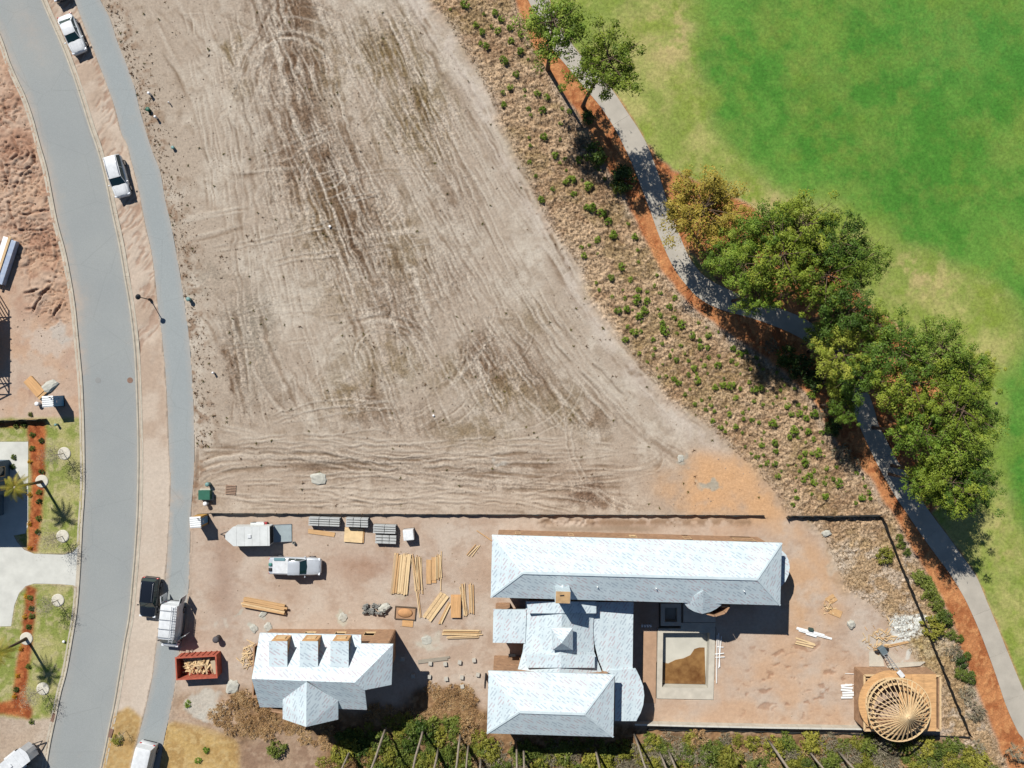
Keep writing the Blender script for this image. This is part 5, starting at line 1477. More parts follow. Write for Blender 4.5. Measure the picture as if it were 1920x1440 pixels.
for k in range(7):
    for s_ in (-1, 1):
        MB().box((-Ls / 2 + .4 + k * (Ls - .8) / 6, s_ * (Ws / 2 + .07), Hs / 2), (.09, .09, Hs - .05)).build('rib', REDM, sk, False, False)
MB().bar((Ls / 2 - .2, -.9, 1.1), (Ls / 2 - .45, .6, 1.3), .5, .04).build('loose_sheet', mat('scrap_sheet', C4(210, 190, 160), .8), sk, False, False)
pile = MB()
rr = random.Random(3)
sp = thing('offcut_heap', 'heap of pale timber offcuts inside the red skip', 'wood scraps', P(380, 1241) + Vector((0, 0, .16)), math.radians(3))
for k in range(150):
    x = rr.uniform(-1.7, 1.75); y = rr.uniform(-.9, .75); z = .28 + .62 * math.exp(-((x - .3) / 1.5) ** 2 - ((y) / .8) ** 2) * rr.uniform(.5, 1)
    board(sp, 'offcut', (x, y, z), rr.uniform(.25, 1.0), rr.uniform(.06, .2), .04, rr.uniform(0, 3.14), rr.choice(LUMS), rr.uniform(-.35, .35))

# ================================================================== STACKS, LUMBER, SITE THINGS
def pile_of(label, px, py, n, L, ang, across, layers, w=.14, h=.045, jit=.03, name='lumber_stack', group=None, z0=.0, mats=LUMS, fan=0.0, cat='lumber'):
    """n boards per layer laid side by side"""
    t = thing(name, label, cat, P(px, py) + Vector((0, 0, .05 + z0)), math.radians(ang), group)
    r = random.Random(px * 7 + py)
    for ly in range(layers):
        for k in range(n):
            y = (k - (n - 1) / 2) * across + r.uniform(-jit, jit)
            board(t, 'plank', (r.uniform(-jit * 5, jit * 5), y, h / 2 + ly * (h + .012) + r.uniform(0, .012)), L * r.uniform(.9, 1.02), w, h, r.uniform(-fan, fan), r.choice(mats))
    return t
pile_of('broad neat stack of pale planks on bearers, left of the loose stick pile', 752, 1076, 8, 4.5, 84, .235, 3, .20, .05, .02, fan=.012)
pile_of('long thin sticks fanned out beside the broad plank stack', 783, 1075, 8, 4.0, 94, .13, 2, .07, .05, .06, fan=.09)
pile_of('two loose long sticks lying south of the fanned sticks', 785, 1130, 2, 3.4, 100, .12, 1, .09, .05, .03, fan=.05)
pile_of('amber plywood sheet with offcuts near the tall single board', 809, 1070, 2, 2.5, 90, .55, 2, .52, .03, .05, mats=[LUM3, PLY], cat='plywood', name='plywood_stack')
pile_of('narrow studs leaning over the plywood by the yard middle', 822, 1063, 5, 2.6, 92, .13, 2, .08, .05, .03, fan=.04)
pile_of('one tall single board standing apart right of the studs', 827, 1070, 1, 4.3, 89, .1, 1, .1, .05, .0)
pile_of('wide pale planks lying on the slant below the amber plywood', 817, 1137, 3, 3.4, 54, .37, 2, .34, .06, .02, mats=[LUM2, STUD])
pile_of('short slanted planks beside the wide slanted planks', 834, 1149, 2, 2.6, 66, .2, 2, .17, .06, .02, fan=.03)
pile_of('two stacked chipboard sheets bound with straps', 855, 1136, 1, 2.4, 90, .5, 5, 1.1, .05, .02, mats=[PLY], cat='plywood', name='plywood_stack')
pile_of('bundle of thin boards right of the strapped sheets', 870, 1125, 4, 3.6, 97, .12, 2, .09, .05, .03, fan=.08)
pile_of('upright run of boards farthest right in the yard lumber', 884, 1122, 4, 3.3, 92, .14, 2, .11, .05, .02, fan=.03)
pile_of('three long boards lying level near the house corner', 866, 1185, 3, 4.4, -1, .2, 2, .12, .05, .03, fan=.02)
pile_of('curved boards lying level just below the three long boards', 867, 1194, 2, 3.7, 3, .2, 2, .12, .05, .03, fan=.02)
pile_of('long amber beams with cut ends by the cargo yard entrance', 497, 1134, 5, 4.8, -11, .21, 3, .19, .14, .03, fan=.02, mats=[LUM3, STUD])
pile_of('thin plywood offcut lying left of the pallets', 604, 999, 2, 3.0, -8, .2, 1, .3, .03, .02, mats=[LUM3], cat='plywood', name='plywood_stack')
pile_of('pale plywood sheets below the second block pallet', 664, 1003, 1, 2.2, -4, .3, 4, 1.55, .03, .02, mats=[LUM2, PLY], cat='plywood', name='plywood_stack')
pile_of('small plywood square beside the sand frame', 765, 1169, 1, 1.2, -5, .3, 1, .7, .03, .02, mats=[PLY], cat='plywood', name='plywood_stack')
pile_of('slim board lying diagonally near the long roof corner', 908, 1004, 1, 2.1, -34, .2, 1, .1, .05, .0)
pile_of('three short boards crossed beside the long roof corner', 890, 1030, 3, 1.7, 50, .22, 1, .09, .05, .06, fan=.15)
pile_of('weathered grey plank on blocks east of the small house', 812, 1237, 2, 3.6, 7, .2, 1, .2, .06, .02, mats=[mat('weathered_plank', C4(176, 166, 152), .9, var=.25, vscale=3)])
pile_of('two sheets of wood left on the dirt south of the round bay', 1560, 1123, 2, 1.0, 32, .5, 1, .4, .03, .1, mats=[LUM3], cat='plywood', name='plywood_stack')
pile_of('single plywood sheet on the dirt east of the round bay', 1566, 1148, 1, 1.5, -22, .5, 1, .75, .03, .0, mats=[LUM3], cat='plywood', name='plywood_stack')
pile_of('grey and amber boards crossed on the pale dirt', 1505, 1205, 3, 2.2, -20, .25, 1, .16, .04, .1, fan=.15)
pile_of('long pole timbers resting over the scrap heap', 1670, 1210, 2, 4.0, 12, .16, 1, .1, .08, .02, fan=.04)
def stick_heap(label, px, py, n, rx, ry, Lm, name='scrap_heap'):
    t = thing(name, label, 'wood scraps', P(px, py) + Vector((0, 0, .03)))
    r = random.Random(px + py)
    for k in range(n):
        x, y = r.gauss(0, rx), r.gauss(0, ry)
        board(t, 'offcut', (x, y, .04 + .3 * math.exp(-(x / rx) ** 2 - (y / ry) ** 2) * r.random()), r.uniform(.3, 1) * Lm, r.uniform(.05, .13), .04, r.uniform(0, 3.14), r.choice(LUMS), r.uniform(-.2, .2))
    return t
stick_heap('tangled heap of pale offcuts against the small house', 468, 1230, 40, .35, .7, 1.2)
stick_heap('scattered timber scraps near the pavilion ladder', 1650, 1200, 60, .9, .8, .9)
stick_heap('few splinters scattered south of the round bay', 1553, 1135, 22, .4, .5, .5)

# pallets of grey blocks
BLK = mat('grey_bundle', C4(204, 206, 206), .85, var=.25, vscale=4)
PALW = mat('pallet_wood', C4(120, 104, 88), .9, var=.3, vscale=3)
def bundles(label, x0, y0, x1, y1, rows, cols, layers, hgt_):
    c = P((x0 + x1) / 2, (y0 + y1) / 2, hgt_); a_, b_ = P(x0, y0, hgt_), P(x1, y1, hgt_)
    Lx, Ly = abs(b_.x - a_.x), abs(a_.y - b_.y)
    t = thing('block_pallet', label, 'pallet', (c.x, c.y, .02), math.radians(-2), 'pallets of grey bundles by the fence')
    for k in range(3): board(t, 'bearer', (0, (k - 1) * Ly * .42, .05), Lx, .09, .1, 0, PALW)
    lh = (hgt_ - .14) / layers
    for ly in range(layers):
        for i in range(cols):
            for j in range(rows):
                board(t, 'bundle', ((i + .5) / cols * Lx - Lx / 2 + rnd.uniform(-.02, .02), (j + .5) / rows * Ly - Ly / 2, .12 + lh * (ly + .5)), Lx / cols - .06, Ly / rows - .085, lh - .04, rnd.uniform(-.012, .012), BLK)
bundles('long pallet of grey bundles nearest the cargo trailer', 578, 970, 637, 987, 4, 3, 3, .9)
bundles('grey bundle pallet with plywood leaning below it', 648, 971, 690, 989, 4, 3, 3, 1.0)
bundles('upper of two grey bundle pallets next to the white wrapped cube', 699, 984, 742, 1001, 4, 2, 3, .9)
bundles('lower of two grey bundle pallets next to the white wrapped cube', 703, 1003, 743, 1020, 3, 3, 2, .7)
wc = thing('wrapped_cube', 'white plastic wrapped cube of material by the fence', 'wrapped load', P(768, 1000))
PLAST = mat('plastic_wrap', (.55, .57, .58, 1), .25, var=.2, vscale=3, bump=.05, bscale=3)
MB().bevbox((0, 0, .62), (1.15, 1.15, 1.0), .06, .1).build('load', PLAST, wc, False, False)
MB().box((0, 0, .06), (1.2, 1.2, .1), .1).build('pallet_base', PALW, wc, False, False)
# block heap
bh = thing('cinder_block_heap', 'untidy heap of grey concrete blocks in the yard', 'blocks', P(705, 1141))
cb = MB()
for (x_, y_) in ((-.17, 0), (0, 0), (.17, 0)): pass
for q_ in (((0, .085, 0), (.39, .03, .19)), ((0, -.085, 0), (.39, .03, .19)), ((-.18, 0, 0), (.03, .14, .19)), ((0, 0, 0), (.03, .14, .19)), ((.18, 0, 0), (.03, .14, .19))): cb.box(*q_)
cbm = cb.mesh('block_mesh', BLOCKG)
for k in range(44):
    x_, y_ = rnd.uniform(-1.35, 1.0), rnd.uniform(-.5, .5)
    put('block', cbm, bh, (x_, y_, .1 + .2 * int(rnd.random() * 2.4)), rnd.choice((0, 0, 1.57)) + rnd.gauss(0, .08))
ico = bmesh.new(); bmesh.ops.create_icosphere(ico, subdivisions=2, radius=1)
rk = random.Random(5)
for v in ico.verts: v.co *= 1 + rk.uniform(-.18, .18); v.co.z *= .7
ROCKM = MB().frombm(ico).mesh('rubble_mesh', mat('cement_rubble', C4(206, 204, 194), .9, var=.25, vscale=2, bump=.05, bscale=4))
o = put('plastic_bag', ROCKM, bh, (.95, .12, .25), .4, (.75, .45, .35))
# cement lumps and stones
for i, (x, y, sx, sy, sz, lb) in enumerate([(476, 1178, .5, .42, .16, 'pale cement lump left of the small house roof'), (503, 1175, .45, .5, .14, 'pale cement lump nearest the small house roof corner'), (494, 1150, .55, .3, .14, 'pale cement lump below the amber beams'), (643, 1157, .5, .5, .14, 'pale cement lump above the first dormer gap'), (436, 1287, .85, .7, .3, 'large grey boulder below the red skip'), (598, 897, .95, .65, .22, 'flat pale stone slab on the sandy lot'), (1549, 1000, .55, .35, .25, 'pale stone by the fence opening'), (1595, 1170, .5, .45, .4, 'grey rock on the dirt near the scrap heap'), (1276, 859, .45, .35, .12, 'small cement patch on the orange sand'), (800, 1200, .6, .5, .05, 'spread of dried cement between the lumber and the house')]):
    o = put('stone', ROCKM, None, P(x, y) + Vector((0, 0, sz * .3)), rnd.uniform(0, 6), (sx, sy, sz)); tag(o, lb, 'stone')
# footing blocks in rows
FB = MB().bevbox((0, 0, .2), (.42, .42, .4), .02).mesh('footing_mesh', mat('footing_concrete', C4(210, 204, 194), .85, var=.15, vscale=3))
for i, (x, y) in enumerate([(755, 1235), (775, 1267), (805, 1268), (837, 1272), (866, 1269), (896, 1264), (807, 1243), (835, 1244), (862, 1241), (889, 1237), (867, 1286)]):
    o = put('footing_block', FB, None, P(x, y) + Vector((0, 0, -.08)), rnd.uniform(-.2, .2), .95)
    nm_ = ['shaded footing nearest the small house wall, upper', 'shaded footing nearest the small house wall, lower', 'lower row footing, second from the small house', 'lower row footing, third from the small house', 'lower row footing, second from the main house', 'lower row footing, nearest the main house', 'upper row footing, first from the small house', 'upper row footing, second from the small house', 'upper row footing, second from the main house', 'upper row footing, nearest the main house', 'lone footing lying below the lower row'][i]
    tag(o, 'small square concrete ' + nm_, 'footing', 'footings between the houses')
# sand frame
sf = thing('sand_frame', 'wooden frame holding a flat mound of orange sand', 'frame', P(760, 1149), math.radians(-4))
for (c, d) in (((0, .68, .1), (2.3, .07, .2)), ((0, -.68, .1), (2.3, .07, .2)), ((1.12, 0, .1), (.07, 1.28, .2)), ((-1.12, 0, .1), (.07, 1.28, .2))): MB().box(c, d).build('side_board', PALW, sf, False, False)
m_ = MB().lathe((0, 0, .04), [(.9, 0), (.7, .1), (.4, .2), (.1, .26)], 20); m_.v = [(v[0], v[1] * .62, v[2]) for v in m_.v]; m_.build('sand', mat('orange_sand', C4(212, 160, 112), .95, var=.15, vscale=3), sf, True, False)
MB().box((0, 0, .04), (2.2, 1.3, .05)).build('base_sheet', mat('dusty_sheet', C4(190, 150, 118), .9, var=.2, vscale=2), sf, False, False)

# ---------------------------------------------------------------- portable toilets, utility boxes, lamp post
def toilet(label, px, py, wall, rc_):
    t = thing('portable_toilet', label, 'portable toilet', P(px, py), .06)
    b_ = MB().bevbox((0, 0, 1.1), (1.12, 1.12, 2.1), .03); b_.build('cabin', wall, t, False, False)
    m_ = MB(); 
    for k in range(5): m_.bar((-.58, -.44 + k * .22, 2.22 + .05), (.58, -.44 + k * .22, 2.22 + .05), .09, .06)
    ro_ = MB().bevbox((0, 0, 2.18), (1.2, 1.2, .1), .03).build('roof', rc_, t, False, False)
    m_.build('roof_rib', rc_, t, False, False)
    d_ = MB().bevbox((.565, 0, 1.1), (.03, .75, 1.8), .01).build('door', mat('toilet_door', C4(80, 150, 200), .5), t, False, False)
    MB().box((.59, .28, 1.1), (.02, .06, .14)).build('handle', BLACKP, d_, False, False)
    MB().box((.585, -.05, 1.55), (.012, .22, .16)).build('notice', WHITEP, d_, False, False)
    MB().lathe((.35, .4, 2.2), [(.06, 0), (.06, .35), (.03, .36)], 8).build('vent_pipe', BLACKP, t, True, False)
    MB().box((0, 0, .05), (1.2, 1.2, .1)).build('base', BLACKP, t, False, False)
toilet('blue portable toilet with white roof beside the road on the left', 111, 752, mat('blue_toilet_wall', C4(90, 160, 206), .5), mat('white_toilet_roof', (.6, .62, .62, 1), .5))
toilet('tan portable toilet with white roof at the corner of the sandy lot', 381, 973, mat('tan_toilet_wall', C4(206, 160, 84), .6), mat('white_toilet_roof', (.6, .62, .62, 1), .5))
GREENB = mat('utility_green', C4(50, 112, 92), .55, var=.15, vscale=3)
ub = thing('transformer_box', 'green utility transformer box on the lot corner', 'utility box', P(388, 927))
MB().bevbox((0, 0, .42), (1.2, 1.0, .8), .03).build('cabinet', GREENB, ub, False, False)
MB().bevbox((0, .05, .84), (1.26, 1.06, .06), .02).build('lid', GREENB, ub, False, False)
MB().box((0, 0, .02), (1.5, 1.3, .08)).build('base_pad', CONC, ub, False, False)
def pedestal(label, px, py, mt, h=.55, r=.11, tilt=0):
    t = thing('utility_post', label, 'utility post', P(px, py))
    MB().lathe((0, 0, 0), [(r, 0), (r, h * .8), (r * .9, h * .82)], 10).build('post', mt, t, True, False)
    MB().lathe((0, 0, h * .82), [(r * 1.25, 0), (r * 1.2, h * .12), (r * .6, h * .2)], 10).build('cap', mt, t, True, False)
TEALM = mat('teal_utility', C4(120, 160, 158), .5); WHM = mat('white_utility', (.6, .6, .6, 1), .5)
for (x, y, m__, h, r, lb) in ((283, 178, WHM, .7, .13, 'white capped utility post beside the walk, upper one'), (280, 207, GREENB, .5, .2, 'green utility post beside the walk'), (295, 222, WHM, .7, .12, 'white utility post below the green one'), (319, 194, WHM, .5, .06, 'thin pale stake on the sandy lot'), (326, 278, TEALM, .4, .16, 'teal utility post in the weeds by the walk'), (357, 562, TEALM, .7, .2, 'teal utility post at the upper corner of the lot'), (402, 699, WHM, .6, .10, 'small pale stake on the lower sandy lot'), (393, 907, TEALM, .8, .2, 'teal water post above the green transformer box'), (389, 943, WHM, .8, .2, 'grey valve post just below the transformer box'), (109, 796, TEALM, .6, .12, 'teal utility post on the left lawn'), (74, 757, WHM, .6, .2, 'white water post beside the blue toilet'), (410, 1195, mat('dark_tarp', C4(92, 88, 92), .8), 1.0, .3, 'dark covered pump standing near the small house'), (121, 1202, WHM, .25, .12, 'small white lawn marker by the kerb'), (619, 425, WHM, .2, .12, 'small white marker in the middle of the sandy lot'), (813, 779, WHM, .2, .1, 'small white marker on the lower sandy lot')):
    pedestal(lb, x, y, m__, h, r)
lp_ = thing('street_lamp', 'black street lamp post standing in the verge by the road', 'street lamp', P(282, 562))
IRON = mat('black_iron', (.018, .02, .024, 1), .45, metal=.4)
MB().lathe((0, 0, 0), [(.16, 0), (.16, .3), (.09, .45), (.055, .6), (.045, 2.6), (.06, 2.65)], 12).build('pole', IRON, lp_, True, False)
MB().lathe((0, 0, 2.65), [(.10, 0), (.14, .1), (.16, .32)], 14).build('lantern_glass', mat('lantern_glass', (.4, .42, .42, 1), .2), lp_, True, False)
MB().lathe((0, 0, 2.97), [(.30, 0), (.28, .04), (.16, .14), (.05, .2), (.02, .27)], 18).build('lantern_cap', IRON, lp_, True, False)
wd = thing('wooden_grate', 'small wooden pallet lying flat on the sandy lot corner', 'pallet', P(433, 918), math.radians(-4))
for k in range(6): board(wd, 'slat', (0, (k - 2.5) * .18, .1), 1.15, .1, .03, 0, mat('grate_wood', C4(186, 154, 132), .85, var=.2, vscale=4))
for k in (-1, 0, 1): board(wd, 'bearer', (k * .5, 0, .05), .07, 1.05, .06, 0, PALW)
# drain lids in the road edge, manhole lids
IRONR = mat('rusty_grate', C4(150, 118, 102), .8, var=.3, vscale=6)
for (x, y, lb) in ((101, 1345, 'rusty drain grate in the left kerb'), (208, 1374, 'rusty drain grate in the right kerb')):
    t = thing('drain_grate', lb, 'drain', P(x, y) + Vector((0, 0, .06)), math.radians(72))
    MB().box((0, 0, .02), (.95, .42, .06)).build('frame', IRONR, t, False, False)
    for k in range(7): board(t, 'bar', (-.36 + k * .12, 0, .06), .05, .36, .03, 0, IRONR)
for (x, y, lb, mt_) in ((184, 713, 'grey manhole lid in the middle of the road', mat('iron_lid', C4(150, 152, 152), .7)), (244, 713, 'rusty manhole lid by the right kerb', IRONR)):
    o = MB().lathe(tuple(P(x, y) + Vector((0, 0, .018))), [(.32, 0), (.32, .012), (.26, .016)], 20).build('manhole_lid', mt_); tag(o, lb, 'manhole')
o = MB().lathe(tuple(P(1868, 756)), [(.16, -.05), (.16, .06), (.08, .1)], 14).build('sprinkler_head', BLACKP); tag(o, 'small dark sprinkler head in the golf turf', 'sprinkler')

# ---------------------------------------------------------------- silt fences
FABR = mat('black_silt_fabric', (.016, .018, .018, 1), .85, var=.3, vscale=2)
STAKE = mat('fence_stake', C4(150, 122, 92), .85)
def silt(label, pts, hgt_=.75, step=2.2):
    W_ = [P(x, y) for x, y in pts]
    t = thing('silt_fence', label, 'fence', W_[0])
    run = []
    for a_, b_ in zip(W_[:-1], W_[1:]):
        n_ = max(1, int(round((b_ - a_).length / step)))
        for k in range(n_): run.append(a_.lerp(b_, k / n_))
    run.append(W_[-1])
    for i in range(len(run) - 1):
        a_, b_ = run[i], run[i + 1]
        d = (b_ - a_).normalized(); nn = Vector((-d.y, d.x, 0))
        m = MB(); k = 4; vs = []
        for j in range(k + 1):
            p = a_.lerp(b_, j / k); sag = math.sin(math.pi * j / k) * rnd.uniform(.02, .1); off = nn * (math.sin(math.pi * j / k) * rnd.uniform(-.12, .12))
            for s_ in (-.012, .012): vs += [p + nn * s_ + Vector((0, 0, -.08)), p + nn * s_ + off + Vector((0, 0, hgt_ - sag))]
        fs = []
        for j in range(k):
            q = j * 4
            fs += [(q, q + 4, q + 5, q + 1), (q + 2, q + 3, q + 7, q + 6), (q + 1, q + 5, q + 7, q + 3)]
        m.add(vs, fs); m.build('fabric_panel', FABR, t)
        MB().box(a_ + Vector((0, 0, hgt_ / 2 + .05)) + nn * .035, (.04, .04, hgt_ + .2)).build('stake', STAKE, t)
silt('black silt fence along the sandy lot above the long roof', [(395, 962), (560, 963), (800, 964), (1100, 965), (1432, 966)], .5)
silt('short black silt fence right of the orange sand opening', [(1474, 970), (1478, 967), (1560, 967), (1648, 965)], .75)
silt('long black silt fence down the right side to the corner', [(1650, 968), (1672, 1022), (1690, 1068), (1703, 1100), (1725, 1152), (1745, 1205), (1768, 1262), (1790, 1318), (1817, 1379)], .8)
silt('low silt fence behind the retaining wall and pavilion', [(1817, 1381), (1740, 1379), (1640, 1376), (1500, 1372), (1350, 1369), (1212, 1366)], .35)
silt('curved low fence edging the lawn bed at left', [(88, 785), (60, 787), (-20, 790)], .9, 1.2)

# ---------------------------------------------------------------- lift, pipes, sheets
lf = thing('ladder_lift', 'grey ladder lift leaning onto the pavilion roof deck', 'lift', P(1652, 1217))
ALU = mat('aluminium', (.42, .44, .46, 1), .35, metal=.7)
b0_, b1_ = P(1653, 1220) + Vector((0, 0, .4)), P(1688, 1264, 3.3)
dv = (b1_ - b0_).normalized(); sd_v = Vector((-dv.y, dv.x, 0)).normalized() * .2
for s_ in (-1, 1): MB().bar(b0_ + sd_v * s_, b1_ + sd_v * s_, .06, .1).build('rail', ALU, lf)
for k in range(12):
    c = b0_.lerp(b1_, (k + .5) / 12); MB().bar(c - sd_v, c + sd_v, .04, .04).build('rung', ALU, lf)
MB().bevbox(P(1651, 1217) + Vector((0, 0, .45)), (.7, .9, .6), .06, .6).build('engine', mat('grey_machine', C4(110, 124, 132), .5), lf)
MB().bevbox(P(1689, 1264, 3.35), (.5, .8, .22), .05, .7).build('carriage', WHITEP, lf)
for s_ in (-1, 1):
    w_ = MB().lathe((0, 0, 0), [(.05, -.08), (.28, -.08), (.28, .08), (.05, .08)], 12)
    c = P(1651, 1217) + sd_v * s_ * 2.6; w_.v = [(v[0] + c.x, v[2] + c.y, v[1] + .28) for v in w_.v]; w_.build('wheel', TYRE, lf, True)
PVC = mat('white_pvc', (.62, .63, .62, 1), .4)
pv = thing('pipe_bundle', 'white plastic pipes laid along the right side of the pool', 'pipes', P(1346, 1235))
for (x0_, y0_, x1_, y1_) in ((1344, 1190, 1343, 1280), (1347, 1186, 1349, 1250), (1352, 1192, 1347, 1252), (1340, 1226, 1357, 1224), (1341, 1232, 1358, 1231), (1343, 1212, 1356, 1213)):
    MB().tube([P(x0_, y0_) + Vector((0, 0, .1 + rnd.random() * .05)), P(x1_, y1_) + Vector((0, 0, .1 + rnd.random() * .05))], .05, 6).build('pipe', PVC, pv)
fl = thing('flashing_stack', 'stack of long white metal sheets on the dirt', 'metal sheets', P(1525, 1187))
for k, (x0_, y0_, x1_, y1_) in enumerate(((1493, 1177, 1545, 1191), (1497, 1181, 1559, 1197), (1510, 1187, 1530, 1193), (1500, 1180, 1550, 1193))):
    MB().bar(P(x0_, y0_) + Vector((0, 0, .1 + k * .03)), P(x1_, y1_) + Vector((0, 0, .1 + k * .03)), .28 - .05 * k, .015).build('sheet', PVC, fl)
MB().bevbox(P(1519, 1179) + Vector((0, 0, .22)), (.5, .35, .35), .03, -.2).build('tool_case', mat('green_case', C4(70, 90, 84), .5), fl)
pf = thing('panel_stack', 'white foam panels and pipes stacked west of the pavilion', 'panels', P(1588, 1292))
for k in range(6): MB().box(P(1588 + rnd.uniform(-2, 2), 1284 + k * 4.5) + Vector((0, 0, .1 + .02 * k)), (1.25, .2, .05), rnd.uniform(-.08, .08)).build('panel', PVC, pf)
for k in range(3): MB().tube([P(1584, 1262 + k * 20) + Vector((0, 0, .1)), P(1600, 1263 + k * 20) + Vector((0, 0, .12))], .03, 6).build('pipe', PVC, pf)
# left plot: wrapped lumber bundle, plywood sheet, plastic heap
wl_ = thing('wrapped_lumber', 'long lumber bundle in white and blue wrap at the left edge', 'lumber', P(15, 492), math.radians(72))
MB().bevbox((0, -.28, .45), (5.0, .7, .7), .04).build('wrap', mat('blue_white_wrap', C4(196, 206, 222), .45, var=.25, vscale=2, col2=C4(150, 170, 206)), wl_, False, False)
MB().bevbox((0, .5, .45), (5.2, .75, .7), .04).build('wrap', PVC, wl_, False, False)
for k in range(3): board(wl_, 'plank', (0, .02 + k * .09, .86), 5.6, .08, .08, rnd.uniform(-.01, .01), LUMS[k % 3])
pile_of('orange plywood sheets lying beside the blue toilet', 68, 726, 1, 2.4, -48, .4, 4, 1.1, .05, .04, mats=[PLY, LUM3], cat='plywood', name='plywood_stack')
o = put('plastic_sheeting', ROCKM, None, P(93, 725) + Vector((0, 0, .1)), .5, (1.1, .55, .3)); o.data = ROCKM; tag(o, 'crumpled pale plastic sheeting beside the orange plywood', 'plastic sheet')
rc3 = thing('fuel_can_crate', 'red and white crate tucked behind the cargo trailer', 'crate', P(492, 981))
MB().bevbox((0, 0, .25), (1.1, .4, .45), .05).build('crate', WHITEP, rc3, False, False)
MB().bevbox((.45, .02, .35), (.4, .36, .5), .05).build('fuel_can', mat('red_plastic', C4(190, 60, 66), .5), rc3, False, False)
o = thing('bucket', 'grey bucket standing right of the cargo trailer ramp', 'bucket', P(552, 1017))
MB().lathe((0, 0, 0), [(.14, 0), (.17, .36), (.14, .36), (.12, .05)], 14).build('pail', BLOCKG, o, True, False)
tb = thing('folded_chairs', 'white and grey plastic chairs lying in the shade by the pool', 'chairs', P(1211, 1172))
for k in range(4): MB().box((-.45 + k * .3, 0, .25), (.2, .35, .04), .2 * k).build('seat', PVC, tb, False, False); MB().box((-.45 + k * .3, .18, .4), (.2, .04, .35), .2 * k).build('backrest', PVC, tb, False, False)
# ================================================================== VEGETATION
NR = np.random.RandomState(23)
def tri_mesh(name, V, mats_, midx=None, smooth=False):
    """V: (n,3,3) triangles"""
    n = len(V)
    me = bpy.data.meshes.new(name)
    me.vertices.add(n * 3); me.vertices.foreach_set('co', V.reshape(-1).astype(np.float32))
    me.loops.add(n * 3); me.loops.foreach_set('vertex_index', np.arange(n * 3, dtype=np.int32))
    me.polygons.add(n); me.polygons.foreach_set('loop_start', np.arange(0, n * 3, 3, dtype=np.int32))
    for m in (mats_ if isinstance(mats_, (list, tuple)) else [mats_]): me.materials.append(m)
    if midx is not None: me.polygons.foreach_set('material_index', midx.astype(np.int32))
    me.update(calc_edges=True)
    return me

def unitv(a):
    return a / np.maximum(np.linalg.norm(a, axis=-1, keepdims=True), 1e-6)

def blades(cent, nb, length, width, up=.35, droop=0.0):
    """tufts: nb narrow blades round every centre"""
    n = len(cent)
    d = NR.normal(size=(n, nb, 3)); d[..., 2] = np.abs(d[..., 2]) * .8 + up; d = unitv(d)
    L = length * NR.uniform(.6, 1.2, (n, nb, 1))
    s = unitv(np.cross(d, NR.normal(size=(n, nb, 3)))) * width
    c = cent[:, None, :]
    tip = c + d * L; tip[..., 2] -= droop * L[..., 0]
    base = c + d * L * .08
    V = np.stack([base - s, base + s, tip], 2)
    return V.reshape(-1, 3, 3)

def leaves(cent, nl, rad, size, flat=.5):
    """leaf quads as two triangles scattered in small balls"""
    n = len(cent)
    o = NR.normal(size=(n, nl, 3)) * rad
    c = cent[:, None, :] + o
    nrm = NR.normal(size=(n, nl, 3)); nrm[..., 2] = np.abs(nrm[..., 2]) + flat; nrm = unitv(nrm)
    u = unitv(np.cross(nrm, NR.normal(size=(n, nl, 3)))); v = np.cross(nrm, u)
    s = size * NR.uniform(.6, 1.3, (n, nl, 1))
    a = c - u * s; b = c + v * s * .55; d = c + u * s; e = c - v * s * .55
    V = np.concatenate([np.stack([a, b, d], 2), np.stack([a, d, e], 2)], 1)
    return V.reshape(-1, 3, 3)

PINE = leafmat('pine_needles', C4(82, 114, 34), C4(126, 156, 50), C4(176, 188, 76), .75, .2)
OAK = leafmat('olive_leaves', C4(140, 128, 50), C4(184, 164, 66), C4(216, 186, 86), .7, .2)
SHRUBG = leafmat('shrub_green', C4(80, 100, 42), C4(120, 136, 56), C4(154, 162, 76), 1.2, .25)
SHRUBY = leafmat('shrub_yellow_green', C4(118, 122, 46), C4(154, 154, 60), C4(192, 184, 80), 1.2, .25)
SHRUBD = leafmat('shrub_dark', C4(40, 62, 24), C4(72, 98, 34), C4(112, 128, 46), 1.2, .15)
DRYB = leafmat('dry_brush', C4(184, 144, 102), C4(222, 182, 132), C4(244, 212, 164), 1.4, .15)
GREYB_ = leafmat('grey_brush', C4(142, 134, 112), C4(178, 168, 142), C4(206, 196, 170), 1.4, .12)
SAPL = leafmat('sapling_green', C4(104, 134, 44), C4(140, 170, 56), C4(176, 192, 80), 1.5, .25)
BARK = mat('pine_bark', C4(112, 92, 76), .95, var=.35, vscale=6, bump=.02, bscale=12, wave=(1, 1, .3))
BARKG = mat('grey_bark', C4(186, 172, 156), .95, var=.35, vscale=6, bump=.02, bscale=12, wave=(1, 1, .3))

def clumps(cents, R, n, size, sq=.7, jit=.4, low=-.25):
    """leaf faces over the domes of small clumps, facing outward"""
    m = len(cents)
    d = unitv(NR.normal(size=(m, n, 3))); d[..., 2] = np.where(d[..., 2] < low, -d[..., 2], d[..., 2])
    rr = (R if np.ndim(R) else np.full(m, R))[:, None, None] * NR.uniform(.55, 1.08, (m, n, 1))
    p = cents[:, None, :] + d * rr * np.array([1, 1, sq])
    nrm = unitv(d + np.array([0, 0, .45]) + NR.normal(size=(m, n, 3)) * jit)
    u = unitv(np.cross(nrm, NR.normal(size=(m, n, 3)))); v = np.cross(nrm, u)
    s = size * NR.uniform(.6, 1.35, (m, n, 1))
    a = p - u * s; b = p + v * s * .6; c = p + u * s; e = p - v * s * .6
    return np.concatenate([np.stack([a, b, c], 2), np.stack([a, c, e], 2)], 1).reshape(-1, 3, 3)

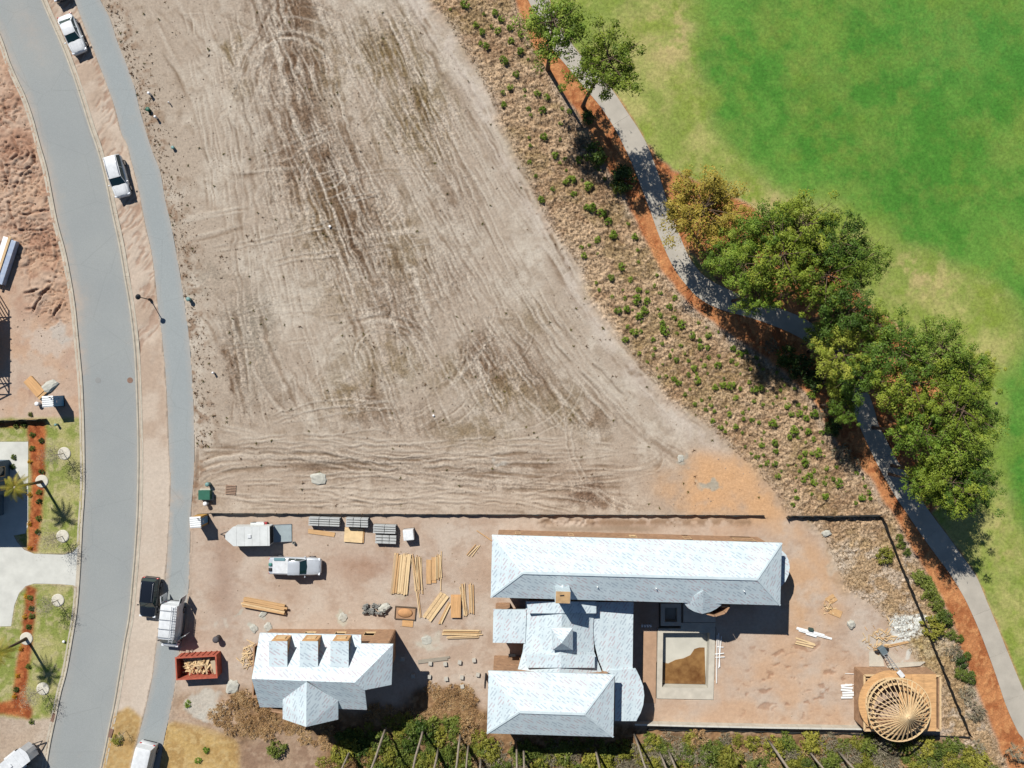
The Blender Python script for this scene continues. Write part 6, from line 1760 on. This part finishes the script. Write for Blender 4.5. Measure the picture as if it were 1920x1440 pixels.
def pine_variant(seed, Ht=13.0, zc=10.6, rx=3.2, rz=2.5, nl=30, mt=PINE, leafy=False, lean=0.0, dens=1.0, ax=None):
    r = random.Random(seed)
    tr = MB()
    ax = r.uniform(0, 6.28) if ax is None else ax
    def axis(z): return Vector((math.cos(ax), math.sin(ax), 0)) * lean * (z / Ht) ** 1.6
    zs = [0, 1.5, 4, 7, 9.5, 11.5, Ht - .6]
    tr.tube([axis(z) + Vector((0, 0, z)) for z in zs], [.24, .19, .16, .13, .09, .06, .02], 8)
    cents = []
    for k in range(nl):
        z0 = zc - rz * .9 + (rz * 1.75) * (k + r.random()) / nl
        a = k * 2.4 + r.uniform(-.5, .5)
        prof = math.sqrt(max(.08, 1 - ((z0 - zc) / (rz * 1.15)) ** 2))
        R = rx * prof * r.uniform(.62, 1.08)
        p0 = axis(z0 - .5) + Vector((0, 0, z0 - .5)); p2 = axis(z0) + Vector((math.cos(a) * R, math.sin(a) * R, z0 + r.uniform(.1, .9)))
        pm = p0.lerp(p2, .5) + Vector((0, 0, -.12))
        tr.tube([p0, pm, p2], [.055, .035, .014], 5, False)
        for q in range(r.randint(2, 3)):
            f = .45 + .6 * (q + r.random() * .7) / 3 * 1.05
            c = p0.lerp(p2, min(f, 1.04)) + Vector((r.gauss(0, .40), r.gauss(0, .40), r.gauss(.12, .28)))
            cents.append(c)
            if q % 2 == 0: tr.tube([p0.lerp(p2, min(f, 1) * .85), c], [.02, .008], 4, False)
    cents = np.array([tuple(c) for c in cents])
    Rc = NR.uniform(.30, .85, len(cents))
    nt = int(5 * dens)
    tuft = (cents[:, None, :] + NR.normal(size=(len(cents), nt, 3)) * np.array([.34, .34, .13])).reshape(-1, 3)
    if leafy: V = np.concatenate([clumps(cents, Rc, 110, .085), leaves(tuft, 5, .3, .07, .4)])
    else: V = np.concatenate([clumps(cents, Rc, int(84 * dens), .095), blades(tuft + NR.normal(size=tuft.shape) * .25, 7, .27, .022, .35)])
    return tr.mesh('trunk_mesh_%d' % seed, BARK, True), tri_mesh('crown_mesh_%d' % seed, V, mt)

PINE2 = leafmat('pine_needles_deep', C4(70, 100, 34), C4(108, 140, 48), C4(150, 170, 66), .75, .2)
PINE3 = leafmat('pine_needles_yellow', C4(104, 128, 38), C4(150, 168, 54), C4(196, 198, 82), .75, .22)
PV = [pine_variant(100 + i, rx=3.1 + .3 * (i % 3), lean=.5 * (i % 3), nl=32 + 4 * (i % 3), mt=(PINE, PINE2, PINE3)[i % 3]) for i in range(6)]
PT = pine_variant(120, Ht=13.2, zc=10.9, rx=3.5, rz=2.2, nl=40, lean=1.78, dens=1.0, ax=.334, mt=PINE3)
OV = pine_variant(130, Ht=9.5, zc=7.0, rx=3.9, rz=2.3, nl=46, dens=1.6, mt=OAK, leafy=True)
def tree(name, label, cx, cy, var, s=1.0, zc=10.6, group=None, base=None, rz=None, wide=1.0):
    """cx, cy: where the crown's middle shows in the photograph"""
    c = P(cx, cy, zc * s) if base is None else P(*base)
    t = thing(name, label, 'tree', (c.x, c.y, -.05), rnd.uniform(0, 6.28) if rz is None else rz, group)
    t.scale = (s * wide, s * wide, s)
    put('trunk', var[0], t); put('crown', var[1], t)
    return t
tree('pine_tree', 'single pine with a long bare trunk at the top of the cart path', 1031, 42, PV[0], 1.02, base=(1027, 130), wide=1.15)
tree('pine_tree', 'light green pine leaning over the cart path near the top', 1135, 118, PT, 1.0, base=(1093, 200), rz=0, wide=1.12)
tree('oak_tree', 'olive yellow broad tree at the upper end of the grove', 1318, 395, OV, 1.05, zc=7.0, wide=1.18)
grove = [(1438,428,.95),(1498,412,1.0),(1556,452,1.0),(1606,492,.85),(1392,498,.92),(1462,500,1.05),(1535,535,1.0),(1590,585,.95),(1418,548,.82),(1640,612,.8),
 (1578,652,.85),(1688,660,1.0),(1752,662,1.0),(1806,700,.9),(1700,735,1.0),(1775,758,1.05),(1826,778,.82),(1722,812,.95),(1790,838,1.0),(1762,892,.95),(1815,884,.8),(1795,928,.9),(1735,905,.75),(1840,690,.6),(1500,470,.9),(1610,700,.8),(1352,482,.7),(1390,445,.75)]
ORD = ['first', 'second', 'third', 'fourth', 'fifth', 'sixth', 'seventh', 'eighth', 'ninth', 'tenth', 'eleventh', 'twelfth', 'thirteenth']
sidec = {'golf side': 0, 'path side': 0}
glab = {}
for (x, y, s) in sorted(grove, key=lambda g: g[1]):
    mid = np.interp(y, [410, 500, 600, 700, 800, 930], [1470, 1480, 1590, 1740, 1755, 1770])
    sd_n = 'golf side' if x > mid else 'path side'
    glab[(x, y)] = 'bushy green grove pine on the %s, %s from the top' % (sd_n, ORD[min(sidec[sd_n], 12)]) if sidec[sd_n] < 13 else 'bushy green grove pine on the %s, %s from the bottom' % (sd_n, ['third', 'second', 'first', 'fourth'][min(3, sidec[sd_n] - 13)])
    sidec[sd_n] += 1
for i, (x, y, s) in enumerate(grove):
    tree('pine_tree', glab[(x, y)], x, y, PV[(i * 5 + i // 3) % 6], s, group='pines of the grove beside the cart path')
for i, (x, y, s) in enumerate([(1575, 705, .62), (1582, 762, .6), (1545, 640, .6)]):
    tree('pine_tree', ['low dark pine left of the cart path, upper of three', 'low dark pine left of the cart path, lower of three', 'low dark pine left of the cart path beside the path bend'][i], x, y, PV[(i + 2) % 5], s)

# ---------------------------------------------------------------- shrubs
def shrub_mesh(name, mt, r=1.0, h=1.0, nb=26, nl=16, leafy=True, size=.10):
    a = NR.normal(size=(nb, 3)); a = unitv(a) * NR.uniform(.35, 1, (nb, 1)) ** .6
    c = a * np.array([r, r, h * .55]); c[:, 2] = np.abs(c[:, 2]) * 1.3 + h * .15
    V = np.concatenate([clumps(c, r * .30, nl, size, .8), leaves(c, nl // 4, r * .24, size * .8, .3)]) if leafy else blades(c, nl, r * .36, .026, .35)
    return tri_mesh(name, V, mt)
SH = dict(
    green=[shrub_mesh('shrub_a%d' % i, SHRUBG, 1, 1, 34, 20) for i in range(3)],
    yellow=[shrub_mesh('shrub_b%d' % i, SHRUBY, 1, 1, 34, 20) for i in range(2)],
    dark=[shrub_mesh('shrub_c%d' % i, SHRUBD, 1, 1, 34, 20) for i in range(2)],
    dry=[shrub_mesh('shrub_d%d' % i, DRYB, 1, .8, 44, 24, False) for i in range(3)],
    grey=[shrub_mesh('shrub_e%d' % i, GREYB_, 1, .8, 34, 18, False) for i in range(2)],
    sap=[shrub_mesh('shrub_f%d' % i, SAPL, 1, 1.0, 22, 10, True, .16) for i in range(3)])
STEMM = MB()
for k in range(6):
    a = k * 1.05; STEMM.tube([(0, 0, -.1), (math.cos(a) * .25, math.sin(a) * .25, .35), (math.cos(a) * .5, math.sin(a) * .5, .75)], [.035, .025, .01], 5, False)
STEMM = STEMM.mesh('stem_mesh', BARKG, True)
def shrub(kind, px, py, r, h, label, group=None, name='shrub', cat='shrub'):
    t = thing(name, label, cat, P(px, py) + Vector((0, 0, -.03)), rnd.uniform(0, 6.28), group)
    t.scale = (r, r, h)
    put('foliage', rnd.choice(SH[kind]), t)
    if r > .55: put('stem', STEMM, t)
    return t
r6 = random.Random(66)
def in_poly(x, y, poly):
    c = False
    for i in range(len(poly)):
        x0, y0 = poly[i]; x1, y1 = poly[i - 1]
        if (y0 > y) != (y1 > y) and x < (x1 - x0) * (y - y0) / (y1 - y0) + x0: c = not c
    return c
def edge_x(line, y):
    for (x0, y0), (x1, y1) in zip(line[:-1], line[1:]):
        if y0 <= y <= y1: return x0 + (x1 - x0) * (y - y0) / (y1 - y0)
    return None
# saplings dotted over the bank: the ones that stand out first
known = [(1193,562,.55),(1208,583,.5),(1197,593,.45),(1158,582,.42),(1245,620,.55),(1188,622,.45),(1277,608,.48),(1172,637,.38),(1307,713,.42),(1312,650,.4),(1370,723,.5),(1447,793,.5),(1488,807,.55),(1413,730,.42),(1423,727,.45),(1533,848,.5),(1508,867,.48),(1572,905,.5),(1547,930,.4),(1452,830,.4),(872,10,.5),(945,115,.5),(967,140,.4),(975,97,.42),(912,87,.4),(1017,207,.42),(1019,257,.45),(1040,292,.42),(1071,337,.5),(1102,350,.55),(904,60,.4),(940,37,.38),(1110,390,.55),(1128,400,.5),(1150,440,.5),(1140,415,.42),(1085,300,.4),(1015,375,.4),(1190,445,.4),(1120,450,.4),(1165,500,.42),(1095,480,.38),(1145,520,.4),(1520,740,.45),(1525,775,.5)]
for (x, y, r) in known:
    shrub('sap', x, y, r, r * 1.5, 'one of the larger bright green saplings on the %s part of the brown bank' % ('upper' if y < 360 else 'middle' if y < 640 else 'lower'), 'larger saplings on the bank', 'sapling', 'sapling')
n = 0
pts_ = [(x, y) for x, y, r in known]
while n < 215:
    y = r6.choice((r6.uniform(0, 960), r6.uniform(540, 940), r6.uniform(640, 900)))
    xl, xr = edge_x(BANK_L, y), edge_x(MULCH_L, y)
    x = r6.uniform(xl + 14, xr - 12)
    if min((x - a) ** 2 + (y - b) ** 2 for a, b in pts_) < 120: continue
    pts_.append((x, y)); n += 1
    r = r6.choice((r6.uniform(.13, .26), r6.uniform(.2, .42)))
    shrub('sap', x, y, r, r * 1.4, 'one of the small green saplings on the %s brown bank' % ('upper' if y < 320 else 'middle' if y < 560 else 'lower middle' if y < 760 else 'lowest part of the'), 'small saplings on the bank', 'sapling', 'sapling')
# shrubs along the cart path and outside the fence
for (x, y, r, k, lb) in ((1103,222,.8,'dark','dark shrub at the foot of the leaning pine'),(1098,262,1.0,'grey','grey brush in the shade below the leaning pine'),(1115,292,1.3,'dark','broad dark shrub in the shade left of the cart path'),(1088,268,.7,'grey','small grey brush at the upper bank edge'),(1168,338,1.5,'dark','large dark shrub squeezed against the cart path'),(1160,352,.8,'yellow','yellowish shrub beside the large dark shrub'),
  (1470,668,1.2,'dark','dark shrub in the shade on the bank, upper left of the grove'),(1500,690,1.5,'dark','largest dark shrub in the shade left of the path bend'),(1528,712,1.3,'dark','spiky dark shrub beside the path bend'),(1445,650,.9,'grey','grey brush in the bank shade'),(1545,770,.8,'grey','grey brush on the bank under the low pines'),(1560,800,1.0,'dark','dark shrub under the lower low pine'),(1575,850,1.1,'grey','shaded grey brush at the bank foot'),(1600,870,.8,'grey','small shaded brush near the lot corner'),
  (1657,1040,.95,'yellow','round yellow green bush inside the fence'),(1723,1080,.85,'green','green shrub outside the fence, topmost of the row'),(1738,1092,.7,'green','green shrub outside the fence, second of the row'),(1742,1108,1.0,'green','green shrub outside the fence, third of the row'),(1752,1128,.9,'green','green shrub outside the fence, fourth of the row'),(1746,1175,1.2,'yellow','yellowing shrub against the fence'),(1767,1160,1.1,'green','bright green shrub beside the yellowing one'),(1781,1190,.6,'green','small shrub by the pine straw edge'),(1797,1197,.5,'green','smaller shrub by the pine straw edge'),(1786,1222,1.0,'grey','grey brush outside the fence'),(1800,1237,.8,'dark','dark low shrub by the pine straw'),(1812,1230,.5,'green','tiny green shrub by the pine straw'),(1800,1262,.7,'green','low green plant beside the grey brush'),(1816,1268,.8,'green','green plant at the straw bed edge'),(1812,1300,1.0,'grey','faded brush above the fence corner'),(1826,1332,1.1,'grey','faded brush right of the fence corner'),(1685,1008,.45,'green','small shrub right of the fence top'),(1688,1022,.5,'green','small shrub right of the fence, second'),(1700,1035,.45,'green','small shrub right of the fence, third'),(520,1402,1.0,'green','lone round green bush on bare ground below the small house'),(1866,755,.01,'green','')):
    if r > .05: shrub(k, x, y, r, r * 1.1, lb)
# thicket along the bottom edge
thick_poly = [(612,1480),(605,1420),(640,1378),(700,1352),(760,1344),(880,1350),(912,1392),(1190,1396),(1200,1378),(1620,1388),(1830,1394),(1880,1480)]
n = 0; pts_ = []
extra = []
while n < 430:
    x, y = r6.uniform(600, 1880), r6.uniform(1342, 1478)
    if not in_poly(x, y, thick_poly): continue
    if pts_ and min((x - a) ** 2 + (y - b) ** 2 for a, b in pts_) < 120: continue
    pts_.append((x, y)); n += 1
    f = r6.random()
    if 900 < x < 1250: k = 'grey' if f < .5 else ('green' if f < .8 else 'yellow')
    elif x > 1250: k = 'grey' if f < .30 else ('green' if f < .68 else ('yellow' if f < .9 else 'dry'))
    else: k = 'green' if f < .5 else ('yellow' if f < .78 else ('dark' if f < .88 else 'dry'))
    r = r6.uniform(.6, 1.25)
    if n > 245: extra.append((k, x, y, r * .8)); continue
    lb = {'green': 'leafy green shrub in the thicket along the bottom edge', 'yellow': 'yellow green shrub in the thicket along the bottom edge', 'dark': 'dark green shrub in the thicket along the bottom edge', 'dry': 'brown withered shrub in the thicket along the bottom edge', 'grey': 'grey twiggy shrub in the thicket along the bottom edge'}[k]
    lb = lb.replace('along the bottom edge', 'below the small house' if x < 910 else 'below the main house' if x < 1200 else 'below the pool' if x < 1420 else 'below the dirt yard' if x < 1600 else 'below the pavilion')
    shrub(k, x, y, r, r * r6.uniform(.9, 1.5), lb, 'thicket shrubs along the bottom edge')
def tris_of(me):
    co = np.empty(len(me.vertices) * 3, np.float32); me.vertices.foreach_get('co', co); return co.reshape(-1, 3, 3)
kinds = ['green', 'yellow', 'dark', 'dry', 'grey']
parts_, mi_ = [], []
for (k, x, y, r) in extra:
    T = tris_of(r6.choice(SH[k])); T = T[NR.rand(len(T)) < .5]
    a = r6.uniform(0, 6.28); ca, sa = math.cos(a), math.sin(a)
    w_ = P(x, y)
    parts_.append(np.stack([(T[..., 0] * ca - T[..., 1] * sa) * r + w_.x, (T[..., 0] * sa + T[..., 1] * ca) * r + w_.y, T[..., 2] * r], -1)); mi_.append(np.full(len(T), kinds.index(k)))
o = put('undergrowth', tri_mesh('undergrowth', np.concatenate(parts_), [SHRUBG, SHRUBY, SHRUBD, DRYB, GREYB_], np.concatenate(mi_))); tag(o, 'low tangled undergrowth between the thicket shrubs', 'undergrowth', kind='stuff')
n = 0; pts_ = []
dry_polys = [[(395,1345),(440,1300),(478,1312),(520,1340),(540,1372),(480,1380),(430,1368)], [(520,1350),(590,1368),(640,1366),(620,1400),(560,1390)], [(808,1290),(850,1285),(890,1300),(905,1340),(880,1352),(790,1345),(812,1320)], [(690,1322),(800,1335),(760,1345),(690,1352)]]
while n < 75:
    x, y = r6.uniform(390, 910), r6.uniform(1284, 1405)
    if not any(in_poly(x, y, q) for q in dry_polys): continue
    if pts_ and min((x - a) ** 2 + (y - b) ** 2 for a, b in pts_) < 130: continue
    pts_.append((x, y)); n += 1
    r = r6.uniform(.4, .95)
    shrub('dry', x, y, r, r * r6.uniform(.45, .9), 'withered brown fern %s' % ('left of the small house' if x < 560 else 'below the small house' if x < 700 else 'between the two houses'), 'withered ferns by the small house', 'withered_fern', 'fern')
# tall bare trunks, crowns beyond the bottom edge
TALL = MB(); TALL.tube([(0, 0, -.1), (.03, .02, 3), (-.05, .05, 7), (.02, -.03, 11), (.1, .05, 16.5)], [.15, .13, .12, .10, .05], 8)
for k in range(12): TALL.tube([(0, 0, 13 + .3 * k), (math.cos(k * 2.4) * 1.3, math.sin(k * 2.4) * 1.3, 13.6 + .3 * k)], [.04, .012], 5, False)
TALL = TALL.mesh('tall_trunk_mesh', BARKG, True)
cc = NR.normal(size=(60, 3)) * np.array([.75, .75, .9]) + np.array([0, 0, 15.6])
TALLC = tri_mesh('tall_crown_mesh', blades((cc[:, None, :] + NR.normal(size=(60, 6, 3)) * .3).reshape(-1, 3), 10, .3, .03), PINE)
for (x, y) in ((725,1362),(659,1402),(795,1362),(822,1402),(864,1374),(879,1394),(902,1420),(969,1394),(982,1400),(1115,1400),(1189,1376),(1235,1407),(1252,1405),(1440,1387),(1512,1402),(1570,1407),(1722,1432)):
    t = thing('tall_pine_tree', 'tall thin pine with a bare grey trunk rising from the bottom thicket', 'tree', P(x, y), r6.uniform(0, 6), 'tall bare trunked pines in the thicket')
    s = r6.uniform(.85, 1.08); t.scale = (s, s, r6.uniform(.98, 1.1)); put('trunk', TALL, t); put('crown', TALLC, t)
ft = thing('fallen_tree', 'small leaning palm like tree at the bottom right corner', 'tree', P(1905, 1425))
MB().tube([P(1925, 1432), P(1902, 1418) + Vector((0, 0, .8)), P(1888, 1404) + Vector((0, 0, 1.5))], [.12, .1, .06], 7).build('trunk', BARKG, ft, True)
cq = np.array([tuple(P(1884, 1399) + Vector((0, 0, 1.6)))]) + NR.normal(size=(26, 3)) * np.array([.55, .4, .2])
o = put('crown', tri_mesh('fallen_crown', blades(cq - np.array(tuple(ORG[ft.name])), 14, .5, .03), GREYB_), ft)

# ---------------------------------------------------------------- palms
FROND = leafmat('palm_frond', C4(110, 118, 34), C4(160, 150, 52), C4(204, 172, 70), .6, .2)
def palm(label, px, py, Ht, seed):
    r = random.Random(seed)
    t = thing('palm_tree', label, 'palm', P(px, py))
    MB().tube([(0, 0, 0), (.02, 0, Ht * .3), (0, .03, Ht * .7), (0, 0, Ht)], [.20, .15, .14, .17], 10).build('trunk', BARK, t, True, False)
    MB().lathe((0, 0, Ht - .45), [(.17, 0), (.26, .2), (.22, .5), (.08, .62)], 10).build('boot_crown', BARKG, t, True, False)
    for k in range(24):
        a = k * 2.4 + r.uniform(-.2, .2); L = r.uniform(1.25, 1.75); el = r.uniform(-.35, .95)
        pts = []
        for j in range(9):
            s = j / 8
            pts.append(Vector((math.cos(a) * L * s * math.cos(el * (1 - s * .5)), math.sin(a) * L * s * math.cos(el * (1 - s * .5)), Ht + .1 + L * (math.sin(el) * s - .55 * s * s))))
        V = []
        for j in range(8):
            d = (pts[j + 1] - pts[j]).normalized(); sd_ = d.cross(Vector((0, 0, 1))).normalized()
            V.append([pts[j] - sd_ * .02, pts[j] + sd_ * .02, pts[j + 1]])
            for q in range(3):
                p = pts[j].lerp(pts[j + 1], q / 3)
                ll = .48 * math.sin(math.pi * min(.97, (j + q / 3) / 8 * .85 + .15))
                for sg in (-1, 1):
                    tip = p + (sd_ * sg * .8 + d * .75).normalized() * ll + Vector((0, 0, -.12 * ll))
                    V.append([p - d * .025, p + d * .025, tip])
        me = tri_mesh('frond_mesh', np.array([[tuple(c) for c in f] for f in V]), FROND)
        put('frond', me, t)
palm('palm in the left garden above the driveway, leaning over it in the picture', 79, 903, 4.9, 1)
palm('palm in the left garden below the driveway', 50, 1197, 4.9, 2)
# young bare trees on pale round mulch discs
DISC = mat('pale_mulch_disc', C4(228, 222, 208), .9, var=.15, vscale=3, bump=.03, bscale=10)
YT = MB()
YT.tube([(0, 0, 0), (.02, 0, .9), (0, .03, 2.6)], [.045, .035, .012], 6)
r7 = random.Random(4)
tips = []
for k in range(26):
    a = k * 2.4; z = 1.0 + 1.5 * k / 26; L = r7.uniform(.5, 1.0)
    e = Vector((math.cos(a) * L, math.sin(a) * L, z + L * .75)); YT.tube([(0, 0, z), e * .6 + Vector((0, 0, z * .4)), e], [.014, .010, .004], 4, False)
    for q in range(3):
        e2 = e + Vector((r7.gauss(0, .3), r7.gauss(0, .3), r7.gauss(.15, .2))); YT.tube([e * .75 + Vector((0, 0, z * .25)), e2], [.007, .003], 3, False); tips.append(tuple(e2)); tips.append(tuple(e))
YT = YT.mesh('young_tree_mesh', BARKG, True)
YC = tri_mesh('young_crown_mesh', leaves(np.array(tips), 7, .18, .045), GREYB_)
for (x, y, lb) in ((121, 850, 'young bare tree on a pale disc, upper one in the left lawn'), (118, 1005, 'young bare tree on a pale disc just above the driveway mouth'), (109, 1125, 'young bare tree on a pale disc just below the driveway mouth'), (81, 1291, 'young bare tree on a pale disc, lowest in the left lawn')):
    t = thing('young_tree', lb, 'tree', P(x, y), r7.uniform(0, 6)); t.scale = (1, 1, 1.05); put('trunk', YT, t); put('crown', YC, t)
DISCM = MB().lathe((0, 0, 0), [(.70, -.05), (.70, .09), (.62, .13), (.1, .15)], 26).mesh('disc_mesh', DISC)
for (x, y, lb) in ((121, 850, 'round pale mulch disc under the upper young tree'), (79, 902, 'round pale mulch disc under the upper palm'), (118, 1005, 'round pale mulch disc above the driveway mouth'), (109, 1125, 'round pale mulch disc below the driveway mouth'), (50, 1197, 'round pale mulch disc under the lower palm'), (81, 1291, 'round pale mulch disc under the lowest young tree')):
    o = put('mulch_disc', DISCM, None, P(x, y), 0); tag(o, lb, 'mulch disc')
t = thing('young_tree', 'thin sapling tree standing in the dry verge at the bottom', 'tree', P(237, 1370)); t.scale = (.6, .6, .6); put('trunk', YT, t)
shrub('yellow', 221, 1385, .6, .6, 'round yellow green bush in the dry verge at the bottom')
# garden plants
YEL = leafmat('yellow_garden_plant', C4(190, 140, 20), C4(226, 170, 24), C4(236, 196, 60), 2, .2)
SH['gold'] = [shrub_mesh('shrub_g0', YEL, 1, 1, 24, 14)]
for i, (x, y) in enumerate([(57,865),(57,928),(56,982),(57,1027),(50,1118),(47,1156),(40,1216),(34,1266),(28,1305)]):
    shrub('gold', x, y, .3, .35, 'small golden flowering plant in the orange mulch bed at left', 'golden plants in the left beds', 'garden_plant', 'plant')
for i, (x, y) in enumerate([(62,815),(78,826),(61,841),(79,884),(74,923),(74,940),(73,972),(72,997),(27,857),(25,875),(57,1120),(60,1140),(60,1155),(55,1175),(54,1250),(31,1292),(31,798),(46,797),(60,1352)]):
    shrub('dark' if i % 2 else 'green', x, y, .32, .38, 'small green plant in the orange mulch bed at left', 'green plants in the left beds', 'garden_plant', 'plant')
shrub('green', 58, 777, .25, .4, 'small green bush beside the black edging fence')
for i, (x, y, lb) in enumerate(((353, 1319, 'bright green weed beside the pale spill, right one'), (387, 1405, 'bright green plant on the dry lawn at the bottom'), (372, 1425, 'second bright green plant on the dry lawn at the bottom'))):
    shrub('sap', x, y, .4, .4, lb, None, 'weed', 'plant')

# ---------------------------------------------------------------- weeds and dry grass nobody could count
def scatter(n, f, seed):
    r = np.random.RandomState(seed); out = []
    while len(out) < n:
        x, y = r.uniform(0, 1920), r.uniform(0, 1440)
        if r.rand() < f(x, y): out.append((x, y))
    return np.array(out)
def to_world(a, z=0.0):
    ix = np.clip(((a[:, 0] - gx[0]) / STEP).astype(int), 0, NX - 1); iy = np.clip(((a[:, 1] - gy[0]) / STEP).astype(int), 0, NY - 1)
    return np.stack([(a[:, 0] - 960) / 17, (720 - a[:, 1]) / 17, hgt[iy, ix] + z], -1)
wr = np.array(WALK_R)
lot = [(x + 2, y) for x, y in WALK_R if -10 <= y <= 960] + [(1460, 960)] + [(x, y) for x, y in BANK_L if 0 <= y <= 930][::-1]
def lotf(x, y):
    if not in_poly(x, y, lot): return 0
    d = x - np.interp(y, wr[:, 1], wr[:, 0])
    cl = float(vn(np.array([x / 60.]), np.array([y / 60.]), 888)[0])
    return min(1, .011 + .8 * math.exp(-(d / 34) ** 2) * (y < 840) + .28 * max(0, cl - .6) * (y < 780))
WEEDB = leafmat('brown_weed', C4(120, 92, 70), C4(150, 120, 92), C4(176, 146, 112), 3, .1)
WEEDG = leafmat('green_weed', C4(96, 96, 40), C4(130, 122, 54), C4(160, 140, 64), 3, .1)
w = to_world(scatter(2000, lotf, 1), .0)
V = blades(w, 9, .15, .022, .02)
sc_ = np.repeat(np.random.RandomState(5).choice([.5, .7, 1, 1.6, 2.2], len(w), p=[.4, .3, .2, .08, .02]), 9)
c_ = np.repeat(w, 9, 0)[:, None, :]
V = c_ + (V - c_) * sc_[:, None, None]
o = put('lot_weeds', tri_mesh('lot_weeds', V, WEEDB)); tag(o, 'low brown weeds sprinkled over the sandy lot', 'weeds', kind='stuff')
w = to_world(scatter(130, lambda x, y: lotf(x, y) * .6 + .2 if in_poly(x, y, lot) else 0, 2), .0)
o = put('green_weeds', tri_mesh('green_weeds', blades(w, 16, .26, .03, .3), WEEDG)); tag(o, 'small olive weeds sprinkled over the sandy lot', 'weeds', kind='stuff')
bk = [p for p in BANK_L if 0 <= p[1] <= 1400] + [p for p in MULCH_L if 0 <= p[1] <= 1440][::-1]
w = to_world(scatter(13000, lambda x, y: 1 if in_poly(x, y, bk) else 0, 3), .0)
STRAW = leafmat('dry_straw', C4(138, 106, 74), C4(184, 152, 112), C4(214, 186, 146), .8, .1)
o = put('dry_grass', tri_mesh('dry_grass', blades(w, 6, .15, .024, .12), STRAW)); tag(o, 'matted dry grass covering the rough bank', 'grass', kind='stuff')

# loose clods and pebbles on the bare ground
oct_ = np.array([(1, 0, 0), (0, 1, 0), (-1, 0, 0), (0, -1, 0), (0, 0, 1), (0, 0, -.4)], float)
of_ = [(0, 1, 4), (1, 2, 4), (2, 3, 4), (3, 0, 4), (1, 0, 5), (2, 1, 5), (3, 2, 5), (0, 3, 5)]
plot_ = [(0, 90)] + [(x - 6, y) for x, y in ROAD_L if 80 < y < 780] + [(0, 780)]
def clodf(x, y):
    if in_poly(x, y, lot): return .8
    if in_poly(x, y, plot_): return 1
    return .35 if in_poly(x, y, yard_poly) and not (905 < x < 1480 and y > 1000) and not (465 < x < 750 and y > 1170) else 0
w = to_world(scatter(3600, clodf, 9), .0)
rs_ = np.random.RandomState(12)
sz = rs_.choice([.035, .05, .075, .11], len(w), p=[.45, .33, .17, .05])
V = []
for p, s_ in zip(w, sz):
    q = oct_ * rs_.uniform(.6, 1.3, oct_.shape) * s_ + p
    V.append([[q[i] for i in f] for f in of_])
CLOD = leafmat('soil_clod', C4(150, 126, 104), C4(190, 170, 150), C4(214, 200, 184), 1.0, 0)
o = put('soil_clods', tri_mesh('soil_clods', np.array(V).reshape(-1, 3, 3), CLOD)); tag(o, 'loose clods and pebbles scattered over the bare ground', 'clods', kind='stuff')
